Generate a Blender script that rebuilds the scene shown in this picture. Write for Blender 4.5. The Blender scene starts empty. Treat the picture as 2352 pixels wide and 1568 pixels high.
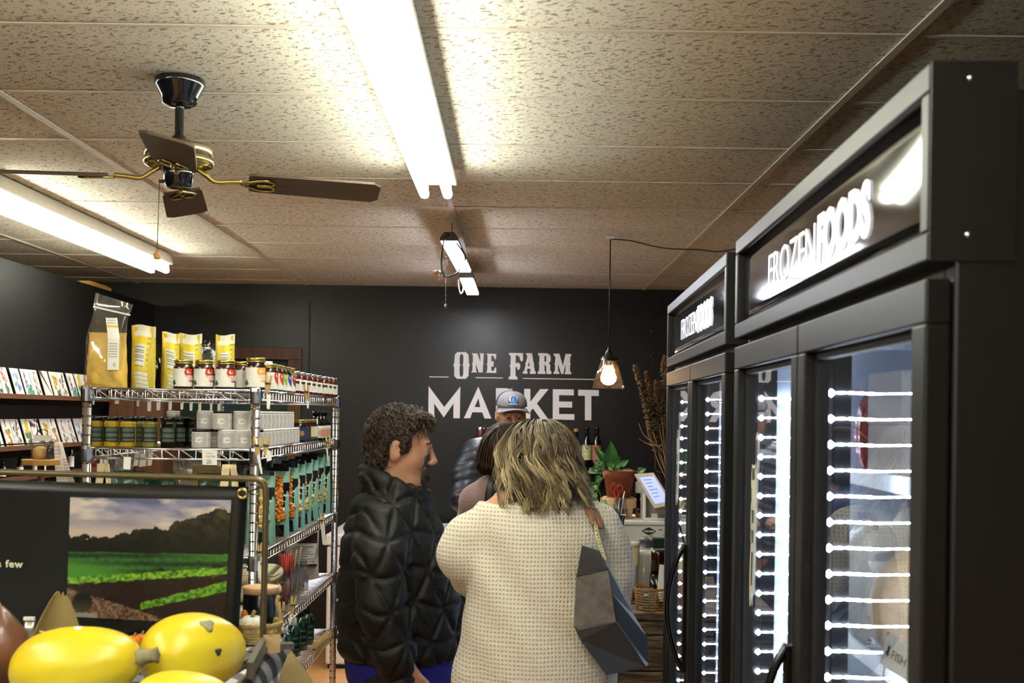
import bpy, bmesh, math, random
import numpy as np
from mathutils import Vector, Matrix
from mathutils.geometry import tessellate_polygon
R = math.radians; PI = math.pi
random.seed(7); RNG = np.random.default_rng(7)
SC = bpy.context.scene; COL = SC.collection

# ------------------------------------------------------------------ camera
CZ = 1.62; F = 2740.0; VX, VY = 1179.0, 952.0; ROLL = R(0.8)
cam_d = bpy.data.cameras.new('camera'); cam = bpy.data.objects.new('camera', cam_d); COL.objects.link(cam)
cam_d.sensor_width = 36.0; cam_d.lens = 36.0 * F / 2352.0
cam_d.shift_x = (1176 - VX) / 2352.0; cam_d.shift_y = (VY - 784) / 2352.0
cam_d.clip_start = 0.05
cam.matrix_world = Matrix.Translation((0, 0, CZ)) @ Matrix.Rotation(R(90), 4, 'X') @ Matrix.Rotation(ROLL, 4, 'Z')
cam_d.dof.use_dof = True; cam_d.dof.focus_distance = 4.6; cam_d.dof.aperture_fstop = 7.0
SC.camera = cam
# ------------------------------------------------------------------ world, exposure (light comes from the shop's lamps and added unseen fill tubes, built below)
W = bpy.data.worlds.new('world'); SC.world = W; W.use_nodes = True
W.node_tree.nodes['Background'].inputs[0].default_value = (.9, .85, .8, 1)
W.node_tree.nodes['Background'].inputs[1].default_value = 0.02
vs = SC.view_settings; vs.view_transform = 'Standard'; vs.look = 'None'; vs.exposure = 0.9; vs.gamma = 1.0; vs.use_curve_mapping = False
TUBE = 19.0       # fluorescent tubes
FILL_TUBE = 27.0      # added unseen fill tubes behind the viewer, brighter than those in view
LED = 60.0        # shop lights over the till
FRZ = 30.0         # freezer led beads and rods glowing as pane reflections
SC.cycles.use_denoising = True; SC.cycles.use_light_tree = False
SC.cycles.max_bounces = 6; SC.cycles.diffuse_bounces = 4; SC.cycles.glossy_bounces = 3; SC.cycles.transmission_bounces = 4; SC.cycles.use_adaptive_sampling = True; SC.cycles.adaptive_threshold = .06; SC.cycles.transparent_max_bounces = 14; SC.cycles.caustics_refractive = False; SC.cycles.caustics_reflective = False

def pt(px, py, D):
    dx, dy = px - VX, VY - py
    u = dx * math.cos(ROLL) - dy * math.sin(ROLL); v = dx * math.sin(ROLL) + dy * math.cos(ROLL)
    return Vector((u * D / F, D, CZ + v * D / F))

# ------------------------------------------------------------------ materials
def lin(c):
    if isinstance(c, str):
        c = c.lstrip('#'); c = [int(c[i:i + 2], 16) / 255 for i in (0, 2, 4)]
        c = [x / 12.92 if x <= .04045 else ((x + .055) / 1.055) ** 2.4 for x in c]
    return (c[0], c[1], c[2], 1.0)
MATS = {}
def newmat(name):
    m = bpy.data.materials.new(name); m.use_nodes = True
    nt = m.node_tree; b = nt.nodes['Principled BSDF']; MATS[name] = m
    return m, nt, b
def node(nt, t, **kw):
    n = nt.nodes.new(t)
    for k, v in kw.items():
        if k.startswith('i_'):
            kk = k[2:]
            n.inputs[int(kk) if kk.isdigit() else kk.replace('_', ' ')].default_value = v
        else: setattr(n, k, v)
    return n
def link(nt, a, b): nt.links.new(a, b)
def mat(name, col, rough=.5, metal=0., spec=.5, var=.12, vs=14., bump=0., bs=90., emit=0., ecol=None, trans=0., coat=0., alpha=1., ior=1.45, stretch=None, sheen=0., attr=False):
    if name in MATS: return MATS[name]
    m, nt, b = newmat(name)
    b.inputs['Roughness'].default_value = rough; b.inputs['Metallic'].default_value = metal
    b.inputs['Specular IOR Level'].default_value = spec; b.inputs['Transmission Weight'].default_value = trans
    b.inputs['Coat Weight'].default_value = coat; b.inputs['Coat Roughness'].default_value = .08; b.inputs['Alpha'].default_value = alpha; b.inputs['IOR'].default_value = ior
    b.inputs['Sheen Weight'].default_value = sheen
    tc = node(nt, 'ShaderNodeTexCoord'); co = tc.outputs['Object']
    if stretch:
        mp = node(nt, 'ShaderNodeMapping'); mp.inputs['Scale'].default_value = stretch; link(nt, co, mp.inputs['Vector']); co = mp.outputs['Vector']
    if attr:
        src = node(nt, 'ShaderNodeAttribute', attribute_name='Col').outputs['Color']
    else:
        src = None
    nz = node(nt, 'ShaderNodeTexNoise', i_Scale=vs, i_Detail=3.0); link(nt, co, nz.inputs['Vector'])
    mr = node(nt, 'ShaderNodeMapRange'); mr.inputs[1].default_value = .3; mr.inputs[2].default_value = .7; mr.inputs[3].default_value = 1 - var; mr.inputs[4].default_value = 1 + var * .6
    link(nt, nz.outputs['Fac'], mr.inputs[0])
    vm = node(nt, 'ShaderNodeVectorMath', operation='SCALE')
    if src: link(nt, src, vm.inputs[0])
    else: vm.inputs[0].default_value = lin(col)[:3]
    link(nt, mr.outputs[0], vm.inputs['Scale']); link(nt, vm.outputs[0], b.inputs['Base Color'])
    if bump:
        n2 = node(nt, 'ShaderNodeTexNoise', i_Scale=bs, i_Detail=4.0); link(nt, co, n2.inputs['Vector'])
        bp = node(nt, 'ShaderNodeBump', i_Strength=bump, i_Distance=.01); link(nt, n2.outputs['Fac'], bp.inputs['Height']); link(nt, bp.outputs[0], b.inputs['Normal'])
    if emit:
        b.inputs['Emission Color'].default_value = lin(ecol or col); b.inputs['Emission Strength'].default_value = emit
    return m
def glassmat(name, tint='#ffffff', ior=1.5, rough=.02, extra=0., body=0., bodycol='#d8d8d8'):
    """thin clear sheet: see-through, mirror by Fresnel, plus a share of milky body"""
    m, nt, b = newmat(name); nt.nodes.remove(b)
    tr = node(nt, 'ShaderNodeBsdfTransparent'); tr.inputs[0].default_value = lin(tint)
    gl = node(nt, 'ShaderNodeBsdfGlossy'); gl.inputs['Roughness'].default_value = rough
    lw = node(nt, 'ShaderNodeLayerWeight'); lw.inputs[0].default_value = .5; r0 = 2 * ((ior - 1) / (ior + 1)) ** 2
    pw = node(nt, 'ShaderNodeMath', operation='POWER'); pw.inputs[1].default_value = 4.; link(nt, lw.outputs['Facing'], pw.inputs[0])
    ad = node(nt, 'ShaderNodeMath', operation='MULTIPLY_ADD', use_clamp=True); ad.inputs[1].default_value = .9; ad.inputs[2].default_value = r0 + extra; link(nt, pw.outputs[0], ad.inputs[0])
    mx = node(nt, 'ShaderNodeMixShader'); link(nt, ad.outputs[0], mx.inputs[0]); link(nt, gl.outputs[0], mx.inputs[2])
    if body:
        df = node(nt, 'ShaderNodeBsdfDiffuse'); df.inputs[0].default_value = lin(bodycol)
        nz = node(nt, 'ShaderNodeTexNoise', i_Scale=25.); mr = node(nt, 'ShaderNodeMapRange'); mr.inputs[3].default_value = body * .5; mr.inputs[4].default_value = body * 1.5
        link(nt, nz.outputs['Fac'], mr.inputs[0])
        m2 = node(nt, 'ShaderNodeMixShader'); link(nt, mr.outputs[0], m2.inputs[0]); link(nt, tr.outputs[0], m2.inputs[1]); link(nt, df.outputs[0], m2.inputs[2]); link(nt, m2.outputs[0], mx.inputs[1])
    else: link(nt, tr.outputs[0], mx.inputs[1])
    link(nt, mx.outputs[0], nt.nodes['Material Output'].inputs[0])
    return m
def emat(name, col, s):
    m, nt, b = newmat(name); nt.nodes.remove(b)
    e = node(nt, 'ShaderNodeEmission'); e.inputs[0].default_value = lin(col); e.inputs[1].default_value = s
    link(nt, e.outputs[0], nt.nodes['Material Output'].inputs[0]); return m

# ------------------------------------------------------------------ mesh building
class MB:
    def __init__(s): s.v = []; s.f = []; s.sm = []; s.c = None
    def add(s, vs, fs, smooth=False):
        o = len(s.v); s.v += [tuple(v) for v in vs]; s.f += [tuple(i + o for i in f) for f in fs]; s.sm += [smooth] * len(fs); return s
    def box(s, x0, x1, y0, y1, z0, z1, M=None):
        vs = [Vector(p) for p in ((x0, y0, z0), (x1, y0, z0), (x1, y1, z0), (x0, y1, z0), (x0, y0, z1), (x1, y0, z1), (x1, y1, z1), (x0, y1, z1))]
        if M: vs = [M @ v for v in vs]
        return s.add(vs, [(3, 2, 1, 0), (4, 5, 6, 7), (0, 1, 5, 4), (1, 2, 6, 5), (2, 3, 7, 6), (3, 0, 4, 7)])
    def cbox(s, c, d, M=None): return s.box(c[0] - d[0] / 2, c[0] + d[0] / 2, c[1] - d[1] / 2, c[1] + d[1] / 2, c[2] - d[2] / 2, c[2] + d[2] / 2, M)
    def lathe(s, prof, c=(0, 0, 0), n=20, M=None, sx=1., sy=1., smooth=True, a0=0., a1=None, wob=None):
        full = a1 is None; a1 = 2 * PI if full else a1; m = n if full else n + 1
        vs = []
        for r, z in prof:
            for k in range(m):
                a = a0 + (a1 - a0) * k / n; rr = r * (wob(a, z) if wob else 1)
                vs.append(Vector((c[0] + rr * sx * math.cos(a), c[1] + rr * sy * math.sin(a), c[2] + z)))
        if M: vs = [M @ v for v in vs]
        fs = []
        for i in range(len(prof) - 1):
            for k in range(n):
                k2 = (k + 1) % m
                fs.append((i * m + k, i * m + k2, (i + 1) * m + k2, (i + 1) * m + k))
        return s.add(vs, fs, smooth)
    def tube(s, path, r, n=6, closed=False, smooth=True, flat=1.0):
        P = [Vector(p) for p in path]; N = len(P)
        rs = r if isinstance(r, (list, tuple)) else [r] * N
        T = []
        for i in range(N):
            a = P[i - 1] if (i > 0 or closed) else P[i]; b = P[(i + 1) % N] if (i < N - 1 or closed) else P[i]
            t = (b - a); T.append(t.normalized() if t.length > 1e-9 else Vector((0, 0, 1)))
        up = Vector((0, 0, 1)) if abs(T[0].z) < .9 else Vector((1, 0, 0))
        x = T[0].cross(up).normalized(); vs = []
        for i in range(N):
            x = (x - T[i] * x.dot(T[i])); x = x.normalized() if x.length > 1e-6 else T[i].orthogonal().normalized()
            y = T[i].cross(x)
            for k in range(n):
                a = 2 * PI * k / n; vs.append(P[i] + x * (rs[i] * math.cos(a)) + y * (rs[i] * flat * math.sin(a)))
        fs = []
        for i in range(N if closed else N - 1):
            j = (i + 1) % N
            for k in range(n): fs.append((i * n + k, i * n + (k + 1) % n, j * n + (k + 1) % n, j * n + k))
        if not closed: fs += [tuple(range(n - 1, -1, -1)), tuple((N - 1) * n + k for k in range(n))]
        return s.add(vs, fs, smooth)
    def sweep(s, fn, nu, nv, cu=False, cv=False, smooth=True):
        mu = nu if cu else nu + 1; mv = nv if cv else nv + 1
        vs = [fn(i / nu, j / nv) for j in range(mv) for i in range(mu)]; fs = []
        for j in range(nv):
            for i in range(nu):
                a, b = i, (i + 1) % mu; c, d = j, (j + 1) % mv
                fs.append((c * mu + a, c * mu + b, d * mu + b, d * mu + a))
        return s.add(vs, fs, smooth)
    def poly(s, loops, back=None):
        """flat faces from 3-D loops (outer, holes...); back = thickness vector for side walls"""
        loops = [[Vector(p) for p in l] for l in loops]; flat = [p for l in loops for p in l]
        tri = tessellate_polygon(loops); s.add(flat, [tuple(t) for t in tri])
        if back is not None:
            back = Vector(back)
            for l in loops:
                n = len(l); vs = l + [p + back for p in l]
                s.add(vs, [(i, (i + 1) % n, n + (i + 1) % n, n + i) for i in range(n)])
            s.add([p + back for p in flat], [tuple(reversed(t)) for t in tri])
        return s
    def mesh(s, name):
        me = bpy.data.meshes.new(name); me.from_pydata(s.v, [], s.f)
        me.polygons.foreach_set('use_smooth', s.sm)
        if s.c is not None:
            a = me.color_attributes.new('Col', 'FLOAT_COLOR', 'POINT')
            arr = np.ones((len(s.v), 4), 'f'); arr[:, :3] = np.asarray(s.c, 'f')[:, :3]; a.data.foreach_set('color', arr.ravel())
        me.update(); return me
    def obj(s, name, m=None, parent=None, loc=None, rot=None, bev=0., sub=0, recalc=True, solid=0.):
        me = s.mesh(name)
        if recalc:
            bm = bmesh.new(); bm.from_mesh(me); bmesh.ops.recalc_face_normals(bm, faces=bm.faces); bm.to_mesh(me); bm.free()
        return link_obj(name, me, m, parent, loc, rot, bev, sub, solid)
def link_obj(name, me, m=None, parent=None, loc=None, rot=None, bev=0., sub=0, solid=0.):
    o = bpy.data.objects.new(name, me); COL.objects.link(o)
    if m is not None and not me.materials: me.materials.append(m)
    if parent: o.parent = parent
    if loc is not None: o.location = loc
    if rot is not None: o.rotation_euler = rot
    if solid: k = o.modifiers.new('solid', 'SOLIDIFY'); k.thickness = solid
    if bev: k = o.modifiers.new('bevel', 'BEVEL'); k.width = bev; k.segments = 2; k.limit_method = 'ANGLE'
    if sub: k = o.modifiers.new('sub', 'SUBSURF'); k.levels = sub; k.render_levels = sub
    return o
CACHE = {}
def inst(key, name, fn, m, parent=None, loc=None, rot=None, **kw):
    """one mesh per key, shared by every repeat"""
    if key in CACHE: return link_obj(name, CACHE[key], None, parent, loc, rot, **kw)
    o = fn().obj(name, m, parent, loc, rot, **kw); CACHE[key] = o.data; return o
def T(name, label, cat, loc=(0, 0, 0), rot=None, group=None):
    o = bpy.data.objects.new(name, None); COL.objects.link(o); o.location = loc; o.empty_display_size = .05
    if rot is not None: o.rotation_euler = rot
    return tag(o, label, cat, group)
def tag(o, label, cat, group=None, kind=None):
    if label: o['label'] = label
    if cat: o['category'] = cat
    if group: o['group'] = group
    if kind: o['kind'] = kind
    return o
def struct(o): o['kind'] = 'structure'; return o
ORD = ['first', 'second', 'third', 'fourth', 'fifth', 'sixth', 'seventh', 'eighth', 'ninth', 'tenth', 'eleventh', 'twelfth', 'thirteenth', 'fourteenth', 'fifteenth', 'sixteenth', 'seventeenth', 'eighteenth']
def text_mb(body, size, bold=0., sx=1., align='LEFT', space=1.):
    c = bpy.data.curves.new('t', 'FONT'); c.body = body; c.size = size; c.offset = bold; c.align_x = align; c.space_character = space; c.resolution_u = 3
    o = bpy.data.objects.new('t', c); COL.objects.link(o)
    me = bpy.data.meshes.new_from_object(o); b = MB()
    b.add([Vector((v.co.x * sx, v.co.y, v.co.z)) for v in me.vertices], [tuple(p.vertices) for p in me.polygons])
    bpy.data.objects.remove(o); bpy.data.curves.remove(c); bpy.data.meshes.remove(me); return b
def xf(b, fn): b.v = [tuple(fn(Vector(v))) for v in b.v]; return b
def painted(fn, S, nu, nv):
    """grid surface S(u,v) whose print colour is fn(u,v) -> linear rgb"""
    b = MB(); b.sweep(S, nu, nv); b.c = [fn(i / nu, j / nv) for j in range(nv + 1) for i in range(nu + 1)]; return b
def L3(h): return np.array(lin(h)[:3])
def smoothpath(pts, n=8):
    P = [Vector(p) for p in pts]; out = []
    for i in range(len(P) - 1):
        p0 = P[max(i - 1, 0)]; p1 = P[i]; p2 = P[i + 1]; p3 = P[min(i + 2, len(P) - 1)]
        for k in range(n):
            t = k / n
            out.append(.5 * ((2 * p1) + (p2 - p0) * t + (2 * p0 - 5 * p1 + 4 * p2 - p3) * t * t + (3 * p1 - p0 - 3 * p2 + p3) * t ** 3))
    out.append(P[-1]); return out

M_black = mat('matte_black', '#0d0d0d', .55)
M_print = mat('print', '#ffffff', .45, var=.05, attr=True)
M_printg = mat('print_gloss', '#ffffff', .22, var=.05, attr=True)
M_chrome = mat('chrome', '#d8d8dc', .16, 1.0, var=.06)
M_paper = mat('paper', '#ece9e2', .7, var=.05)
M_ink = mat('ink', '#2a2a28', .6)
M_white = mat('white_paint', '#e9e7e2', .4, var=.05)
M_brass = mat('brass', '#b8a765', .25, 1.0)
M_steel = mat('dark_steel', '#5b574c', .35, .9)
M_glass = glassmat('clear_glass', '#f2f4f2', 1.45)
M_film = glassmat('clear_film', '#fbf9f5', 1.4, .08, .01, .05, '#d9d4cc')
M_cord = mat('black_cord', '#171513', .5)
M_wood = mat('pale_wood', '#c9a878', .5, var=.2, vs=8, stretch=(1, 1, 8))
M_pin = mat('clothespin_wood', '#cbb076', .55, var=.15, vs=30)
M_white_pl = mat('white_plastic', '#e6e4e0', .35, var=.03)
M_blk_gloss = mat('black_gloss', '#0b0b0c', .18, var=.05)

# ------------------------------------------------------------------ room shell
H = 0.916; ZC = CZ + H; DW = 8.62
XL, XR, YF = -2.60, 1.42, -5.4
def ceil_mat():
    m, nt, b = newmat('ceiling_tile_mineral')
    tc = node(nt, 'ShaderNodeTexCoord'); mp = node(nt, 'ShaderNodeMapping'); mp.inputs['Rotation'].default_value = (0, 0, .5)
    mp.inputs['Scale'].default_value = (1, 1, .2); link(nt, tc.outputs['Object'], mp.inputs[0])
    def pits(scale, lo, hi, st):
        m2 = node(nt, 'ShaderNodeMapping'); m2.inputs['Scale'].default_value = st; link(nt, mp.outputs[0], m2.inputs[0])
        n = node(nt, 'ShaderNodeTexNoise', i_Scale=scale, i_Detail=2.2, i_Roughness=.55, i_Distortion=.6); link(nt, m2.outputs[0], n.inputs['Vector'])
        r = node(nt, 'ShaderNodeMapRange'); r.inputs[1].default_value = lo; r.inputs[2].default_value = hi; link(nt, n.outputs['Fac'], r.inputs[0]); return r.outputs[0]
    a = pits(40, .60, .635, (1, 2.0, 1)); c = pits(105, .63, .67, (1, 1.4, 1))
    ad = node(nt, 'ShaderNodeMath', operation='MAXIMUM'); link(nt, a, ad.inputs[0]); link(nt, c, ad.inputs[1])
    n3 = node(nt, 'ShaderNodeTexNoise', i_Scale=1.3, i_Detail=3.); link(nt, tc.outputs['Object'], n3.inputs['Vector'])
    cr = node(nt, 'ShaderNodeMixRGB'); cr.inputs[1].default_value = lin('#e2ddcc'); cr.inputs[2].default_value = lin('#ece8d8'); link(nt, n3.outputs['Fac'], cr.inputs[0])
    mx = node(nt, 'ShaderNodeMixRGB'); mx.inputs[2].default_value = lin('#9c907c'); link(nt, ad.outputs[0], mx.inputs[0]); link(nt, cr.outputs[0], mx.inputs[1]); link(nt, mx.outputs[0], b.inputs['Base Color'])
    b.inputs['Roughness'].default_value = .9; b.inputs['Specular IOR Level'].default_value = .2
    bp = node(nt, 'ShaderNodeBump', invert=True, i_Strength=1., i_Distance=.008); link(nt, ad.outputs[0], bp.inputs['Height']); link(nt, bp.outputs[0], b.inputs['Normal'])
    return m
M_tile = ceil_mat(); M_tee = mat('ceiling_grid_paint', '#d8d0c2', .5, var=.08)
M_wall = mat('black_wall_paint', '#131112', .33, spec=.5, var=.25, vs=2.5, bump=.07, bs=80)
M_wall2 = mat('black_partition_paint', '#151414', .5, spec=.35, var=.25, vs=3, bump=.12, bs=50)
M_plain = mat('plain_wall_paint', '#c9c2b4', .8)
def floor_mat():
    m, nt, b = newmat('orange_laminate')
    tc = node(nt, 'ShaderNodeTexCoord'); br = node(nt, 'ShaderNodeTexBrick'); br.inputs['Color1'].default_value = lin('#d29a60'); br.inputs['Color2'].default_value = lin('#cb9258'); br.inputs['Mortar'].default_value = lin('#b07a48')
    br.inputs['Scale'].default_value = 1.; br.inputs['Brick Width'].default_value = 1.2; br.inputs['Row Height'].default_value = .13; br.inputs['Mortar Size'].default_value = .003
    link(nt, tc.outputs['Object'], br.inputs['Vector']); link(nt, br.outputs[0], b.inputs['Base Color']); b.inputs['Roughness'].default_value = .35; return m
o = MB().box(-4.6, XR + .1, YF - .1, DW + .3, -.08, 0).obj('floor', floor_mat()); struct(o)
# ceiling: plenum slab, the lay-in tiles and the grid tees
cl = struct(MB().box(-4.6, XR + .1, YF - .1, DW + .3, ZC + .05, ZC + .15).obj('ceiling', M_plain))
TX = [-.285 + 1.22 * k for k in range(-4, 3)]; TY0 = 2.845 - .61 * 14
def tile_mb():
    b = MB(); b.box(-.604, .604, -.299, .299, 0, .016); return b
tjit = random.Random(3)
for i in range(len(TX) - 1):
    for j in range(24):
        y = TY0 + .61 * j
        if y > DW or TX[i] > XR or TX[i] < -4.2: continue
        o = inst('ctile', 'ceiling_tile', tile_mb, M_tile, cl, (TX[i] + .61, y + .305, ZC + .002), (tjit.uniform(-.006, .006), tjit.uniform(-.0025, .0025), 0 if tjit.random() < .5 else PI))
for x in TX:
    if x > XR: continue
    inst('tee', 'grid_runner', lambda: MB().box(-.012, .012, TY0, DW + .2, -.004, .0).box(-.002, .002, TY0, DW + .2, 0, .03), M_tee, cl, (x, 0, ZC))
for i in range(len(TX) - 1):
    for j in range(25):
        y = TY0 + .61 * j
        if y > DW + .1 or TX[i] > XR: continue
        inst('ctee', 'cross_tee', lambda: MB().box(-.598, .598, -.009, .009, -.002, .001), M_tee, cl, (TX[i] + .61, y, ZC + tjit.uniform(0, .002)))
# walls
wb = MB(); DX0, DX1, DZ = -2.505, -1.63, 1.994     # doorway opening
wb.box(DX1, XR, DW, DW + .12, 0, ZC + .05).box(-4.5, DX0, DW, DW + .12, 0, ZC + .05).box(DX0, DX1, DW, DW + .12, DZ, ZC + .05)
struct(wb.obj('wall_back', M_wall))
struct(MB().box(XL - .1, XL, -1.0, DW, 0, CZ + .757).obj('wall_left', M_wall2))
struct(MB().box(-4.6, -4.5, YF, DW, 0, ZC + .05).obj('wall_far_left', M_plain))
struct(MB().box(XR, XR + .1, YF, DW + .12, 0, ZC + .05).obj('wall_right', M_wall2))
struct(MB().box(-4.6, XR + .1, YF - .1, YF, 0, ZC + .05).obj('wall_front', M_plain))
p0 = pt(712, 690, DW); struct(MB().box(p0.x - .004, p0.x + .004, DW - .003, DW, .9, 2.42).obj('trim_1', M_wall2))
# doorway: brown casing, dark green door leaf and a strip of brown panel beside it
M_dwood = mat('brown_stained_wood', '#5b3a24', .45, var=.3, vs=6, stretch=(6, 6, .8))
M_green = mat('dark_green_paint', '#1d3a30', .5)
dr = struct(bpy.data.objects.new('door_1', None)); COL.objects.link(dr)
MB().box(DX1, DX1 + .095, DW - .022, DW, 0, DZ).obj('casing', M_dwood, dr, bev=.003)
MB().box(DX0 - .09, DX0, DW - .022, DW, 0, DZ).obj('casing', M_dwood, dr, bev=.003)
MB().box(DX0 - .09, DX1 + .095, DW - .024, DW, DZ, DZ + .088).obj('head_casing', M_dwood, dr, bev=.003)
MB().box(DX0, DX1, DW + .07, DW + .11, 0, DZ).obj('door_leaf', M_green, dr)
for zz in (.25, 1.05):
    MB().box(DX0 + .13, DX1 - .13, DW + .062, DW + .07, zz, zz + .65).obj('door_panel', M_green, dr, bev=.004)
MB().lathe([(0, -.03), (.02, -.028), (.026, 0), (.012, .02), (.012, .05)], n=12, M=Matrix.Translation((DX1 - .07, DW + .045, 1.0)) @ Matrix.Rotation(R(-90), 4, 'X')).obj('door_knob', M_brass, dr)
# ------------------------------------------------------------------ ceiling lamps
M_tube = emat('fluorescent_glow', '#fdffec', TUBE); M_hous = mat('fixture_enamel', '#e8e4d8', .35, var=.04)
M_socket = mat('lampholder_plastic', '#efece4', .4)
M_fill_tube = emat('fill_tube_glow', '#fdffee', FILL_TUBE)
def fixture(label, x, y0, y1):
    t = T('fluorescent_fixture', label, 'ceiling light', (x, y0, ZC - .004), group='fluorescent strip lights on the ceiling'); L = y1 - y0
    b = MB(); pr = [(-.058, 0), (-.078, -.056), (-.074, -.062), (.074, -.062), (.078, -.056), (.058, 0)]
    b.add([(px, 0, pz) for px, pz in pr] + [(px, L, pz) for px, pz in pr], [(i, (i + 1) % 6, 6 + (i + 1) % 6, 6 + i) for i in range(6)] + [(0, 1, 2, 3, 4, 5), (11, 10, 9, 8, 7, 6)])
    b.obj('housing', M_hous, t)
    for sx in (-.043, .043):
        MB().tube([(sx, .02, -.098), (sx, L - .02, -.098)], .0185, 12).obj('lamp_tube', M_tube if y1 > 4 else M_fill_tube, t)
        for yy in (0, L - .018):
            MB().box(sx - .014, sx + .014, yy, yy + .018, -.114, -.04).obj('lampholder', M_socket, t, bev=.003)
    return t
fixture('long twin-tube fluorescent light overhead in the middle, running towards the black wall', -.298, 2.02, 4.44)
fixture('long twin-tube fluorescent light at the left, beyond the ceiling fan', -2.08, 4.56, 6.98)
fixture('long twin-tube fluorescent light behind the viewer over the middle aisle', -.30, -.90, 1.54)  # this and the next: unseen lights added to brighten people from the viewer's side
fixture('long twin-tube fluorescent light behind the viewer over the left aisle', -2.10, -.2, 2.24)
fixture('twin-tube fluorescent light in the next room, beyond the left wall', -3.5, 3.4, 5.84)  # added out of view to brighten the ceiling past the partition
fixture('farthest twin-tube fluorescent light behind the viewer, middle aisle', -.30, -4.4, -1.96)  # this and the next: unseen lights added so floor bounce brightens the ceiling
fixture('farthest twin-tube fluorescent light behind the viewer, left aisle', -2.10, -4.4, -1.96)

M_led = emat('shop_light_glow', '#f4f6ff', LED); M_ledh = mat('shop_light_housing', '#3d3a3a', .4)
def wire(pts, r, name, m, parent, n=8): return MB().tube(smoothpath(pts, n), r, 6).obj(name, m, parent)
def shoplight(label, A, B, w):
    t = T('shop_light', label, 'light', A, group='hanging shop lights over the till'); L = (B - A).length; dz = B.z - A.z
    M = Matrix.Translation((0, 0, 0)) @ Matrix.Rotation(math.atan2(-(B.x - A.x), B.y - A.y), 4, 'Z') @ Matrix.Rotation(math.atan2(dz, B.y - A.y), 4, 'X')
    b = MB(); pr = [(-w / 2, 0), (-w / 2, .015), (-w * .28, .04), (w * .28, .04), (w / 2, .015), (w / 2, 0)]
    b.add([M @ Vector((px, 0, pz)) for px, pz in pr] + [M @ Vector((px, L, pz)) for px, pz in pr], [(i, (i + 1) % 6, 6 + (i + 1) % 6, 6 + i) for i in range(6)] + [(0, 1, 2, 3, 4, 5), (11, 10, 9, 8, 7, 6)])
    b.obj('housing', M_ledh, t)
    MB().box(-w / 2 + .006, w / 2 - .006, .004, L - .004, -.008, -.001, M).obj('diffuser', M_led, t)
    return t
A, B = pt(1031, 558, 5.45), pt(1066, 628, 6.58); A.z = CZ + .79; B.z = CZ + .79
t = shoplight('near hanging shop light with a pull chain, in front of the smaller one', A, B, .082); la = A.copy()
def rel(px, py, D): return pt(px, py, D) - la
wire([rel(1026, 533, 5.45), rel(1030, 540, 5.45), rel(1020, 552, 5.44), rel(1014, 600, 5.43), rel(1018, 630, 5.43), rel(1030, 635, 5.43), rel(1048, 628, 5.43), rel(1056, 618, 5.46)], .004, 'power_cord', M_cord, t)
wire([rel(1028, 534, 5.46), rel(1050, 560, 5.46), rel(1067, 585, 5.46), rel(1068, 597, 5.5)], .004, 'power_cord', M_cord, t)
ch = MB(); a, b_ = rel(1024.5, 590, 5.42), rel(1023.5, 701, 5.42)
ch.tube([a, b_], .0014, 5)
for k in range(26): ch.lathe([(0, -.003), (.0032, 0), (0, .003)], a.lerp(b_, k / 25), 6)
c_ = ch.obj('pull_chain', M_chrome, t); MB().lathe([(0, -.012), (.008, -.008), (.006, .006), (0, .01)], b_, 8).obj('pull_knob', M_chrome, c_)
for yy in (.25, .95):
    MB().tube([(0, yy, .04), (0, yy, ZC - A.z - .004)], .0025, 5).obj('hanging_wire', M_steel, t)
A2, B2 = pt(1071, 643, 6.86), pt(1086, 676, 7.75); A2.z = CZ + .782; B2.z = CZ + .782
t2 = shoplight('far shop light closest to the black wall, with a white cord loop', A2, B2, .083)
wire([pt(1052.5, 642, 6.85) - A2, pt(1054, 660, 6.85) - A2, pt(1058, 674, 6.85) - A2, pt(1063, 668, 6.86) - A2, pt(1065, 655, 6.9) - A2], .004, 'power_cord', mat('white_cord', '#e4e0dc', .5), t2)
for yy in (.2, .7):
    MB().tube([(0, yy, .04), (0, yy, ZC - A2.z - .004)], .0025, 5).obj('hanging_wire', M_steel, t2)
# spring clamp hanging in the cord loop
M_clampo = mat('clamp_tip_orange', '#e0906a', .5); M_clamp = mat('clamp_steel', '#b8b4b0', .3, .8)
O = pt(1012, 628, 5.43); t = T('spring_clamp', 'small steel spring clamp with orange tips hanging beside the near shop light', 'clamp', O)
q = lambda px, py: pt(px, py, 5.43) - O
MB().tube([q(1002, 626), q(1008, 623), q(1012, 627), q(1017, 623)], [.006, .007, .007, .003], 6).obj('jaw', M_clamp, t)
MB().tube([q(1010, 640), q(1009, 631), q(1014, 624), q(1017, 632), q(1011, 641)], .0045, 6).obj('jaw', M_clamp, t)
MB().tube([q(995, 628), q(1003, 625)], .011, 8).obj('grip_tip', M_clampo, t); MB().tube([q(1011, 645), q(1012, 638)], .010, 8).obj('grip_tip', M_clampo, t)
wire([q(1024, 590), q(1028, 605), q(1018, 618), q(1014, 626)], .0035, 'tie_string', mat('white_cord', '#e4e0dc'), t)

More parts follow.
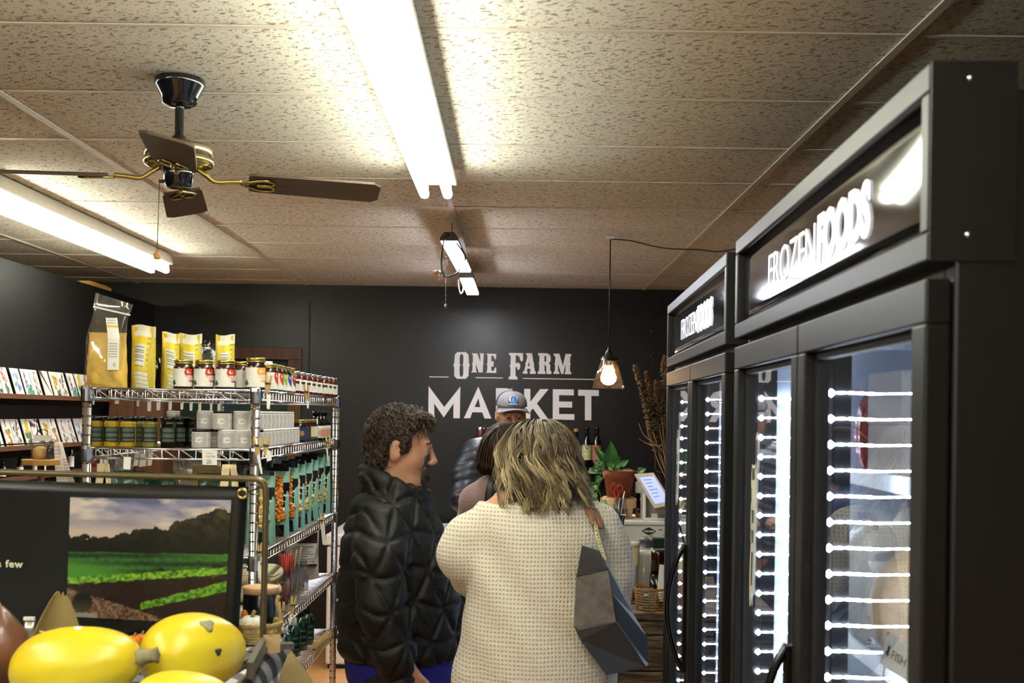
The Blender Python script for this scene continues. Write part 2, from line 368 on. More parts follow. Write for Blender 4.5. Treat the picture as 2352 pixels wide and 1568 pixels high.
# ------------------------------------------------------------------ ceiling fan
M_fanblk = mat('fan_black_enamel', '#121417', .16, coat=.6, var=.05); M_blade = mat('fan_blade_walnut', '#4d3c28', .5, var=.35, vs=5, stretch=(1, 12, 1), bump=.05, bs=30)
M_brush = mat('brushed_antique_brass', '#8d8266', .28, .9, stretch=(1, 1, 30), var=.2)
FX, FY = -.935, 3.30; t = T('ceiling_fan', 'black and brass ceiling fan with four dark wooden blades', 'ceiling fan', (FX, FY, ZC - .002))
MB().lathe([(0, 0), (.068, 0), (.069, -.012), (.066, -.02), (.05, -.05), (.046, -.068), (.03, -.076), (0, -.078)], n=32).obj('canopy', M_fanblk, t)
MB().lathe([(.0125, -.07), (.0125, -.155), (.02, -.16), (.02, -.17)], n=16).obj('downrod', M_fanblk, t)
MB().lathe([(0, -.165), (.03, -.168), (.06, -.18), (.088, -.185), (.092, -.19), (.092, -.222), (0, -.222)], n=36).obj('motor_housing', M_brush, t)
o = MB().lathe([(.0, -.221), (.094, -.2215), (.096, -.228), (.092, -.238), (.078, -.243), (.074, -.238), (.066, -.243), (.052, -.244), (.036, -.250), (0, -.250)], n=36).obj('motor_rim', M_brass, t)
MB().lathe([(0, -.247), (.042, -.247), (.042, -.262), (.036, -.292), (.030, -.300), (0, -.301)], n=28).obj('switch_housing', M_fanblk, t)
for k in range(4):
    a = R(13) + k * PI / 2; M = Matrix.Rotation(a, 4, 'Z')
    pit = Matrix.Translation((.19, 0, -.275)) @ Matrix.Rotation(R(-12.5), 4, 'X') @ Matrix.Rotation(R(1.5), 4, 'Y')
    out = [(0.0, -.052), (.02, -.057), (.30, -.064), (.345, -.064), (.365, -.045), (.365, .045), (.345, .064), (.30, .064), (.02, .057), (0., .052)]
    b = MB(); b.poly([[(x, y, .004) for x, y in out]], (0, 0, -.007)); b.v = [tuple(M @ pit @ Vector(v)) for v in b.v]; bl = b.obj('blade', M_blade, t)
    ir = MB()
    ir.tube([M @ Vector(p) for p in smoothpath([(.05, 0, -.245), (.075, 0, -.262), (.10, 0, -.278), (.135, 0, -.276), (.17, 0, -.274)], 5)], .007, 8)
    for sy in (-1, 1):
        lp = [(.0, 0), (.03, .022 * sy), (.065, .036 * sy), (.088, .022 * sy), (.078, .004 * sy), (.04, .003 * sy)]
        ir.tube([M @ pit @ Vector((x - .02, y, -.006)) for x, y in [(p.x, p.y) for p in smoothpath([(x, y, 0) for x, y in lp], 5)]], .0045, 6)
    ir.obj('blade_iron', M_brass, bl)
ch = MB(); c0 = Vector((-.048, -.015, -.285)); c1 = Vector((-.052, -.015, -.475))
MB().tube([(-.036, -.012, -.285), (-.05, -.015, -.285)], .005, 8).obj('chain_outlet', M_fanblk, t)
ch.tube([c0, c1], .0011, 5)
for k in range(38): ch.lathe([(0, -.0022), (.0022, 0), (0, .0022)], c0.lerp(c1, k / 37), 6)
pc = ch.obj('pull_chain', M_steel, t)
MB().lathe([(0, .012), (.004, .011), (.005, .006), (.0105, .001), (.0085, -.003), (.0105, -.008), (.008, -.013), (0, -.014)], c1 - Vector((0, 0, .012)), 10).obj('pull_knob', mat('amber_wood_knob', '#b5813f', .35), pc)

# ------------------------------------------------------------------ pendant lamp
PD = 6.1; pc_ = pt(1403, 545, PD); px_ = pt(1398.5, 806, PD); X0 = px_.x
t = T('pendant_lamp', 'clear glass cone pendant lamp with a glowing round bulb', 'pendant lamp', (X0, PD, ZC))
zt = pt(1396, 826, PD).z - ZC; zb = pt(1396, 892, PD).z - ZC
MB().tube([(0, 0, -.0), (0, 0, zt + .05)], .0035, 6).obj('cord', M_cord, t)
MB().lathe([(0, zt + .07), (.006, zt + .068), (.008, zt + .05), (.016, zt + .04), (.02, zt + .022), (.034, zt + .016), (.036, zt + .002), (.04, zt - .002), (.04, zt - .006), (.016, zt - .008), (.016, zt - .03), (0, zt - .03)], n=20).obj('socket', mat('bronze_socket', '#2d2925', .35, .7), t)
for k in range(3):
    a = k * 2 * PI / 3 + .4; MB().tube([(.034 * math.cos(a), .034 * math.sin(a), zt + .006), (.05 * math.cos(a), .05 * math.sin(a), zt + .006)], .004, 6).obj('thumb_screw', MATS['bronze_socket'], t)
MB().lathe([(.038, zt), (.05, zt - .03), (.0885, zb), (.0865, zb), (.048, zt - .03), (.036, zt)], n=28).obj('glass_shade', glassmat('shade_glass', '#f6efe6', 1.45, .03, .01, .02, '#cdb9a2'), t)
MB().lathe([(0, zt - .02), (.014, zt - .03), (.016, zt - .045), (.03, zt - .062), (.041, zt - .088), (.038, zt - .108), (.024, zt - .124), (0, zt - .13)], n=20).obj('bulb', emat('warm_bulb_glow', '#ffd9a0', 22), t)
MB().box(-.02, .02, -.02, .02, -.012, 0).obj('ceiling_hook', M_white, t)
sw = [Vector((0, 0, -.006)), pt(1450, 553, 6.05) - Vector((X0, PD, ZC)), pt(1520, 569, 5.95) - Vector((X0, PD, ZC)), pt(1600, 573, 5.75) - Vector((X0, PD, ZC)), pt(1690, 572, 5.6) - Vector((X0, PD, ZC)), Vector((XR - .02 - X0, -.9, -.03))]
for q_ in sw: q_.z = min(q_.z, -.012)
wire(sw, .0035, 'swag_cord', M_cord, t)

# ------------------------------------------------------------------ painted wall sign
M_sign = mat('sign_white_vinyl', '#e8e2e0', .4, var=.04)
GL = {
'M': [[(75,978),(80,583),(275,845),(478,588),(470,985),(390,985),(392,800),(270,975),(150,800),(150,978)]],
'A': [[(522,985),(703,590),(868,990),(783,988),(752,912),(628,910),(602,985)],[(705,735),(657,845),(728,847)]],
'R': [[(925,608),(1060,608),(1130,630),(1170,680),(1175,730),(1150,800),(1090,830),(1180,998),(1090,997),(1010,848),(1000,848),(1000,995),(925,993)],[(1000,675),(1000,775),(1060,772),(1095,725),(1060,680)]],
'K': [[(1280,617),(1357,617),(1357,780),(1480,620),(1587,620),(1440,800),(1583,1000),(1490,1000),(1390,862),(1357,900),(1357,1000),(1280,1000)]],
'E': [[(1640,622),(1903,625),(1903,698),(1718,695),(1718,775),(1882,778),(1882,852),(1718,850),(1718,932),(1910,935),(1910,1007),(1638,1000)]],
'T': [[(1958,628),(2218,632),(2217,707),(2123,705),(2122,1012),(2042,1010),(2043,704),(1957,702)]],
'o': [[(410,185),(440,155),(545,155),(580,185),(585,290),(597,320),(585,345),(580,455),(545,490),(435,490),(402,455),(402,345),(390,320),(402,290)],[(470,215),(468,300),(480,317),(468,335),(468,430),(480,465),(503,465),(515,430),(515,330),(505,315),(515,300),(517,215),(505,180),(482,180)]],
'n': [[(620,170),(690,172),(730,280),(728,195),(718,172),(778,172),(772,195),(765,290),(772,300),(762,315),(760,410),(710,412),(672,300),(675,385),(690,410),(615,410),(630,385),(632,310),(625,300),(635,285),(637,195)]],
'e': [[(805,175),(928,178),(928,235),(915,250),(895,205),(868,200),(868,275),(885,265),(900,285),(890,310),(900,325),(885,340),(868,330),(868,390),(895,390),(918,345),(930,350),(928,418),(798,415),(815,390),(818,320),(808,310),(818,290),(820,200)]],
'f': [[(1090,165),(1265,168),(1265,260),(1245,275),(1230,255),(1218,210),(1175,190),(1172,300),(1195,285),(1225,300),(1232,335),(1215,380),(1195,375),(1190,340),(1170,345),(1172,455),(1195,470),(1195,500),(1085,498),(1085,470),(1105,455),(1108,345),(1095,330),(1108,310),(1112,200),(1092,195)]],
'a': [[(1300,168),(1378,170),(1385,215),(1395,280),(1405,300),(1400,315),(1412,390),(1425,400),(1425,428),(1350,428),(1350,400),(1360,390),(1355,365),(1320,362),(1312,390),(1322,400),(1320,428),(1262,425),(1265,400),(1280,390),(1300,310),(1290,300),(1302,285),(1320,210)],[(1340,270),(1325,330),(1350,332)]],
'r': [[(1455,168),(1560,170),(1600,185),(1613,215),(1612,265),(1590,295),(1608,320),(1605,385),(1622,400),(1620,430),(1560,430),(1555,330),(1535,310),(1535,390),(1548,405),(1545,430),(1448,428),(1450,402),(1467,390),(1470,310),(1460,300),(1470,285),(1472,200),(1455,195)],[(1535,200),(1535,280),(1558,270),(1555,205)]],
'm': [[(1650,175),(1722,175),(1765,330),(1800,178),(1872,180),(1870,205),(1858,215),(1855,290),(1865,305),(1855,320),(1855,400),(1872,408),(1870,433),(1790,432),(1790,408),(1800,395),(1800,300),(1770,430),(1745,430),(1705,300),(1705,395),(1722,408),(1720,430),(1648,428),(1650,405),(1665,395),(1668,315),(1658,305),(1668,290),(1672,210),(1652,200)]],
'l1': [[(88,461),(330,464),(330,474),(88,471)]], 'l2': [[(668,470),(1012,475),(1012,486),(668,481)]], 'l3': [[(1262,481),(2180,494),(2180,504),(1262,491)]]}
sg = T('wall_lettering', 'large white ONE FARM MARKET lettering on the black back wall', 'sign', (0, DW, 0))
for k, loops in GL.items():
    b = MB(); b.poly([[pt(970 + x * .18282, 780 + y * .18282, DW) - Vector((0, DW + .0035, 0)) for x, y in l] for l in loops], (0, .003, 0))
    b.obj('rule_line' if k[0] == 'l' else 'letter', M_sign, sg)

# ------------------------------------------------------------------ freezers
M_frz = mat('freezer_black_enamel', '#070708', .45, var=.06); M_frame = mat('freezer_door_frame', '#161618', .40, .4, var=.06)
M_fin = mat('freezer_liner', '#c3cedb', .45, var=.03); M_dg = glassmat('freezer_door_glass', '#e6edf2', 1.75, .012, .02)
M_head = mat('header_black_acrylic', '#0c0c0e', .06, spec=1.0, var=.03, ior=1.6); M_headtxt = mat('backlit_lettering', '#f4f2fb', .4, emit=.75, var=.02)
M_streak = emat('freezer_led_streak_glow', '#dfeaff', FRZ); M_rail = mat('shelf_rail_white', '#dfe4ea', .35); M_gask = mat('gasket_black', '#0a0a0b', .6)
TH = CZ + .414
def freezer(label, far, width, led0):
    a = R(1.65); t = T('display_freezer', label, 'freezer', (far[0], far[1], 0), (0, 0, -(PI / 2 + a)), group='black glass door freezers along the right wall')
    D = .78; w = width
    b = MB(); b.box(0, w, .10, D, 0, .14)                                     # cabinet carcass as panels
    b.box(0, .035, .032, D, .14, TH - .03); b.box(w - .035, w, .032, D, .14, TH - .03); b.box(.035, .062, .032, .06, .14, CZ + .174); b.box(w - .062, w - .035, .032, .06, .14, CZ + .174); b.box(.035, w - .035, .032, .06, CZ + .13, CZ + .2); b.box(.035, w - .035, D - .03, D, .14, TH - .03)
    b.box(.035, w - .035, .06, D - .03, CZ + .175, TH - .03)
    b.obj('cabinet', M_frz, t, bev=.004)
    l = MB(); l.box(.036, .05, .06, D - .032, .14, CZ + .174); l.box(w - .05, w - .036, .06, D - .032, .14, CZ + .174); l.box(.05, w - .05, D - .05, D - .032, .14, CZ + .174); l.box(.05, w - .05, .06, D - .05, .14, .16); l.box(.05, w - .05, .06, D - .05, CZ + .16, CZ + .174)
    l.obj('liner', M_fin, t)
    MB().box(.002, w - .002, .02, .09, .02, .13).obj('kick_grille', M_frz, t, bev=.004)
    # header with frame, acrylic sign and lettering
    z0, z1 = CZ + .184, TH; fr = .034
    h = MB(); h.box(0, w, 0, .075, z1 - fr, z1); h.box(0, w, 0, .075, z0, z0 + fr); h.box(0, .03, 0, .075, z0 + fr, z1 - fr); h.box(w - .03, w, 0, .075, z0 + fr, z1 - fr); h.box(.0, w, .05, .1, z0, z1)
    hd = h.obj('header', M_frame, t, bev=.003)
    def bow(u, v): return Vector((.03 + u * (w - .06), .012 + .006 * math.cos(PI * (v - .5)) * 0 + .004 * (2 * u - 1) ** 6, z0 + fr + v * (z1 - z0 - 2 * fr)))
    MB().sweep(bow, 40, 6).obj('sign_panel', M_head, hd, solid=.003)
    tx = text_mb('FROZEN', .101, -.0016, 1., space=.96); xs = max(v[0] for v in tx.v); t2 = text_mb('FOODS', .103, .0052, .94, space=.98); xs2 = max(v[0] for v in t2.v)
    k1, k2 = .43 / xs, .325 / xs2; tx.v = [(v[0] * k1, v[1], v[2]) for v in tx.v]; t2.v = [(v[0] * k2, v[1], v[2]) for v in t2.v]; xs = .43; x0 = .36 * w / 1.42; zz = CZ + .262
    xf(tx, lambda v: Vector((x0 + v.x, .0105, zz + v.y))); xf(t2, lambda v: Vector((x0 + xs + .018 + v.x, .0105, zz + v.y)))
    tx.obj('sign_lettering', M_headtxt, hd, solid=.001); t2.obj('sign_lettering', M_headtxt, hd, solid=.001)
    for xx in (-.003, w): MB().box(xx, xx + .003, .002, .1, z0, z1).obj('end_cap', M_frz, hd)
    for zz in (z0 + .03, z1 - .02): MB().lathe([(0, 0), (.004, 0), (.003, .002), (0, .003)], n=8, M=Matrix.Translation((w + .0032, .045, zz)) @ Matrix.Rotation(R(90), 4, 'Y')).obj('screw', M_chrome, hd)
    # doors
    dz0, dz1 = .15, CZ + .164; st = .052
    for i in (0, 1):
        xa = .004 + i * (w / 2); xb = xa + w / 2 - .008
        d = MB(); d.box(xa, xb, 0, .03, dz1 - st, dz1); d.box(xa, xb, 0, .03, dz0, dz0 + st); d.box(xa, xa + st, 0, .03, dz0 + st, dz1 - st); d.box(xb - st, xb, 0, .03, dz0 + st, dz1 - st)
        dd = d.obj('door', M_frame, t, bev=.003)
        g = MB(); gi = .012; g.box(xa + st, xb - st, .018, .04, dz1 - st - gi, dz1 - st); g.box(xa + st, xa + st + gi, .018, .04, dz0 + st, dz1 - st - gi); g.box(xb - st - gi, xb - st, .018, .04, dz0 + st, dz1 - st - gi); g.box(xa + st, xb - st, .018, .04, dz0 + st, dz0 + st + gi)
        g.obj('gasket', M_gask, dd)
        MB().add([(xa + st, .024, dz0 + st), (xb - st, .024, dz0 + st), (xb - st, .024, dz1 - st), (xa + st, .024, dz1 - st)], [(0, 1, 2, 3)]).obj('pane', M_dg, dd)
        if i == 0:
            za, zb = CZ - .80, CZ - .40; hx = xb - .024
            hb = MB(); hb.box(hx - .012, hx + .016, -.010, .0, za, zb)
            pa = smoothpath([(hx, -.004, za), (hx, -.03, za + .05), (hx, -.052, za + .13), (hx, -.058, (za + zb) / 2), (hx, -.052, zb - .13), (hx, -.03, zb - .05), (hx, -.004, zb)], 6)
            hb.tube(pa, .0085, 8); hb.obj('door_handle', M_blk_gloss, dd)
        # led column: post, lit beads, and glowing rods shaped as their pane reflections
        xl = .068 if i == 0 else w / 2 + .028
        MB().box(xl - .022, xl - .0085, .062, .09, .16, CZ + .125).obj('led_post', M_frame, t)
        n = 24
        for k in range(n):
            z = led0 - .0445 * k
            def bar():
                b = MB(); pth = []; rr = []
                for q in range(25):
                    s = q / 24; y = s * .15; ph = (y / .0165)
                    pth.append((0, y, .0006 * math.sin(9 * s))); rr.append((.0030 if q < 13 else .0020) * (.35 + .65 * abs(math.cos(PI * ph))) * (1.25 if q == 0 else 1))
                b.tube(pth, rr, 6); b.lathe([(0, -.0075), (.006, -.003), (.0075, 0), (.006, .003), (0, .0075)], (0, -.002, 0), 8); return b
            inst('ledstreak', 'led_streak', bar, M_streak, t, (xl, .055, z))
    MB().box(w / 2 - .02, w / 2 + .004, .04, .08, .15, CZ + .13).obj('mullion', M_gask, t)
    # wire shelves with ticket rails
    for zz in (CZ - .115, CZ - .45, CZ - .80):
        s = MB(); s.box(.055, w - .055, .17, .178, zz - .012, zz + .018)
        sh = s.obj('shelf', M_rail, t)
        wr = MB()
        for k in range(30): x = .06 + (w - .12) * k / 29; wr.tube([(x, .17, zz), (x, D - .06, zz)], .002, 4)
        for k in range(3): wr.tube([(.055, .25 + .2 * k, zz - .004), (w - .055, .25 + .2 * k, zz - .004)], .003, 4)
        wr.obj('wire_deck', M_rail, sh)
    return t
far1 = pt(1690, 550, 2.795); far2 = pt(1533, 700, 4.46)
fz1 = freezer('nearest tall black freezer with big FROZEN FOODS header at the right edge', far1, 1.42, CZ + .045)
fz2 = freezer('farther black freezer with FROZEN FOODS header, beside the dried stalks', far2, 1.475, CZ + .055)
# ------------------------------------------------------------------ wire rack
RX0, RX1, RY0, RY1 = pt(199, 1000, 3.2).x, -.692, 3.2, 4.66
ZS = [pt(580, 897, 3.2).z, pt(580, 1034, 3.2).z, pt(603, 1278, 3.23).z, pt(768, 1322, 4.6).z, pt(768, 1452, 4.6).z]
ZS.append(ZS[-1] - .38)
rk = T('wire_shelving_rack', 'chrome wire shelving rack stacked with jars, tins and popcorn bags', 'shelving rack', (RX0, RY0, 0))
rw, rd = RX1 - RX0, RY1 - RY0
for (x, y) in ((0, 0), (rw, 0), (0, rd), (rw, rd)):
    def post():
        b = MB(); b.lathe([(0, .01), (.0124, .011), (.0124, ZS[0] + .008), (0, ZS[0] + .009)], n=16); return b
    def rings():
        b = MB(); z = .05
        while z < ZS[0] + .004: b.lathe([(.0124, z), (.0131, z), (.0131, z + .0035), (.0124, z + .0035)], n=14, smooth=False); z += .0254
        return b
    p = inst('rackpost', 'post', post, M_chrome, rk, (x, y, 0))
    inst('rackring', 'groove_rings', rings, M_chrome, p)
    inst('rackfoot', 'foot', lambda: MB().lathe([(0, 0), (.016, 0), (.016, .008), (.007, .012), (.007, .03)], n=12), M_black, p)
def zig(b, A, B, n, hgt):
    A, B = Vector(A), Vector(B); d = (B - A) / n; pth = []
    for k in range(n):
        p = A + d * k
        pth += [p + Vector((0, 0, -.002)), p + d * .12 + Vector((0, 0, -.001)), p + d * .9 + Vector((0, 0, -hgt)), p + d * 1.0 + Vector((0, 0, -hgt + .001))]
    b.tube(pth, .0021, 5)
for z in ZS:
    def shelf():
        b = MB(); h = .026
        for (A, B) in (((0, 0), (rw, 0)), ((0, rd), (rw, rd)), ((0, 0), (0, rd)), ((rw, 0), (rw, rd))):
            for zz in (0, -h): b.tube([(A[0], A[1], zz), (B[0], B[1], zz)], .0034, 6)
        for k in range(1, 60): b.tube([(0, rd * k / 60, .0015), (rw, rd * k / 60, .0015)], .0016, 4)
        for k in (1, 2): b.tube([(rw * k / 3, 0, -.004), (rw * k / 3, rd, -.004)], .003, 5)
        return b
    s = inst('rackshelf', 'shelf', shelf, M_chrome, rk, (0, 0, z))
    for key, A, B, n in (('a', (0.02, 0, 0), (rw - .02, 0, 0), 9), ('b', (0.02, rd, 0), (rw - .02, rd, 0), 9), ('c', (0, .02, 0), (0, rd - .02, 0), 28), ('d', (rw, .02, 0), (rw, rd - .02, 0), 34)):
        def tw():
            b = MB(); zig(b, A, B, n, .026); return b
        inst('truss' + key, 'truss_wire', tw, M_chrome, s)
    for (x, y) in ((0, 0), (rw, 0), (0, rd), (rw, rd)):
        inst('collar', 'collar', lambda: MB().lathe([(.0132, -.034), (.0168, -.034), (.0172, -.002), (.0160, .006), (.0132, .006)], n=16, smooth=False), M_chrome, s, (x, y, 0))

# ------------------------------------------------------------------ jars and bottles for the rack
M_jam = mat('apple_butter', '#3a1710', .25, coat=.8, var=.2); M_jam2 = mat('dark_cherry_jam', '#2a0a0c', .2, coat=.8); M_gold = mat('gold_lid', '#b8a55c', .28, .9, var=.08)
M_honey = mat('buffalo_sauce_red', '#5a1a14', .2, coat=.8, var=.2); M_silver = mat('silver_lid', '#c9c9cc', .25, .9)
M_must = mat('mustard_yellow', '#a98a1e', .3, coat=.7, var=.2); M_must2 = mat('olive_relish', '#7c7430', .3, coat=.7, var=.3); M_dkjar = mat('dark_syrup', '#140e0b', .16, coat=.8)
M_orange_txt = mat('label_white_ink', '#f4efe6', .5)
def jarbody(r, h): return lambda: MB().lathe([(0, 0), (r * .93, 0), (r, .004), (r, h * .70), (r * .97, h * .76), (r * .84, h * .82), (r * .82, h * .86), (0, h * .86)], n=22)
def jarlid(r, h): return lambda: MB().lathe([(r * .84, h * .85), (r * .90, h * .86), (r * .90, h * .885), (r * .87, h * .892), (r * .90, h * .90), (r * .90, h * .985), (r * .86, h), (0, h)], n=22)
def orchard_paint(swoosh, pink=False):
    sw = L3(swoosh); wh = L3('#e9e6dc'); gr = L3('#1f5a3c'); tx = L3('#8f8c86')
    def f(u, v):
        c = wh
        if math.hypot((u - 1.22) * 1.1, v - .78) < .66 and v > .18 + .18 * max(0, u - .55): c = sw
        if u < .40 and v > .62 and int(v * 40) % 3 != 0 and (u * 53 % 1) < .8: c = wh * .75 + tx * .25
        du, dv = (u - .13) * 1.5, v - .24
        if math.hypot(du, dv) < .13 or math.hypot(du + .1, dv + .06) < .09 or math.hypot(du - .1, dv + .06) < .09: c = gr
        if abs(u - .13) < .02 and v < .14: c = gr
        if math.hypot((u - .80) * 1.1, v - .84) < .09 and math.hypot((u - .835) * 1.1, v - .87) > .075 and v > .70: c = wh
        return c
    return f
def cyl_label(paint, r, z0, z1, a0, a1, nu=40, nv=26):
    return lambda: painted(paint, lambda u, v: Vector((r * math.cos(a0 + (a1 - a0) * u), r * math.sin(a0 + (a1 - a0) * u), z0 + (z1 - z0) * v)), nu, nv)
def cyl_text(body, size, r, ang, z, bold=0., sx=1.):
    def f():
        b = text_mb(body, size, bold, sx); return xf(b, lambda v: Vector((r * math.cos(ang + v.x / r), r * math.sin(ang + v.x / r), z + v.y)))
    return f
def jar(label, loc, r, h, content, lid, swoosh, group, txt=True, key=None, rot=0., name='jam_jar'):
    t = T(name, label, 'jar', loc, (0, 0, rot), group); k = key or swoosh
    inst(('jb', k, r, h), 'jar_body', jarbody(r, h), content, t); inst(('jl', k, r, h), 'lid', jarlid(r, h), lid, t)
    a0, a1 = R(-155), R(-18)
    lb = inst(('jlab', k, r, h), 'paper_label', cyl_label(orchard_paint(swoosh), r + .0006, h * .08, h * .69, a0, a1), M_print, t)
    if txt:
        inst(('jt1', r, h), 'label_lettering', cyl_text('CLEAR CREEK', r * .26, r + .0012, R(-72), h * .40, .0004), M_orange_txt, lb)
        inst(('jt2', r, h), 'label_lettering', cyl_text('ORCHARD', r * .36, r + .0012, R(-72), h * .30, .0006), M_orange_txt, lb)
    return t
z1 = ZS[0] + .0035
def on(px, D, z): p = pt(px, VY, D); return Vector((p.x, D, z))
for i, px in enumerate((420.5, 468, 517)):
    jar('%s from the left of the three red-label apple butter jars on the top shelf' % ORD[i], on(px, 3.255, z1), .0275, .079, M_jam, M_gold, '#c4391e', 'red-label orchard jars')
jar('half-hidden orchard jar with a gold lid, just left of the big orange-label jar', on(553, 3.30, z1), .0275, .078, M_jam, M_gold, '#d9c6c0', 'orchard jars', False)
jar('large dark jar with an orange label at the near corner of the top shelf', on(586.5, 3.255, z1), .0285, .087, M_jam2, M_gold, '#e8a345', 'orchard jars')
for px, col, lab, con, rr in ((617, '#c4391e', 'first red-label jar behind the big orange-label jar', M_jam, .026), (630, '#c8401f', 'second red-label jar behind the big orange-label jar', M_jam, .026), (642, '#7fbf3c', 'gold-lid jar with a bright green label', M_jam, .025), (652, '#243a8c', 'gold-lid jar with a dark blue label', M_jam2, .025), (662, '#8a2436', 'gold-lid jar with a maroon and white label', M_must2, .025)):
    D = F * .715 / (1179 - px); jar(lab + ' on the top shelf', Vector((-.715 if px < 640 else -.718, D, z1)), rr, .08, con, M_gold, col, 'orchard jars', False, rot=R(25))
t = T('squeeze_bottle', 'white-capped bottle standing behind the green-label jar', 'bottle', Vector((-.775, 3.74, z1)))
MB().lathe([(0, 0), (.022, 0), (.023, .06), (.016, .075), (.016, .078), (0, .078)], n=16).obj('bottle_body', M_jam2, t); MB().lathe([(.017, .076), (.018, .078), (.018, .098), (0, .099)], n=16).obj('cap', M_white, t)
bw = L3('#e4ded6'); bk = L3('#2a2522')
def bison(u, v):
    c = bw
    du, dv = (u - .5), (v - .74)
    if (du / .24) ** 2 + (dv / .12) ** 2 < 1 or (du + .18) ** 2 + (dv - .02) ** 2 < .02 or (abs(abs(du) - .15) < .04 and -.2 < dv < 0): c = bk
    if .1 < v < .45 and int(v * 22) % 3 == 0 and .2 < u < .8: c = bw * .6
    return c
for i in range(15):
    D = 3.86 + .053 * i; row = i % 2; t = T('sauce_bottle', 'red sauce bottle with buffalo label, %s of the row from the near end' % ORD[i], 'bottle', Vector((-.708 - .034 * row + (.008 if i > 9 else 0), D, z1)), (0, 0, R(30)), 'buffalo-label sauce bottles on the top shelf'); c_ = M_honey if i != 5 else M_must2
    inst(('sb', i == 5), 'bottle_body', lambda: MB().lathe([(0, 0), (.0195, 0), (.0205, .003), (.0205, .055), (.017, .060), (.0165, .064), (0, .064)], n=16), c_, t)
    inst('sbl', 'lid', lambda: MB().lathe([(.0165, .062), (.018, .063), (.018, .0715), (.0165, .073), (0, .073)], n=16), M_silver, t)
    inst('sbp', 'paper_label', cyl_label(bison, .0209, .010, .047, R(-165), R(-25), 26, 22), M_print, t)
# ---- bag of cornmeal
def pouch(w, h, d, pinch=.3, crump=.0, seed=0, top=None, n=18):
    """standing pouch: front and back sheets, gusset at the base, flat seal at the top"""
    rg = random.Random(seed); ph = [rg.uniform(0, 6.3) for _ in range(8)]
    def S(u, v):
        a = 2 * PI * u; th = d / 2 * (math.sin(PI * min(1., v * .9 + .18)) ** .8) * (1 - v ** 3) if v < 1 else 0
        th = max(th, .0012); c, s_ = math.cos(a), math.sin(a)
        sq = .55; x = math.copysign(abs(c) ** sq, c) * w / 2 * (1 + .03 * math.sin(3 * v + ph[0])) * (1 - pinch * .15 * math.sin(PI * v)); y = math.copysign(abs(s_) ** .9, s_) * th
        cr = crump * (math.sin(9 * u * 2 * PI + ph[1] + 7 * v) * math.sin(8 * v + ph[2]) + .6 * math.sin(17 * v + ph[3] + 5 * c))
        dx, dz = (top(v, x / w * 2) if top else (0, 0))
        return Vector((x + dx + cr * .3, y + cr * (1 - v * .5), v * h + dz))
    b = MB(); b.sweep(S, n * 2, n, cu=True); return b
o0 = on(245, 3.33, z1); t = T('cornmeal_bag', 'tall clear zip bag of yellow cornmeal at the left end of the top shelf', 'bag of cornmeal', o0)
lean = lambda v, s: ((.055 * max(0, v - .55) ** 1.2 - .004 - (.022 * s * max(0, v - .6) * (1 if v < .88 else .1) if s else 0)), -.028 * max(0, v - .8) * s * 3)
M_meal = mat('yellow_cornmeal', '#e2bb52', .7, var=.15, vs=40, bump=.3, bs=60)
pouch(.108, .155, .07, .1, .002, 3).obj('cornmeal', M_meal, t)
pouch(.112, .25, .078, .25, .0022, 4, lean).obj('bag_film', M_film, t)
lab = lambda u, v: (L3('#d8b64a') if .80 < v < .86 else L3('#8a8780') if (int(v * 60) % 3 == 0 and .12 < u < .85 and (v < .55 or v > .88) and (v > .2)) or (.06 < v < .15 and .45 < u < .75 and (int(u * 40) + int(v * 60)) % 2) else L3('#e6e2d8'))
painted(lab, lambda u, v: Vector((.014 + .030 * u + (.0 if v < .62 else -.03 * (v - .62)), -.0405 + .006 * u ** 2 + (0 if v < .6 else .034 * (v - .6)), .05 + .145 * v)), 16, 60).obj('paper_label', M_print, t)
MB().box(-.042, .062, -.004, .004, .208, .2125, Matrix.Rotation(R(12), 4, 'Y') @ Matrix.Translation((-.045, 0, .003))).obj('zip_seal', M_white_pl, t)
# ---- yellow pouches, black pouches
def yp(u, v):
    ye, cr, tx = L3('#dfc62c'), L3('#e2dcc4'), L3('#6d6a5c')
    if v > .82: c = cr if u > .14 else ye
    elif v > .27:
        c = ye
        if .16 < u < .68 and .34 < v < .70: c = L3('#dedbd0'); c = tx if int(v * 70) % 3 == 0 and u > .19 and u < .64 else c
        elif u > .72 and int(v * 34) % 3 == 0: c = ye * .55
    else: c = cr; c = cr * .6 if int(v * 60) % 4 == 0 and .1 < u < .9 else c
    if u < .06: c = L3('#d9a520') if v > .3 else cr * .8
    return c
M_foil = mat('black_foil', '#101010', .12, coat=.5, bump=.5, bs=18)
for i, (px, w, h, D, rz, lab) in enumerate(((328, .070, .178, 3.36, -.08, 'largest yellow and white pouch, right of the cornmeal bag'), (390, .052, .163, 3.42, .55, 'narrow yellow pouch turned sideways, left of the jars'), (436, .064, .163, 3.46, .25, 'yellow pouch behind the two left apple butter jars'), (515, .056, .162, 3.46, .45, 'rightmost yellow pouch behind the third apple butter jar'))):
    t = T('grain_pouch', lab, 'pouch', on(px, D, z1), (0, 0, rz), 'yellow pouches on the top shelf')
    pouch(w * .97, h * .985, .042, .2, .0008, 20 + i).obj('pouch_bag', mat('yellow_pouch_film', '#c9b23a', .35), t)
    painted(yp, lambda u, v: Vector(((u - .5) * w * (1 - .06 * math.sin(PI * v)), -.0225 * (math.sin(PI * min(1, v * .9 + .18)) ** .8) * (1 - v ** 3) * (1 - abs(2 * u - 1) ** 3) - .0025 + .002 * math.sin(9 * u), h * v + .003 * math.sin(5 * u + i))), 26, 60).obj('front_print', M_print, t)
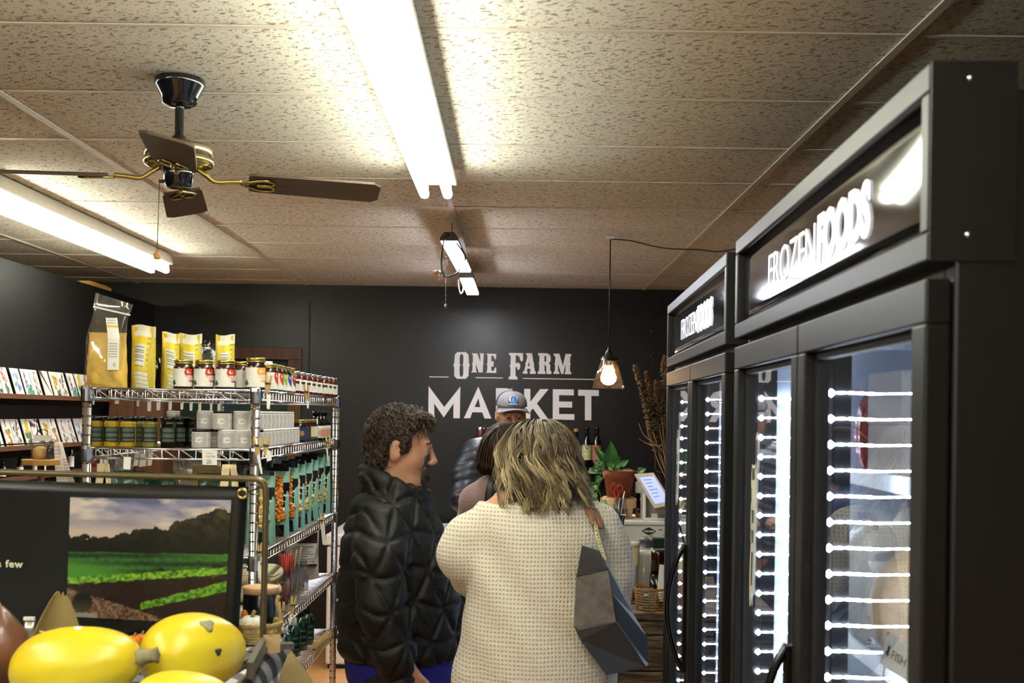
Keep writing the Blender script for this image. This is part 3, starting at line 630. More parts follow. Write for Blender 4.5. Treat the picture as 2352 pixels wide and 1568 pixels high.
for i, (px, D, w, h, rz, lab) in enumerate(((362, 3.47, .05, .13, .6, 'black foil pouch between the large yellow pouch and the narrow one'), (406, 3.52, .05, .142, .4, 'black foil pouch between the narrow yellow pouch and the next'), (478, 3.55, .085, .15, .3, 'black foil pouch with a small white panel, left of the rightmost yellow pouch'))):
    t = T('foil_pouch', lab, 'pouch', on(px, D, z1), (0, 0, rz), 'black foil pouches on the top shelf')
    pouch(w, h, .035, .2, .002, 40 + i).obj('pouch_bag', M_foil, t)
    MB().sweep(lambda u, v: Vector((w * (.12 + .3 * u), -.0185 + .003 * v, h * (.35 + .3 * v))), 4, 4).obj('white_panel', M_paper, t, solid=.0004)
# ------------------------------------------------------------------ second shelf
z2 = ZS[1] + .0035
gk, gp = L3('#1c211d'), L3('#5a6a5c')
def must_lab(u, v):
    if u < .16 and .25 < v < .45 and (math.hypot((u - .09) * 2.2, (v - .36) * 1.6) < .11): return L3('#d08a4a')
    if u < .16 and .02 < v < .16: return L3('#8d8d84') if int(u * 60) % 2 else gk
    if .30 < u < .95 and (.06 < v < .2 or .34 < v < .58 or .70 < v < .92): return gp * (.55 if int(v * 46) % 2 else 1.)
    return gk
for i, (px, D, con) in enumerate(((220, 3.25, M_must), (257, 3.25, M_must), (295, 3.25, M_must), (320, 3.29, M_must2), (345, 3.25, M_must2), (387, 3.25, M_dkjar), (412, 3.31, M_dkjar), (432, 3.37, M_dkjar), (447, 3.32, M_dkjar))):
    t = T('relish_jar', ('%s from the left of the black-label relish jars on the second shelf' % ORD[i]), 'jar', on(px, D, z2), None, 'black-label relish jars on the second shelf'); nm = con.name
    r, h = .0215, .082
    inst(('rj', nm), 'jar_body', lambda: MB().lathe([(0, 0), (r * .94, 0), (r, .003), (r, h * .78), (r * .9, h * .83), (r * .88, h * .87), (0, h * .87)], n=8, smooth=False), con, t)
    inst('rjl', 'lid', lambda: MB().lathe([(r * .9, h * .86), (r * .97, h * .865), (r * .97, h * .99), (r * .9, h), (0, h)], n=18), M_blk_gloss, t)
    inst('rjp', 'paper_label', cyl_label(must_lab, r + .0006, h * .17, h * .66, R(-160), R(-20), 30, 34), M_print, t)
t = T('plastic_tub', 'small clear tub lying on top of the dark relish jars', 'tub', on(398, 3.34, z2 + .0825)); MB().lathe([(0, 0), (.017, 0), (.018, .012), (.016, .015), (0, .015)], n=18).obj('tub_body', mat('frosted_plastic', '#c9cbc8', .3), t); MB().lathe([(.0165, .0125), (.0185, .013), (.0185, .016), (0, .017)], n=18).obj('lid', M_white_pl, t)
# candle tins in two tiers
gA, gB, gC = L3('#b7b2b0'), L3('#d8d4ce'), L3('#6f6c6a')
def tin_lab(u, v):
    if ((u - .5) / .16) ** 2 + ((v - .5) / .2) ** 2 < 1: return gC if abs(v - .5) < .09 and int(u * 60) % 3 == 0 else L3('#e6e2de')
    if .22 < u < .78: return gA
    if (u > .84 or u < .14) and int(v * 18) % 3 == 0: return gB * .6
    return gB
def tin(px, D, z, lab, rot=0., lidc=None):
    t = T('candle_tin', lab, 'candle tin', on(px, D, z) if px else D, (0, 0, rot), 'grey-label candle tins on the second shelf'); r, h = .0255, .0505
    inst('tinb', 'tin_body', lambda: MB().lathe([(0, 0), (r * .97, 0), (r, .002), (r, h * .84), (r * .95, h * .87), (0, h * .87)], n=22), mat('tin_white_glass', '#cfcbc6', .3), t)
    inst(('tinl', lidc), 'lid', lambda: MB().lathe([(r * .95, h * .86), (r * .985, h * .865), (r * .985, h * .985), (r * .95, h), (0, h)], n=22), M_blk_gloss if lidc else M_white_pl, t)
    inst('tinp', 'paper_label', cyl_label(tin_lab, r + .0005, h * .06, h * .82, R(-170), R(-10), 36, 22), M_print, t)
    return t
for i, (px, D, k) in enumerate(((463.5, 3.25, 1), (495, 3.31, 1), (523.5, 3.245, 0), (562, 3.25, 0))): tin(px, D, z2, 'lower-tier candle tin facing the front, %s from the left' % ORD[i], -.05 + .08 * i, k)
for i, (px, D, k) in enumerate(((474, 3.29, 0), (511, 3.245, 1), (557, 3.27, 0))): tin(px, D, z2 + .051, 'upper-tier candle tin facing the front, %s from the left' % ORD[i], .05 * i, k)
for i in range(11): tin(None, Vector((-.722, 3.33 + .056 * i, z2)), None, 'lower-tier candle tin on the aisle side, %s behind the corner post' % ORD[i], R(28), 1 if i == 0 else 0)
for i in range(9): tin(None, Vector((-.724, 3.335 + .058 * i, z2 + .051)), None, 'upper-tier candle tin on the aisle side, %s behind the corner post' % ORD[i], R(28))
for i, (yy, col, lid, lab) in enumerate(((4.03, '#2a3566', M_gold, 'blue-label jar'), (4.10, '#3d2f1c', M_gold, 'sunflower-label jar'), (4.17, '#c9c0a4', M_gold, 'cream-label jar with green bands'), (4.24, '#d9cfb8', M_gold, 'cream-label jar nearest the dark bottles'))):
    t = T('salsa_jar', lab + ' at the far end', 'jar', Vector((-.722, yy, z2)), (0, 0, R(25)), 'small jars at the far end of the second shelf'); r, h = .027, .075
    inst(('jb2', 0), 'jar_body', jarbody(r, h), M_jam2, t); inst(('jl2', 0), 'lid', jarlid(r, h), lid, t); c_ = L3(col)
    inst(('jp2', i), 'paper_label', cyl_label(lambda u, v: L3('#b5852a') if math.hypot((u - .5) * 1.5, v - .5) < .2 and i < 2 else (L3('#2f5a40') if i > 1 and (v < .2 or .3 < u < .4) else c_), r + .0005, h * .1, h * .68, R(-150), R(-20), 16, 14), M_print, t)
for i in range(3):
    t = T('dark_bottle', 'dark bottle with a pink and green label, %s from the near side' % ORD[i], 'bottle', Vector((-.715, 4.34 + .075 * i, z2)), (0, 0, R(20)), 'dark bottles at the far end of the second shelf'); r, h = .028, .10
    inst('dkb', 'bottle_body', lambda: MB().lathe([(0, 0), (r, 0), (r, .062), (r * .5, .078), (r * .45, .1), (0, .1)], n=16), M_dkjar, t); inst('dkc', 'cap', lambda: MB().lathe([(r * .5, .088), (r * .55, .089), (r * .55, .104), (0, .105)], n=14), M_blk_gloss, t)
    inst('dkp', 'paper_label', cyl_label(lambda u, v: L3('#d08a78') if math.hypot(u - .7, v - .4) < .3 else L3('#a9c4b4') if v < .8 else L3('#e4e0d8'), r + .0005, .008, .052, R(-140), R(-10), 16, 12), M_print, t)
# ------------------------------------------------------------------ clothespins, tags and hanging things on the rack
def pin(px, y0, y1, D, lab, tagpts=None, n=0, lean=0.):
    A, B = pt(px + lean, y0, D), pt(px, y1, D); t = T('clothespin', lab, 'clothespin', A, None, 'wooden clothespins on the rack'); L = (B - A)
    for s in (-1, 1):
        b = MB(); off = Vector((.0042, 0, 0)) * s
        b.tube([off * 1.5, off * 1.1 + L * .45, off * .55 + L], [.0034, .0042, .0028], 4, smooth=False); b.obj('pin_half', M_pin, t)
    MB().tube([L * .45 + Vector((-.007, -.003, 0)), L * .45 + Vector((.007, -.003, 0))], .003, 6).obj('spring', M_steel, t)
    if tagpts:
        P = [pt(x, y, D - .008) - A for x, y in tagpts]; b = MB(); b.poly([P], (0, .0005, 0)); b.obj('paper_tag', M_paper, t)
    return t
pin(613, 862, 902, 3.165, 'clothespin clipped under the big orange-label jar', [(612, 905), (623, 908), (619, 940), (613, 938)], lean=5)
pin(705, 884, 918, 3.80, 'clothespin on the top shelf edge among the sauce bottles', [(704, 920), (710, 922), (709, 938), (705, 937)], lean=-1)
pin(592, 1003, 1046, 3.165, 'left of the two clothespins beside the corner post', [(590, 1048), (596, 1040), (603, 1088), (599, 1088)], lean=-3)
pin(609, 1003, 1046, 3.15, 'right of the two clothespins beside the corner post', [(612, 1032), (622, 1036), (624, 1056), (613, 1060)], lean=4)
pin(753, 1004, 1030, 4.35, 'clothespin far along the second shelf', [(749, 1030), (753, 1030), (755, 1058), (752, 1058)])
pin(594, 1246, 1292, 3.20, 'clothespin on the third shelf beside the near popcorn bag', [(589, 1290), (597, 1288), (603, 1335), (598, 1338), (593, 1318)], lean=2)
pin(737, 1178, 1215, 4.22, 'clothespin on the third shelf with a long white tag', [(736, 1203), (745, 1202), (750, 1252), (741, 1250)], lean=3)
pin(645, 1382, 1428, 3.45, 'left of the two clothespins on the fourth shelf', [(644, 1418), (653, 1432), (650, 1450), (645, 1442)], lean=2)
pin(670, 1370, 1412, 3.60, 'right of the two clothespins on the fourth shelf', [(665, 1412), (672, 1408), (670, 1428), (664, 1436)], lean=6)
for i in range(9):
    px = 719 + 4.2 * i; pin(px, 1476 - 3.4 * i, 1508 - 3.6 * i, 4.0 + .055 * i, 'clothespin in the thick cluster on the fifth shelf, %s from the near end' % ORD[i], lean=6 - .5 * i)
def paper(lab, pts, D, name='price_tag', lines=None, cat='tag', group=None, hang=None):
    P = [pt(x, y, D) for x, y in pts]
    if hang is not None: P[0].z = P[1].z = hang
    c = P[0]; t = T(name, lab, cat, c, None, group); b = MB(); b.poly([[p - c for p in P]], (0, .0006, 0)); b.obj('sheet', M_paper, t)
    for (s, px, py, sz, bd) in (lines or []):
        tb = text_mb(s, sz, bd); o = pt(px, py, D - .0006) - c; xf(tb, lambda v: Vector((o.x + v.x, o.y, o.z + v.y))); tb.obj('lettering', M_ink, t)
    return t
paper('white price card reading 20 hanging on the second shelf', [(464, 1033), (499, 1034), (498, 1068), (465, 1067)], 3.188, 'price_card', [('20.', 474, 1064.5, .0135, 0), ('Linen', 475, 1042, .0065, 0), ('Loop Bag', 472.5, 1049, .0065, 0), ('each', 477, 1055, .004, 0)], 'price card')
for i, (x, y, w, h) in enumerate(((214, 917, 7, 12), (269, 922, 10, 5), (317, 924, 6, 9), (343, 924, 9, 20), (364, 926, 9, 16), (391, 927, 8, 15), (418, 928, 7, 12), (439, 928, 7, 15), (459, 927, 7, 22), (485, 930, 6, 20), (503, 931, 7, 24))):
    paper('little white tag hanging under the top shelf, %s from the left' % ORD[i], [(x - w / 2, y), (x + w / 2, y), (x + w / 2 - 1, y + h), (x - w / 2 + (0 if i else 3), y + h)], F * -RX0 / (1179 - x + 1) + .0, group='white tags under the left side of the top shelf', hang=ZS[0] - .025)
for i, (x, y, w, h) in enumerate(((240, 1055, 20, 18), (311, 1055, 18, 14), (330, 1056, 17, 14), (346, 1056, 11, 12))):
    paper('grey-white card hanging low at the back of the second shelf, %s from the left' % ORD[i], [(x - w / 2, y), (x + w / 2, y), (x + w / 2 - 3, y + h), (x - w / 2 - 2, y + h + 2)], F * -RX0 / (1179 - x - 1) + .0, group='white cards under the second shelf', hang=ZS[1] - .025)
paper('small white swing tag with a round stamp below the second shelf', [(284, 1054), (301, 1055), (299, 1078), (283, 1077)], 3.19, 'swing_tag', hang=ZS[1] - .022)
# cotton loop bags on wire hooks
M_cotton = mat('natural_cotton', '#d8c79e', .85, var=.12, bump=.2, bs=120)
M_hook = mat('wire_hook', '#b9b6b0', .3, .9)
def loopbag(lab, px0, px1, pym, pyt, D, stripe):
    O = pt((px0 + px1) / 2, pyt, D); t = T('cotton_loop_bag', lab, 'bag', O, None, 'cotton bags hanging on the rack'); w = (px1 - px0) * D / F; hh = .20
    wire([(0, 0, .036), (.008, 0, .03), (.005, 0, .018), (-.003, 0, .010), (0, 0, -.01)], .0018, 'wire_hook', M_hook, t)
    for s in (-1, 1):
        b = MB(); b.sweep(lambda u, v: Vector((s * w * (.18 + .25 * math.sin(PI * min(v * 1.2, 1) * .5)) + (u - .5) * w * .42, -.006 + .006 * math.sin(PI * u + s) + .004 * math.sin(9 * v), -hh * v)), 6, 14); b.obj('cloth_fold', M_cotton, t, solid=.003)
    if stripe: MB().sweep(lambda u, v: Vector((-w * .5 + u * .004, -.009, -hh * (.35 + .6 * v))), 1, 6).obj('stripe', mat('red_stripe', '#c05a48', .8), t, solid=.001)
loopbag('knotted cream cloth bag hanging at the left under the second shelf', 222, 258, 1070, 1064, 3.23, False)
loopbag('cream cotton loop bag hanging beside the corner post', 508, 549, 1075, 1066, 3.2, True)
# soft goods lying on the third shelf behind the banner
z3 = ZS[2] + .0035
M_gbag = mat('green_foil_bag', '#23553a', .25, coat=.4, bump=.4, bs=25); M_kraft = mat('kraft_paper', '#a58d5e', .7, var=.2, bump=.3, bs=30); M_clearbag = glassmat('grey_plastic_wrap', '#d8d4cc', 1.5, .15, .05, .35, '#b8b0a4')
for i, (px, w, h, D, m, rz, lab) in enumerate(((292, .11, .212, 3.45, M_gbag, .3, 'green foil snack bag behind the banner, left of its pair'), (366, .11, .205, 3.52, M_gbag, -.2, 'green foil snack bag behind the banner, right of its pair'), (440, .10, .245, 3.6, M_clearbag, .2, 'crumpled clear plastic bag under the second shelf'), (480, .10, .225, 3.55, M_kraft, -.1, 'folded kraft paper bag under the price card'), (500, .11, .21, 3.45, M_gbag, .3, 'green bag tucked right of the kraft bag'))):
    t = T('snack_bag', lab, 'bag', on(px, D, z3), (0, 0, rz), 'bags on the third shelf behind the banner'); pouch(w, h, .06, .3, .004, 60 + i).obj('bag_film', m, t); MB().box(-w * .46, w * .46, -.0016, .0016, h - .012, h - .002).obj('top_seal', m, t)
for i, (px, D, rz) in enumerate(((247, 4.64, .5), (272, 4.64, .5), (292, 4.64, .5))):
    t = T('photo_card', 'grey photo card in the rack behind the cloth bag, %s from the left' % ORD[i], 'card', Vector((RX0, F * -RX0 / (1179 - px), ZS[1] - .0745)), (0, R(8), .2), 'photo cards behind the cloth bag')
    painted(lambda u, v: L3('#8d8a86') * (.5 + .6 * abs(math.sin(7 * u + 9 * v + i) * math.sin(5 * v - 3 * u))), lambda u, v: Vector(((u - .5) * .035, 0, v * .05)), 14, 18).obj('card_sheet', M_print, t, solid=.001)
# popcorn bags
M_teal = mat('teal_film', '#7fb0a4', .3, coat=.3, var=.1); M_bblk = mat('bag_black_panel', '#141416', .25, coat=.3)
def popcorn(i, D, x, rz, h, cols, lab):
    t = T('popcorn_bag', lab, 'popcorn bag', Vector((x, D, z3)), (0, 0, rz), 'teal popcorn bags on the third shelf'); w = .088
    pouch(w, h, .055, .1, .0012, 80 + i).obj('bag_film', M_teal, t)
    y = lambda u, v: -.029 * (math.sin(PI * min(1, v * .9 + .18)) ** .8) * (1 - v ** 3) * (1 - abs(2 * u - 1) ** 2.5 * .9) - .003
    S = lambda u, v: Vector(((u - .5) * w * .96, y(u, v), h * v))
    def sub(u0, u1, v0, v1, off=0.): return lambda u, v: S(u0 + (u1 - u0) * u, v0 + (v1 - v0) * v) + Vector((0, -off, 0))
    MB().sweep(sub(.0, 1, .0, .17), 10, 4).obj('base_panel', M_bblk, t)
    win = MB(); win.sweep(sub(.46, .74, .22, .88, .0008), 6, 14); win.obj('window', mat('window_dark', '#8a6424', .4), t)
    MB().sweep(sub(.76, .995, .42, .78, .001), 8, 8).obj('name_panel', M_bblk, t); MB().sweep(sub(.76, .995, .34, .42, .001), 6, 2).obj('flavour_panel', M_paper, t)
    def kern():
        b = MB(); rg = random.Random(5 + i)
        for k in range(150):
            v = rg.uniform(.23, .87); u = rg.uniform(.48, .72) + (.14 if v < .38 else 0) * rg.random(); p = S(u, v) + Vector((0, rg.uniform(-.004, -.0015), 0)); r = rg.uniform(.0042, .0066)
            b.lathe([(0, -r), (r * .8, -r * .5), (r, 0), (r * .7, r * .6), (0, r)], p, 6)
        b.c = []
        for k in range(150):
            c = L3(rg.choice(cols)) * rg.uniform(.75, 1.1); b.c += [c] * 30
        return b
    kb = kern(); o = kb.obj('popcorn', M_printg, t); o['kind'] = 'stuff'
    tb = text_mb('Almar', .0105, .0003, .75); xf(tb, lambda v: S(.765 + v.x / w, .58 + v.y / h) + Vector((0, -.0018, 0))); tb.obj('lettering', M_paper, t)
    tb = text_mb('POPCORN', .0045, .0001, .8); xf(tb, lambda v: S(.77 + v.x / w, .50 + v.y / h) + Vector((0, -.0018, 0))); tb.obj('lettering', M_paper, t)
    MB().box(-w * .45, w * .45, -.002, .002, h - .012, h).obj('top_seal', M_foil, t)
YW = ['#d9b24a', '#e4c970', '#c99a34', '#efdc9c']; OR = ['#e0862a', '#d9731c', '#eaa04a']
plabs = ['nearest popcorn bag with pale yellow popcorn, against the corner post', 'popcorn bag with orange popcorn, second from the corner post', 'popcorn bag with orange popcorn and the clearest black name panel', 'popcorn bag with white popcorn, fourth from the corner post', 'popcorn bag with yellow popcorn in the middle of the row', 'popcorn bag with golden popcorn and a shiny silver top', 'popcorn bag seventh from the corner post, mostly hidden', 'last popcorn bag at the far end of the third shelf']
for i, (px, cols, rz, h) in enumerate(((606, YW, .15, .213), (641, OR, .25, .215), (662, OR, .3, .22), (684, ['#efe0b0', '#e6d08c'], .3, .225), (703, YW, .3, .225), (723, YW, .3, .23), (742, OR + YW, .3, .235), (764, YW, .3, .235))):
    D = [3.515, 3.743, 3.895, 4.03, 4.16, 4.29, 4.42, 4.57][i]; popcorn(i, D, -.742, rz, h, cols, plabs[i])
for i, (px, D, m, w, h, lab) in enumerate(((628, 3.75, M_foil, .12, .25, 'black foil bag slumped behind the near popcorn bags'), (668, 3.95, M_foil, .13, .255, 'black foil bag behind the middle popcorn bags'), (655, 4.1, M_clearbag, .14, .255, 'clear crumpled bag under the second shelf, behind the black foil bags'), (690, 4.3, mat('blue_foil', '#5a6a8c', .2, .3, bump=.5, bs=30), .13, .252, 'pale blue foil bag behind the popcorn'), (720, 4.45, M_clearbag, .12, .25, 'clear crumpled bag nearest the back post'))):
    t = T('slumped_bag', lab, 'bag', Vector((-.86, D, z3)), (0, 0, .4 * i), 'bags behind the popcorn'); pouch(w, h, .07, .4, .007, 100 + i).obj('bag_film', m, t); MB().box(-w * .45, w * .45, -.002, .002, h - .014, h - .004).obj('top_seal', m, t)
# ------------------------------------------------------------------ fourth shelf
z4 = ZS[3] + .0035
M_linen = mat('cream_linen', '#cbc4a2', .85, var=.1, bump=.5, bs=40)
for i in range(3):
    t = T('linen_bundle', '%s cream linen bundle of the stack on the fourth shelf' % ['bottom', 'middle', 'top'][i], 'linen bundle', Vector((-.787 + .004 * i, 3.62, z4 + .052 * i)), None, 'folded linen on the fourth shelf')
    rg = random.Random(i); ph = rg.uniform(0, 6)
    def Sg(u, v):
        a = 2 * PI * u; c, s_ = math.cos(a), math.sin(a); wv = 1 + .05 * math.sin(5 * a + ph)
        rr = math.sin(PI * v) ** .35; return Vector((.078 * rr * wv * math.copysign(abs(c) ** .6, c), .10 * rr * math.copysign(abs(s_) ** .6, s_), .026 + .026 * -math.cos(PI * v) + .004 * math.sin(3 * a + ph)))
    b = MB(); b.sweep(Sg, 40, 14, cu=True); fd = b.obj('folded_cloth', M_linen, t)
    MB().tube([Sg(k / 24 * .5 + .5, .62) * 1.005 for k in range(25)], .0018, 5).obj('drawstring', M_cotton, t)
M_red = mat('red_straw', '#c93a24', .35, coat=.3); M_rjar = glassmat('jar_glass', '#dfe3e0', 1.5, .03, .04, .10, '#c9c4bc')
for i, (yy, kind) in enumerate(((3.86, 'r'), (3.95, 'r'), (4.04, 'g'), (4.12, 'g'), (4.20, 'g'))):
    t = T('glass_jar', ['small red-filled glass jar beside the linen stack', 'glass jar holding red straws on the fourth shelf', 'empty glass jar right of the red straws', 'empty glass jar with a wooden stirrer', 'empty glass jar nearest the white pouch'][i], 'jar', Vector((-.745, yy, z4)), None, 'glass jars on the fourth shelf'); r, h = .032, .105
    inst('gj', 'jar_glass', lambda: MB().lathe([(0, .001), (r, .002), (r, h * .75), (r * .8, h * .86), (r * .82, h * .87), (r * .82, h)], n=18), M_rjar, t)
    if i == 0: MB().lathe([(0, .004), (r * .93, .004), (r * .93, h * .7), (0, h * .72)], n=14).obj('filling', mat('red_sweets', '#8d3b34', .5, bump=.5), t)
    if i == 1:
        for k in range(9):
            a = k * .7; MB().tube([(.012 * math.cos(a), .012 * math.sin(a), .004), (.022 * math.cos(a), .022 * math.sin(a) - .004, .155)], .0042, 6).obj('straw', M_red, t)
    if i in (2, 3): MB().tube([(.0, 0, .006), (.018, .0, .16)], .003, 5).obj('stirrer', M_pin, t)
t = T('label_pouch', 'white standing pouch with a maroon label at the back of the fourth shelf', 'pouch', Vector((-.79, 4.50, z4)), (0, 0, .3)); pouch(.13, .205, .06, .1, .002, 130).obj('pouch_bag', mat('clear_white_pouch', '#c6bcb2', .25, coat=.3), t)
yy = lambda v: -.034
MB().box(-.052, .052, -.036, -.0345, .055, .175).obj('paper_label', M_paper, t); MB().box(-.052, .052, -.0372, -.0362, .135, .175).obj('label_band', mat('maroon_ink', '#3c1a1c', .5), t); MB().box(-.052, .052, -.0372, -.0362, .048, .056).obj('label_band', MATS['maroon_ink'], t)
for k in range(7): MB().box(-.04, .04 - .012 * (k % 3), -.0372, -.0362, .066 + .009 * k, .0682 + .009 * k).obj('text_line', mat('grey_ink', '#8d8882', .6), t)
# ------------------------------------------------------------------ fifth shelf
z5 = ZS[4] + .0035
M_spray = mat('green_bottle', '#0f3a2c', .15, coat=.7, var=.1)
for i, (yy, xx, h, cap) in enumerate(((3.80, -.80, .135, M_white_pl), (3.93, -.775, .15, M_white_pl), (4.02, -.765, .14, M_white_pl), (4.14, -.758, .15, M_white_pl), (4.25, -.752, .165, M_blk_gloss), (4.36, -.748, .155, M_blk_gloss))):
    t = T('spray_bottle', 'dark green spray bottle on the fifth shelf, %s from the near end' % ORD[i], 'spray bottle', Vector((xx, yy, z5)), None, 'green spray bottles on the fifth shelf'); r = .031
    inst(('spb', h), 'bottle_body', lambda: MB().lathe([(0, 0), (r, 0), (r, h * .55), (r * .9, h * .64), (r * .5, h * .72), (0, h * .72)], n=18), M_spray, t)
    inst(('spc', h, cap.name), 'spray_cap', lambda: MB().lathe([(r * .5, h * .7), (r * .55, h * .71), (r * .5, h * .86), (r * .3, h * .88), (r * .32, h), (0, h)], n=16), cap, t)
    inst(('spl', h), 'paper_label', cyl_label(lambda u, v: L3('#5d8a70') if int(v * 9) % 3 == 1 and int(u * 23) % 3 and .15 < u < .85 else L3('#0d3226'), r + .0005, h * .1, h * .5, R(-150), R(-10), 24, 18), M_printg, t)
t = T('honey_jar', 'squat amber honey jar with a gold lid behind the checked cloth', 'jar', Vector((-.765, 3.66, z5))); MB().lathe([(0, 0), (.043, 0), (.046, .01), (.046, .07), (.036, .084), (0, .084)], n=22).obj('jar_body', mat('amber_honey', '#6a2c10', .15, coat=.7), t); MB().lathe([(.036, .082), (.041, .084), (.041, .096), (.039, .098), (0, .098)], n=22).obj('lid', M_gold, t)
t = T('salve_tin', 'small dark green tin with a silver rim beside the spray bottles', 'tin', Vector((-.735, 3.84, z5))); MB().lathe([(0, 0), (.028, 0), (.028, .07), (0, .07)], n=20).obj('tin_body', M_spray, t); MB().lathe([(.028, .066), (.0295, .067), (.0295, .082), (.027, .084), (0, .083)], n=20).obj('lid', M_silver, t); MB().tube([(.0285 * math.cos(k * PI / 12), .0285 * math.sin(k * PI / 12), .004) for k in range(24)], .0012, 5, True).obj('rim', M_silver, t)
# ------------------------------------------------------------------ foreground table with cloths
ZT = CZ - .498
def vnoise(x, y, seed=0):
    x = np.asarray(x, float); y = np.asarray(y, float); xi = np.floor(x).astype(int); yi = np.floor(y).astype(int); xf_ = x - xi; yf_ = y - yi
    def h(a, b): return np.mod(np.sin(a * 127.1 + b * 311.7 + seed * 74.7) * 43758.5453, 1.0)
    sx = xf_ * xf_ * (3 - 2 * xf_); sy = yf_ * yf_ * (3 - 2 * yf_)
    return (h(xi, yi) * (1 - sx) + h(xi + 1, yi) * sx) * (1 - sy) + (h(xi, yi + 1) * (1 - sx) + h(xi + 1, yi + 1) * sx) * sy
def fbm(x, y, o=4, seed=0):
    s = 0; a = .5
    for k in range(o): s = s + a * vnoise(x * 2 ** k, y * 2 ** k, seed + k); a *= .5
    return s / (1 - .5 ** o)
TXA, TXB, TYA, TYB = -1.75, -.480, 1.45, 2.64
M_tbl = mat('table_planks', '#8a6d48', .6, var=.25, stretch=(8, 1, 1))
t = T('display_table', 'wooden display table under the checked cloth in the left foreground', 'table', (TXA, TYA, 0))
w_, d_ = TXB - TXA, TYB - TYA
for k in range(6): MB().box(.01, w_ - .02, d_ / 6 * k + .01, d_ / 6 * (k + 1) + .006, ZT - .035, ZT - .004).obj('table_plank', M_tbl, t)
for x in (.04, w_ - .10):
    for y in (.04, d_ - .10): MB().box(x, x + .06, y, y + .06, 0, ZT - .035).obj('leg', M_tbl, t, bev=.004)
# gingham cloth: top, then a soft fall over the right edge
gch = [L3('#d8d6d0'), L3('#6e6c70'), L3('#17161a')]; CH = .05
def ging(s, y):
    a = int(math.floor(s / CH)) % 2; b = int(math.floor(y / CH)) % 2; return gch[a + b]
def gS(u, v):
    s = u * 1.52; y = TYA + .02 + v * (d_ + .0); w = w_ - .045; rr = .045
    if s < w: x, z = s, 0.
    elif s < w + rr * PI / 2: q = (s - w) / rr; x, z = w + rr * math.sin(q), -rr * (1 - math.cos(q))
    else: q = s - w - rr * PI / 2; fl = .5 + .5 * math.sin(y * 23); x, z = w + rr + q * .03 + .010 * fl * min(1, q / .1), -rr - q * .99
    e = max(0, (v - .985) / .015); return Vector((TXA + x, y, ZT + .002 + z - .012 * e + .0015 * math.sin(11 * x + 7 * y)))
NU, NV = 210, 170
b = MB(); b.sweep(gS, NU, NV); b.c = [ging(i / NU * 1.52, j / NV * d_) for j in range(NV + 1) for i in range(NU + 1)]
o = b.obj('gingham_cloth', mat('gingham_cotton', '#ffffff', .85, var=.06, attr=True, bump=.15, bs=220), solid=.0012); tag(o, 'black and white checked cloth covering the foreground table', 'tablecloth')
def burlap_mat():
    m, nt, b = newmat('burlap'); tc = node(nt, 'ShaderNodeTexCoord'); fac = None
    for ax in ('X', 'Z'):
        w = node(nt, 'ShaderNodeTexWave', bands_direction=ax, i_Scale=170., i_Distortion=1.2); link(nt, tc.outputs['Object'], w.inputs['Vector'])
        if fac is None: fac = w.outputs['Fac']
        else:
            mm = node(nt, 'ShaderNodeMath', operation='MULTIPLY'); link(nt, fac, mm.inputs[0]); link(nt, w.outputs['Fac'], mm.inputs[1]); fac = mm.outputs[0]
    mx = node(nt, 'ShaderNodeMixRGB'); mx.inputs[1].default_value = lin('#7f6a3c'); mx.inputs[2].default_value = lin('#b39c62'); link(nt, fac, mx.inputs[0]); link(nt, mx.outputs[0], b.inputs['Base Color']); b.inputs['Roughness'].default_value = .9
    bp = node(nt, 'ShaderNodeBump', i_Strength=.4, i_Distance=.003); link(nt, fac, bp.inputs['Height']); link(nt, bp.outputs[0], b.inputs['Normal']); return m
M_burlap = burlap_mat()
def bS(u, v):
    y = TYA + .1 + v * (d_ - .11); q = u * 1.05; fo = .5 + .5 * math.sin(y * 14 + 1)
    k_ = max(0, min(1, (v - .62) / .36)) ** 2; x = TXB - .012 + .20 * (1 - math.exp(-q * 4.0)) * k_ + q * .05 * fo * k_; z = ZT - .016 - q * .98 - .02 * (1 - v) * 0
    return Vector((x, y, max(z, .01)))
b = MB(); b.sweep(bS, 30, 40); o = b.obj('burlap_cloth', M_burlap, solid=.002); tag(o, 'tan burlap hanging down the right side of the foreground table', 'burlap cloth')
# ------------------------------------------------------------------ banner on a wire stand
SD = 2.46; O = pt(606, 1484, SD); O.z = ZT + .004
t = T('banner_stand', 'bronze wire stand holding a black banner with a farm photo', 'banner stand', O)
q = lambda px, py, D=SD: pt(px, py, D) - O
M_rod = mat('bronze_rod', '#6b6046', .38, .75, var=.1)
pth = [q(-130, 1079), q(0, 1084), q(300, 1092), q(560, 1099)] + smoothpath([q(575, 1099.5), q(592, 1101), q(604, 1108), q(610, 1122)], 5) + [q(611, 1140), q(608, 1300), q(604, 1440), Vector((0, 0, 0))]
MB().tube(pth, .0066, 10).obj('frame_rod', M_rod, t)
fl = q(-130, 1079); MB().tube([fl, Vector((fl.x, fl.y, 0))], .0066, 10).obj('frame_rod', M_rod, t)
M_br = mat('galvanised_bracket', '#6f6c64', .45, .6)
def bar(A, B, w, h=.012):
    A, B = Vector(A), Vector(B); d = (B - A); n = Vector((-d.y, d.x, 0)).normalized() * w / 2; up = Vector((0, 0, h))
    return MB().add([A - n, A + n, B + n, B - n, A - n + up, A + n + up, B + n + up, B - n + up], [(3, 2, 1, 0), (4, 5, 6, 7), (0, 1, 5, 4), (1, 2, 6, 5), (2, 3, 7, 6), (3, 0, 4, 7)])
f1 = bar((0, 0, 0), (-.03, -.25, 0), .03).obj('foot_bar', M_br, t)
bar((.0, 0, 0), (.028, -.26, 0), .012, .03).obj('foot_bar', M_br, t); bar((-.01, .0, 0), (.055, .03, 0), .018).obj('foot_bar', M_br, t)
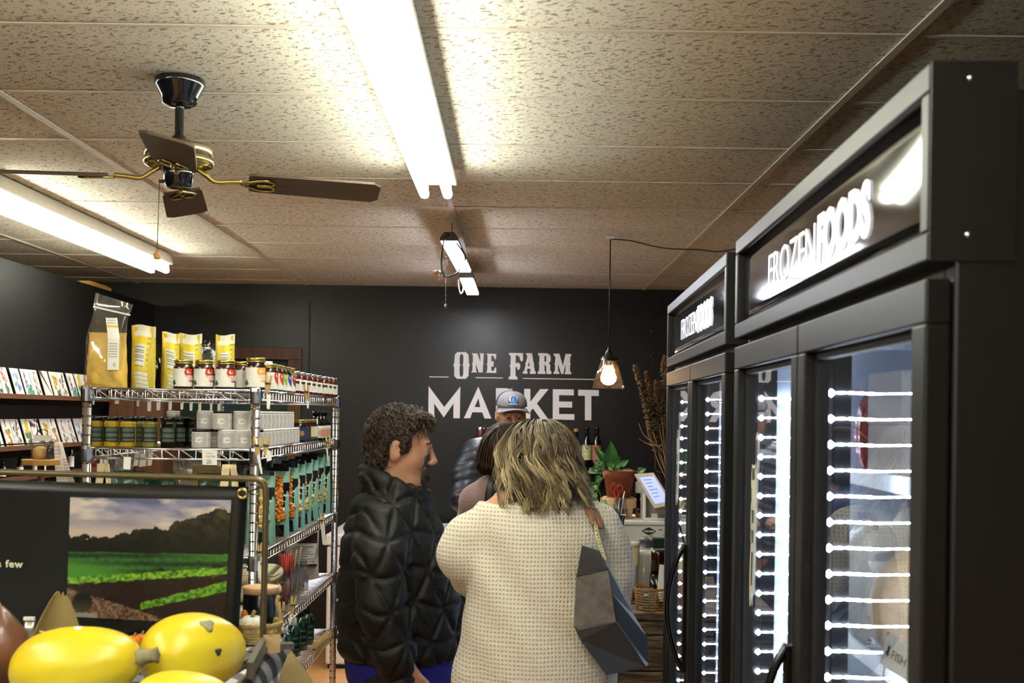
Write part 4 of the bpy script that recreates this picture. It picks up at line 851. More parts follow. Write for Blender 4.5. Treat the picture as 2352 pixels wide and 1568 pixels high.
bar((fl.x, 0, 0), (fl.x - .05, -.3, 0), .03).obj('foot_bar', M_br, t)
for k in (.3, .55): p = Vector((0, 0, .0125)).lerp(Vector((-.03, -.25, .0125)), k); MB().lathe([(0, 0), (.006, 0), (.005, .0015), (0, .002)], p, 10).obj('bolt_hole', M_black, f1)
M_vin = mat('black_vinyl', '#0e0e0d', .35, var=.1, vs=5)
def bil(c, u, v): return (c[0] * (1 - u) + c[1] * u) * (1 - v) + (c[3] * (1 - u) + c[2] * u) * v
BC = [q(-120, 1470), q(548, 1467), q(569, 1118), q(-120, 1099)]
bn = MB(); bn.sweep(lambda u, v: bil(BC, u, v) + Vector((0, .006 * math.sin(5 * u + 2 * v), 0)), 30, 14); ban = bn.obj('banner', M_vin, t, solid=.0015)
PC = [q(152, 1415), q(517, 1433), q(532, 1148), q(164, 1141)]
NU, NV = 170, 124
U, V = np.meshgrid(np.linspace(0, 1, NU + 1), np.linspace(0, 1, NV + 1)); img = np.zeros(U.shape + (3,))
def mix(a, b, t_): t_ = np.clip(t_, 0, 1)[..., None]; return a * (1 - t_) + b * t_
hz = .635 + .0 * U
cl_ = fbm(U * 4 + V * 2, V * 9, 4, 3); img[:] = mix(L3('#cdb7a4'), L3('#8f8fae'), (V - .66) / .3)
img[:] = mix(img, L3('#5d6288'), (cl_ - .46) * 4 * np.clip((V - .72) * 5, 0, 1)); img[:] = mix(img, L3('#d9cbbb'), (fbm(U * 5 + 9, V * 12, 4, 8) - .5) * 4 * np.clip((V - .62) * 4, 0, 1))
tl = .66 + .02 * fbm(U * 20, U * 0, 3, 1) + .27 * np.clip((U - .22) / .75, 0, 1) ** 1.05 * (.80 + .4 * fbm(U * 7, U * 0 + 3, 3, 2)) - .06 * np.exp(-((U - .60) / .04) ** 2)
tn = fbm(U * 26, V * 22, 4, 5); tree = V < tl + (tn - .5) * .07; tree |= ((U - .1) ** 2 * 3 + (V - .675) ** 2 * 6) < .0028
tc_ = mix(L3('#0d110a')[None, None, :] + 0 * img, L3('#4a4526') + 0 * img, (tn - .45) * 2.2 * np.clip((V - .6) * 4, 0, 1)); img[tree] = tc_[tree]
gf = V < .545 + .02 * U; rows = V * (1 + .35 * (1 - U)); n2 = fbm(U * 60, V * 60, 3, 9); n3 = fbm(U * 22, V * 30, 3, 11)
g = mix(L3('#173018') + 0 * img, L3('#3f7a3a') + 0 * img, (np.sin((V - .04 * U) * 95) * .35 + n2 * .9 - .15)); g = mix(g, L3('#22180f') + 0 * img, (.42 - n3) * 5 * (V < .52))
g = mix(g, L3('#4c8a2c') + 0 * img, (V - .50) * 14 * (U - .5) * 2); img[gf] = g[gf]
e1 = .275 + .125 * U + .012 * np.sin(U * 60) + .02 * (n2 - .5); soil = V < e1; img[soil] = mix(L3('#1a110e') + 0 * img, L3('#3a2822') + 0 * img, n2 * 1.2 - .2)[soil]
r1 = np.abs(V - (.300 + .135 * U)) < .022 + .012 * n3; img[r1] = mix(L3('#2f6418') + 0 * img, L3('#93c63a') + 0 * img, n2 * 2.2 - .6)[r1]
r2 = (np.abs(V - (.11 + .20 * (U - .45) / .55)) < .028 + .03 * np.clip(U - .5, 0, 1) + .015 * (n3 - .5)) & (U > .47); img[r2] = mix(L3('#2a5c16') + 0 * img, L3('#7fb534') + 0 * img, n2 * 2.2 - .6)[r2]
ml = V < .235 - .34 * np.clip(U - .0, 0, 1) + .02 * (n3 - .5); img[ml] = mix(L3('#3d2a20') + 0 * img, L3('#96765c') + 0 * img, fbm(U * 80, V * 70, 3, 17) * 2 - .55)[ml]
pot = ((U - .10) / .065) ** 2 + ((V - .125) / .085) ** 2 < 1; img[pot] = mix(L3('#14160f') + 0 * img, L3('#4a4432') + 0 * img, (.16 - V) * 8)[pot]; lt = (V < .035) & (U < .2); img[lt] = L3('#8d8a80')
b = MB(); b.sweep(lambda u, v: bil(PC, u, v) + Vector((0, -.0035 + .006 * math.sin(5 * (.4 + u * .5) + 2 * v) * .6, 0)), NU, NV); b.c = img.reshape(-1, 3) * .8; b.obj('farm_photo', mat('photo_print', '#ffffff', .3, var=.0, attr=True), ban)
def btext(s, px, py, sz):
    tb = text_mb(s, sz, .0006, 1.08, space=1.12); o_ = q(px, py); xf(tb, lambda v: Vector((o_.x + v.x, o_.y - .012, o_.z + v.y - v.x * .03))); tb.obj('lettering', mat('banner_ink', '#cfc8ac', .5), ban, solid=.0004)
btext('a few', -2, 1299, .0205); btext('e', -8, 1268, .0205)
for px, py in ((558, 1133), (530, 1447)):
    p = q(px, py); rg = MB(); rg.tube([p + Vector((.0092 * math.cos(k * PI / 10), -.004, .0092 * math.sin(k * PI / 10))) for k in range(20)], .0034, 8, True); rg.obj('grommet', M_brass, ban)
    MB().lathe([(0, 0), (.0075, 0)], n=14, M=Matrix.Translation(p + Vector((0, -.0035, 0))) @ Matrix.Rotation(R(90), 4, 'X')).obj('grommet_hole', M_black, ban)
wire([q(558, 1133), q(575, 1128), q(612, 1112)], .0022, 'cord_tie', M_cord, t)
# ------------------------------------------------------------------ produce on the table
def squash_mat():
    m, nt, b = newmat('spaghetti_squash_skin'); tc = node(nt, 'ShaderNodeTexCoord')
    n1 = node(nt, 'ShaderNodeTexNoise', i_Scale=5.); link(nt, tc.outputs['Object'], n1.inputs['Vector']); cr = node(nt, 'ShaderNodeValToRGB'); cr.color_ramp.elements[0].position = .3; cr.color_ramp.elements[0].color = lin('#cfae14'); cr.color_ramp.elements[1].position = .7; cr.color_ramp.elements[1].color = lin('#dccb2c')
    link(nt, n1.outputs['Fac'], cr.inputs[0]); n2 = node(nt, 'ShaderNodeTexNoise', i_Scale=9., i_Detail=2.); link(nt, tc.outputs['Object'], n2.inputs['Vector']); mr = node(nt, 'ShaderNodeMapRange'); mr.inputs[1].default_value = .70; mr.inputs[2].default_value = .74; link(nt, n2.outputs['Fac'], mr.inputs[0])
    mx = node(nt, 'ShaderNodeMixRGB'); mx.inputs[2].default_value = lin('#a9792c'); link(nt, mr.outputs[0], mx.inputs[0]); link(nt, cr.outputs[0], mx.inputs[1]); link(nt, mx.outputs[0], b.inputs['Base Color']); b.inputs['Roughness'].default_value = .32; return m
M_sq = squash_mat(); M_stem = mat('dry_stem', '#8f8664', .8, var=.3, vs=40, bump=.5, bs=60)
def squash(lab, c, axis, L, r, stem=True, m=None, cat='squash', name='spaghetti_squash', taper=.12, marks=()):
    ax = Vector(axis).normalized(); M = Matrix.Translation(c) @ Vector((0, 0, 1)).rotation_difference(ax).to_matrix().to_4x4()
    t = T(name, lab, cat, c); Ml = Matrix.Translation((0, 0, 0)) @ Vector((0, 0, 1)).rotation_difference(ax).to_matrix().to_4x4(); pr = []
    for k in range(25): a = PI * k / 24; pr.append((r * math.sin(a) ** .82 * (1 + taper * math.cos(a)), -L / 2 * math.cos(a)))
    MB().lathe(pr, n=40, M=Ml, wob=lambda a, z: 1 + .012 * math.cos(10 * a)).obj('flesh', m or M_sq, t)
    if stem:
        s = MB(); s.lathe([(.014, L / 2 - .004), (.016, L / 2 + .001), (.011, L / 2 + .008), (.0105, L / 2 + .022), (.013, L / 2 + .03), (.009, L / 2 + .032), (0, L / 2 + .031)], n=10, M=Ml, wob=lambda a, z: 1 + .16 * math.cos(5 * a)); s.obj('stem', M_stem, t)
    for (dv, sz, mm) in marks:
        dv = Vector(dv).normalized(); dl = Ml.inverted() @ dv; kk = 1 / math.sqrt((dl.x ** 2 + dl.y ** 2) / r ** 2 + dl.z ** 2 / (L / 2) ** 2) ; p = dv * kk
        MB().lathe([(0, .0016), (sz * .6, .0013), (sz, .0002), (sz * 1.02, -.002)], n=14, M=Matrix.Translation(p * 1.0) @ dv.to_track_quat('Z', 'Y').to_matrix().to_4x4(), wob=lambda a, z: 1 + .25 * math.sin(3 * a)).obj('skin_scar', mm, t)
    return t
M_scar = mat('squash_scar', '#9c7a2e', .7); M_scar2 = mat('squash_grey_patch', '#8f8a66', .8)
cA = pt(176, 1562, 2.0); cA.z = ZT + .067
squash('spaghetti squash with its dry stem pointing right, left of the pair', cA, (.93, -.12, .16), .225, .066, marks=[((.1, -.2, 1), .006, M_white)])
cB = pt(445, 1560, 2.10); cB.z = ZT + .070
squash('spaghetti squash with a brown spot, right of the pair', cB, (.75, .62, .0), .185, .071, False, marks=[((-.12, -.75, .62), .011, M_scar), ((.42, -.42, .78), .013, M_scar2), ((.75, -.62, .18), .006, M_ink)])
cC = pt(420, 1640, 1.86); cC.z = ZT + .047
squash('smaller yellow squash lying low in front, cut off by the bottom edge', cC, (1, .1, 0), .15, .044, False)
M_gd = mat('brown_gourd_skin', '#6a4128', .35, var=.3, vs=25, coat=.2, bump=.2, bs=40)
cG = pt(-6, 1500, 2.12); cG.z = ZT + .062; t = T('brown_gourd', 'dark brown pointed gourd at the left edge of the foreground', 'gourd', cG)
MB().lathe([(0, -.060), (.04, -.056), (.058, -.03), (.060, .0), (.05, .03), (.034, .055), (.02, .072), (.008, .084), (0, .087)], n=32, wob=lambda a, z: 1 + .03 * math.cos(9 * a)).obj('flesh', M_gd, t); MB().lathe([(.006, .083), (.004, .09), (0, .092)], n=8).obj('tip', M_stem, t)
cH = pt(-5, 1580, 1.9); cH.z = ZT + .026; squash('light brown sweet potato lying below the dark gourd', cH, (1, .3, 0), .13, .025, False, mat('sweet_potato_skin', '#9a6a48', .6, var=.25, bump=.3, bs=40), 'sweet potato', 'sweet_potato')
# burlap sack peak, foil pack, small pumpkins behind
cS = pt(132, 1500, 2.30); cS.z = ZT; t = T('burlap_sack', 'small folded burlap sack rising behind the left squash', 'sack', cS)
MB().sweep(lambda u, v: Vector(((u - .5) * (.115 * (1 - v) ** .75 + .016) + .01 * v, .022 * math.sin(2 * PI * u) * (1 - v) - .01 + .04 * v * 0, .142 * v ** .9 + .004 * math.sin(12 * u))), 30, 20).obj('sack_cloth', M_burlap, t, solid=.003)
MB().tube([(-.03, -.012, .07), (0, -.02, .066), (.03, -.012, .07)], .002, 6).obj('sack_tie', M_cotton, t)
cF = pt(66, 1500, 2.33); cF.z = ZT; t = T('foil_packet', 'small silver packet standing behind the dark gourd', 'packet', cF); MB().sweep(lambda u, v: Vector(((u - .5) * .02, .004 * math.sin(14 * v), .085 * v)), 4, 24).obj('packet_film', mat('silver_film', '#b8b4ac', .25, .7), t, solid=.006); MB().box(-.01, .01, -.004, .004, .084, .09).obj('packet_seal', M_white_pl, t)
M_op = mat('orange_pumpkin', '#d9761c', .4, var=.15); M_wp = mat('white_pumpkin', '#dcd7c4', .45, var=.08)
def pumpkin(lab, c, r, m, name='mini_pumpkin'):
    t = T(name, lab, 'pumpkin', c, None, 'mini pumpkins on the table')
    MB().lathe([(0, .15 * r), (.4 * r, 0), (.85 * r, .2 * r), (r, .65 * r), (.9 * r, 1.1 * r), (.5 * r, 1.38 * r), (.15 * r, 1.3 * r), (0, 1.25 * r)], n=48, wob=lambda a, z: 1 - .09 * abs(math.cos(4.5 * a)) ** 3).obj('flesh', m, t)
    MB().tube([(0, 0, 1.2 * r), (.05 * r, 0, 1.5 * r), (.2 * r, 0, 1.75 * r)], [.16 * r, .12 * r, .15 * r], 7).obj('stem', M_stem, t)
for i, (px, D) in enumerate(((308, 2.36), (326, 2.38))): c = pt(px, 1480, D); c.z = ZT + .028; pumpkin('tiny orange pumpkin under the banner, %s of the two' % ('left', 'right')[i], c, .016, M_op)
t = T('produce_tray', 'shallow wooden tray under the two tiny orange pumpkins', 'tray', (pt(317, 1480, 2.37).x, 2.37, ZT + .003)); b = MB(); b.box(-.06, .06, -.05, .05, 0, .022); b.obj('tray_board', M_wood, t, bev=.003); MB().box(-.062, .062, -.054, -.05, 0, .03).obj('tray_lip', M_wood, t)
# wicker basket with white pumpkin
M_wick = mat('pale_wicker', '#b59a62', .6, var=.25, vs=30)
def basket(lab, c, r, h, n, m, handle=None, sy=1., name='wicker_basket', th=.0028):
    t = T(name, lab, 'basket', c)
    for k in range(n):
        z = h * (k + .5) / n; rr = r * (.86 + .14 * k / n); ph = (k % 2) * PI
        MB().tube([(rr * (1 + .03 * math.cos(14 * a + ph)) * math.cos(a), sy * rr * (1 + .03 * math.cos(14 * a + ph)) * math.sin(a), z) for a in [2 * PI * j / 56 for j in range(56)]], th, 6, True).obj('wicker_strand', m, t)
    st = MB()
    for j in range(14): a = 2 * PI * j / 14; st.tube([(.86 * r * math.cos(a), sy * .86 * r * math.sin(a), 0), (r * math.cos(a), sy * r * math.sin(a), h)], th * .8, 5)
    st.obj('stakes', m, t); MB().lathe([(0, .001), (r * .86, .001), (r * .86, .004), (0, .004)], n=24, sy=sy).obj('base', m, t)
    b = MB()
    for s in (0, PI): b.tube([(r * 1.01 * math.cos(a), sy * r * 1.01 * math.sin(a), h + .003 * math.sin(12 * a + s)) for a in [2 * PI * j / 60 for j in range(60)]], th * 1.1, 6, True)
    b.obj('rim', m, t)
    if handle: MB().tube(smoothpath(handle, 6), .0045, 8).obj('handle', m, t)
    return t
cK = pt(592, 1480, 2.56); cK.z = ZT + .004
basket('pale wicker basket with an upright handle beside the banner stand', cK, .050, .040, 7, M_wick, [(.046, .0, .038), (.047, 0, .06), (.040, 0, .085), (.044, 0, .098)])
c = cK + Vector((-.012, -.005, .012)); pumpkin('white mini pumpkin sitting in the pale wicker basket', c, .031, M_wp)
c = cK + Vector((-.032, .022, .034)); squash('orange gourd tip poking out behind the white pumpkin', c, (-.1, .1, 1), .06, .010, False, M_op, 'gourd', 'orange_gourd')
cT = pt(624, 1500, 2.44); cT.z = ZT + .004; t = T('kraft_card', 'small blank kraft card leaning in front of the pale basket', 'card', cT, (R(-8), 0, .25)); MB().box(-.017, .017, -.0007, .0007, 0, .037).obj('card_sheet', mat('kraft_card_stock', '#b39a6e', .8), t); MB().tube([(-.004, 0, .034), (.0, -.003, .045), (.004, 0, .034)], .0009, 5).obj('card_string', M_cotton, t)
cD = pt(597, 1480, 2.60); cD.z = ZT + .004; cD.y = 2.69 - .06; t = T('black_candle', 'black candle jar with a pale wooden lid behind the wicker basket', 'candle', Vector((pt(597, 1480, 2.6).x - .004, 2.665 - .045, ZT + .004)))
MB().lathe([(0, 0), (.036, 0), (.038, .003), (.038, .093), (.036, .096), (0, .096)], n=28).obj('candle_jar', mat('navy_black_glass', '#0c0f18', .25, coat=.3), t); MB().lathe([(0, .0955), (.0395, .0955), (.0395, .108), (.0385, .11), (0, .11)], n=28).obj('wooden_lid', mat('maple_lid', '#d2a87c', .5, var=.08), t)
# ------------------------------------------------------------------ left partition: ledges with cards
M_ledge = mat('ledge_wood', '#6e4a34', .5, var=.2, stretch=(6, 1, 6))
zl = [CZ + .064, CZ - .198, CZ - .355]
for i, z in enumerate(zl):
    o = T('card_ledge', '%s brown wooden ledge on the left black wall' % ['upper', 'middle', 'lower'][i], 'shelf', (XL + .003, 4.6, z), None, 'wooden ledges on the left wall')
    MB().box(0, .09, 0, 2.82 if i < 2 else 2.8, -.018, 0).obj('ledge_board', M_ledge, o, bev=.002); MB().box(.088, .094, 0, 2.82 if i < 2 else 2.8, -.018, .006).obj('ledge_lip', M_ledge, o)
wh = L3('#e3dcd8')
def card_paint(k):
    rg = random.Random(k * 13 + 1); blobs = []; sty = k % 10; G = ['#3f6a48', '#5a7a4a', '#2f5a50', '#6f7a5a']
    def add(n, u0, u1, v0, v1, cols, r0, r1, el=1.):
        for _ in range(n): blobs.append((rg.uniform(u0, u1), rg.uniform(v0, v1), rg.uniform(r0, r1), el, L3(rg.choice(cols))))
    if sty == 0: add(26, .08, .95, .05, .97, ['#4a4644', '#5d4a4e', '#3a3634'], .05, .08)
    if sty == 1: add(10, .3, .8, .45, .95, ['#c4705a', '#d08a70', '#a85a48'], .05, .09); add(10, .4, .7, .02, .4, G, .04, .07, 2.)
    if sty == 2: add(18, .2, .8, .2, .9, ['#8c9cc0', '#6f84b8', '#a8b4c4'], .05, .1)
    if sty == 3: add(12, .3, .5, .4, .95, ['#6a4a84', '#7d5a98'], .03, .05, 1.5); add(14, .2, .95, .02, .45, ['#4a8a80', '#5a9a88', '#3a6a60'], .06, .1)
    if sty == 4: add(20, .35, .7, .2, .95, ['#c09aa0', '#b48088', '#7a6a58'], .04, .08); add(6, .3, .8, .02, .2, G, .05, .09)
    if sty == 5:
        for j in range(26): blobs.append((.1 + .03 * j, .95 - .034 * j, .10 - .003 * j, 1., L3('#6a4a2c') * rg.uniform(.6, 1.2)))
    if sty == 6: add(16, .35, .75, .35, .8, ['#a8863a', '#8a7a3a', '#c09a40'], .06, .11); add(8, .5, .9, .02, .3, G, .06, .1)
    if sty == 7: add(30, .15, .85, .05, .95, ['#3c2a34', '#4a3440'], .022, .04, 2.2)
    if sty == 8: add(14, .3, .7, .25, .95, ['#c9b84a', '#d8c860'], .06, .1, 1.6); add(12, .15, .85, .02, .5, G, .06, .1, 1.6)
    if sty == 9: add(14, .25, .75, .08, .62, ['#c47a3a', '#5a7a4a', '#d08a48'], .06, .11); add(3, .3, .5, .6, .95, ['#4a3a3c'], .03, .04, 2.5)
    def f(u, v):
        c = wh
        for (a, b_, r, el, cc) in blobs:
            if ((u - a) * .72) ** 2 + ((v - b_) / el) ** 2 < r * r: c = cc
        return c
    return f
sty_n = ['dark blossoms', 'red lilies', 'blue flowers', 'purple sage', 'pink foxglove', 'a brown pheasant', 'a sunflower', 'scattered dark seeds', 'yellow corn', 'an orange squash']
def card(row, i, D, k):
    # card_ledge local: leaning against the wall
    r = ['upper', 'middle'][row]; nm = '%s ledge card printed with %s, %s from the near end' % (r, sty_n[k % 10], ORD[i])
    t = T('greeting_card', nm, 'greeting card', (XL + .062, D, zl[row] + .0005), None, 'botanical cards on the %s ledge' % r)
    w, h, th = .103, .145, R(17)
    S = lambda u, v: Vector((-v * h * math.sin(th), w / 2 - u * w + 0, v * h * math.cos(th))) if False else Vector((-v * h * math.sin(th), (u - .5) * w, v * h * math.cos(th)))
    inst(('card', k % 10), 'card_front', lambda: painted(card_paint(k), S, 30, 42), M_print, t, (.0022, 0, 0))
    inst('cardback', 'envelope', lambda: MB().add([S(0, 0), S(1, 0), S(1, 1), S(0, 1)] + [S(u, v) + Vector((-.004, .004, -.0)) for u, v in ((0, 0), (1, 0), (1, 1), (0, 1))], [(0, 1, 2, 3), (7, 6, 5, 4), (0, 4, 5, 1), (1, 5, 6, 2), (2, 6, 7, 3), (3, 7, 4, 0)]), M_paper, t)
for i, k in enumerate((0, 7, 0, 1, 2, 3, 4, 5, 6, 7, 3, 8, 1)): card(0, i, 5.62 + .128 * i + (.012 if i % 3 else -.006), k)
for i, k in enumerate((6, 9, 1, 9, 7, 8, 0, 6, 9, 4, 4, 2, 7)): card(1, i, 5.66 + .124 * i + (.008 if i % 2 else -.006), k)
for i, (px, h) in enumerate(((60, .10), (95, .10), (112, .11), (176, .16), (20, .09))):
    D = F * 2.53 / (1179 - px + 3); t = T('tincture_bottle', 'small dark dropper bottle on the lower ledge, %s' % ['under the wooden tray', 'third from the near end', 'with a white label by the leaflet', 'beside the rack post', 'nearest the frame edge'][i], 'bottle', (XL + .05, D, zl[2]), None, 'dropper bottles on the lower ledge')
    r = .018; inst(('tb', h), 'bottle_body', lambda: MB().lathe([(0, 0), (r, 0), (r, h * .6), (r * .5, h * .72), (r * .5, h * .78), (0, h * .78)], n=14), M_dkjar, t); inst(('tc', h), 'dropper_cap', lambda: MB().lathe([(r * .55, h * .76), (r * .6, h * .77), (r * .5, h), (0, h)], n=12), M_blk_gloss, t)
    inst(('tl', h), 'paper_label', lambda: MB().lathe([(r + .0005, h * .12), (r + .0005, h * .5)], n=10, a0=R(-140), a1=R(-10)), M_paper, t)
t = T('amber_jar', 'amber jar with a black lid on the lower ledge, behind the rack post', 'jar', (XL + .05, 7.25, zl[2])); MB().lathe([(0, 0), (.033, 0), (.035, .01), (.035, .06), (.03, .066), (0, .066)], n=18).obj('jar_body', mat('amber_glass', '#5a2408', .15, coat=.5), t); MB().lathe([(.031, .064), (.034, .066), (.034, .078), (0, .079)], n=18).obj('lid', M_blk_gloss, t)
# tasting stand with a wooden tray in front of the ledges
TD = 5.2; O = pt(94, 1061, TD); t = T('tray_stand', 'tall slim stand with an octagonal wooden tray by the left wall', 'tray stand', (O.x, TD, 0)); zt_ = O.z
MB().lathe([(0, zt_ - .012), (.085, zt_ - .012), (.085, zt_ + .012), (0, zt_ + .012)], n=8, smooth=False).obj('tray', mat('honey_wood', '#b98a45', .45, var=.15, stretch=(1, 10, 1)), t, bev=.002); MB().tube([(0, 0, .02), (0, 0, zt_ - .012)], .015, 10).obj('pole', M_dwood, t); MB().lathe([(0, 0), (.14, 0), (.13, .02), (0, .024)], n=24).obj('stand_base', M_dwood, t)
z_ = zt_ + .0125
t = T('soap_gift_set', 'clear pouch with a tan soap and a header card on the wooden tray', 'gift set', (O.x + .01, TD - .01, z_)); MB().box(-.042, .042, -.022, .022, 0, .09).obj('clear_pouch', M_film, t); MB().lathe([(0, .001), (.026, .001), (.030, .02), (.028, .045), (.012, .056), (0, .058)], (-.01, 0, 0), 14, wob=lambda a, z: 1 + .1 * math.sin(2 * a)).obj('soap', mat('tan_soap', '#b8955a', .6, var=.15, bump=.3), t)
MB().lathe([(0, .001), (.011, .001), (.011, .045), (.006, .052), (.006, .065), (0, .066)], (.028, -.0, 0), 12).obj('mini_bottle', M_dkjar, t); MB().box(-.03, .046, -.0245, -.023, .082, .106).obj('header_card', M_paper, t); wire([(-.025, 0, .106), (-.02, 0, .122), (0, 0, .13), (.02, 0, .122), (.022, 0, .106)], .0018, 'carry_loop', M_cord, t)
P = [(125, 1015), (142, 1016), (180, 1112), (136, 1112)]; c = pt(125, 1112, 5.6); t = T('price_leaflet', 'long printed leaflet hanging beside the wooden tray', 'leaflet', c)
PQ = [pt(x, y, 5.6) - c for x, y in ((136, 1140), (186, 1140), (143, 1015), (124, 1016))]
lf = lambda u, v: (L3('#8d6a6c') if u > .62 and v < .72 and int(v * 40) % 2 else L3('#b0a4a0') if u < .55 and int(v * 46) % 3 == 0 else L3('#b9aca4') if v > .75 and math.hypot(u - .5, (v - .86) * 2) < .2 else L3('#ddd5cd'))
painted(lf, lambda u, v: bil(PQ, u, v) + Vector((0, -.02 * math.sin(PI * v), 0)), 20, 60).obj('printed_sheet', M_print, t, solid=.0006); MB().tube([PQ[3] + Vector((0, .01, .0)), Vector((XL + .1 - c.x, .02, PQ[3].z - .02))], .004, 6).obj('wall_bracket', M_cord, t)
# something yellow lying on top of the partition
p = pt(150, 637, 7.55); t = T('yellow_board', 'short yellow wooden offcut lying on top of the left wall', 'board', (XL - .05, 7.3, CZ + .757)); MB().box(-.04, .04, 0, .42, 0, .025).obj('board_wood', mat('yellow_pine', '#c9a24a', .6, var=.2), t, bev=.003); MB().box(-.03, .03, .05, .37, .025, .032).obj('board_cleat', MATS['yellow_pine'], t)
# brown cabinet by the corner
CX0, CX1 = pt(245, 1000, 7.45).x, pt(372, 1000, 7.45).x; t = T('wooden_cabinet', 'tall brown wooden cabinet in the far left corner behind the rack', 'cabinet', (CX0, 7.45, 0)); cw = CX1 - CX0
MB().box(0, cw, .02, .45, 0, CZ + .10).obj('cabinet_body', M_dwood, t, bev=.004)
for k in (0, 1):
    dd = MB().box(.01 + k * cw / 2, cw / 2 - .005 + k * cw / 2, 0, .02, .06, CZ + .08).obj('cabinet_door', M_dwood, t, bev=.004); MB().lathe([(0, -.025), (.012, -.02), (.008, 0), (0, 0)], n=10, M=Matrix.Translation((cw / 2 + (-.03 if k == 0 else .03), -.0, 1.1)) @ Matrix.Rotation(R(-90), 4, 'X') @ Matrix.Rotation(PI, 4, 'X')).obj('knob', M_brass, dd)
# ------------------------------------------------------------------ chest freezer
gx0, gx1 = pt(750, 1300, 7.52).x, -.16; t = T('chest_freezer', 'long white chest freezer against the black wall behind the man', 'chest freezer', (gx0, 7.52, 0)); gw = gx1 - gx0
MB().box(0, gw, 0, .85, .03, CZ - .845).obj('freezer_body', mat('freezer_white', '#d9d2cc', .35, var=.03), t, bev=.012); MB().box(-.008, gw + .008, -.012, .86, CZ - .84, CZ - .768).obj('freezer_lid', MATS['freezer_white'], t, bev=.012); MB().box(.01, gw - .01, .03, .82, 0, .03).obj('plinth', M_black, t); MB().box(gw / 2 - .1, gw / 2 + .1, -.03, -.012, CZ - .815, CZ - .79).obj('lid_handle', M_white_pl, t, bev=.004)
# ------------------------------------------------------------------ bottles and cans on the wall shelf
BD = 8.42; zs = pt(1340, 1079, BD).z; sx0, sx1 = pt(1060, 1079, BD).x, pt(1420, 1079, BD).x
t = T('wall_shelf', 'black wire wall shelf with wine bottles behind the counter', 'shelf', (sx0, BD, zs)); b = MB()
for y in (-.11, -.04, .04, .11, .18): b.tube([(0, y, -.004), (sx1 - sx0, y, -.004)], .004, 5)
for k in range(24): x = (sx1 - sx0) * k / 23; b.tube([(x, -.11, -.006), (x, .18, -.006)], .002, 4)
b.tube([(0, -.11, -.03), (sx1 - sx0, -.11, -.03)], .003, 5); b.obj('wire_deck', M_black, t)
for x in (.1, (sx1 - sx0) - .1): MB().tube([(x, -.10, -.01), (x, .195, -.15), (x, .195, .0)], .006, 6).obj('bracket', M_black, t)
M_wine = mat('wine_glass_dark', '#0c0a0a', .1, coat=.8); M_cork = mat('orange_capsule', '#b57434', .5)
def lb(base, band): return lambda u, v: (L3('#2a2a1c') if band and abs(math.hypot((u - .5) * 1.3, v - .88) - .13) < .035 else L3(base) * (1.35 if int(v * 14) % 5 == 0 and .25 < u < .75 else 1))
for i, (px, h, col, cap, lab) in enumerate(((1297, .29, '#6a3a34', M_cork, 'wine bottle half hidden behind the blonde hair'), (1322, .29, '#74413a', M_cork, 'orange-capped bottle with a dull red label'), (1347, .305, '#a9ad78', M_wine, 'wine bottle with a pale green label'), (1370, .305, '#9a5f4c', M_wine, 'dark wine bottle behind the top leaves of the plant'))):
    p = pt(px, 1079, BD - .02); t = T('wine_bottle', lab, 'wine bottle', (p.x, BD - .02, zs), None, 'bottles on the wall shelf'); r = .037
    inst(('wb', h), 'bottle_body', lambda: MB().lathe([(0, .004), (r * .9, 0), (r, .006), (r, h * .56), (r * .9, h * .63), (r * .5, h * .71), (r * .38, h * .76), (r * .36, h * .95), (r * .42, h * .955), (r * .42, h * .99), (0, h)], n=20), M_wine, t)
    if cap is M_cork: inst(('wc', h), 'capsule', lambda: MB().lathe([(r * .44, h * .93), (r * .46, h * .935), (r * .46, h * 1.005), (0, h * 1.008)], n=16), cap, t)
    inst(('wl', i), 'paper_label', cyl_label(lb(col, i == 2), r + .0006, h * .24, h * .58, R(-165), R(-15), 30, 26), M_print, t)
M_can = mat('maroon_can', '#5d2a30', .3, .4, coat=.3)
for i in range(2):
    for j in range(2):
        p = pt(1103 + 22 * i, 1079, BD - .02); t = T('drink_can', '%s maroon drink can on the wall shelf, in the %s stack' % (['lower', 'upper'][j], ['left', 'right'][i]), 'can', (p.x, BD - .02, zs + .147 * j), None, 'maroon cans on the wall shelf'); r = .031
        inst('canb', 'can_body', lambda: MB().lathe([(0, .004), (r * .8, 0), (r, .012), (r, .128), (r * .85, .14), (0, .138)], n=20), M_can, t); inst('cant', 'can_top', lambda: MB().lathe([(r, .127), (r * .86, .141), (r * .88, .146), (r * .82, .146), (r * .8, .14), (0, .14)], n=20), M_chrome, t)
paper('white price card below the orange-capped bottle', [(1319, 1072), (1335, 1072), (1335, 1101), (1319, 1101)], BD - .118, 'shelf_card', group='price cards on the wall shelf'); paper('small white price card below the pale green label bottle', [(1354, 1074), (1371, 1073), (1371, 1087), (1355, 1087)], BD - .118, 'shelf_card', group='price cards on the wall shelf')
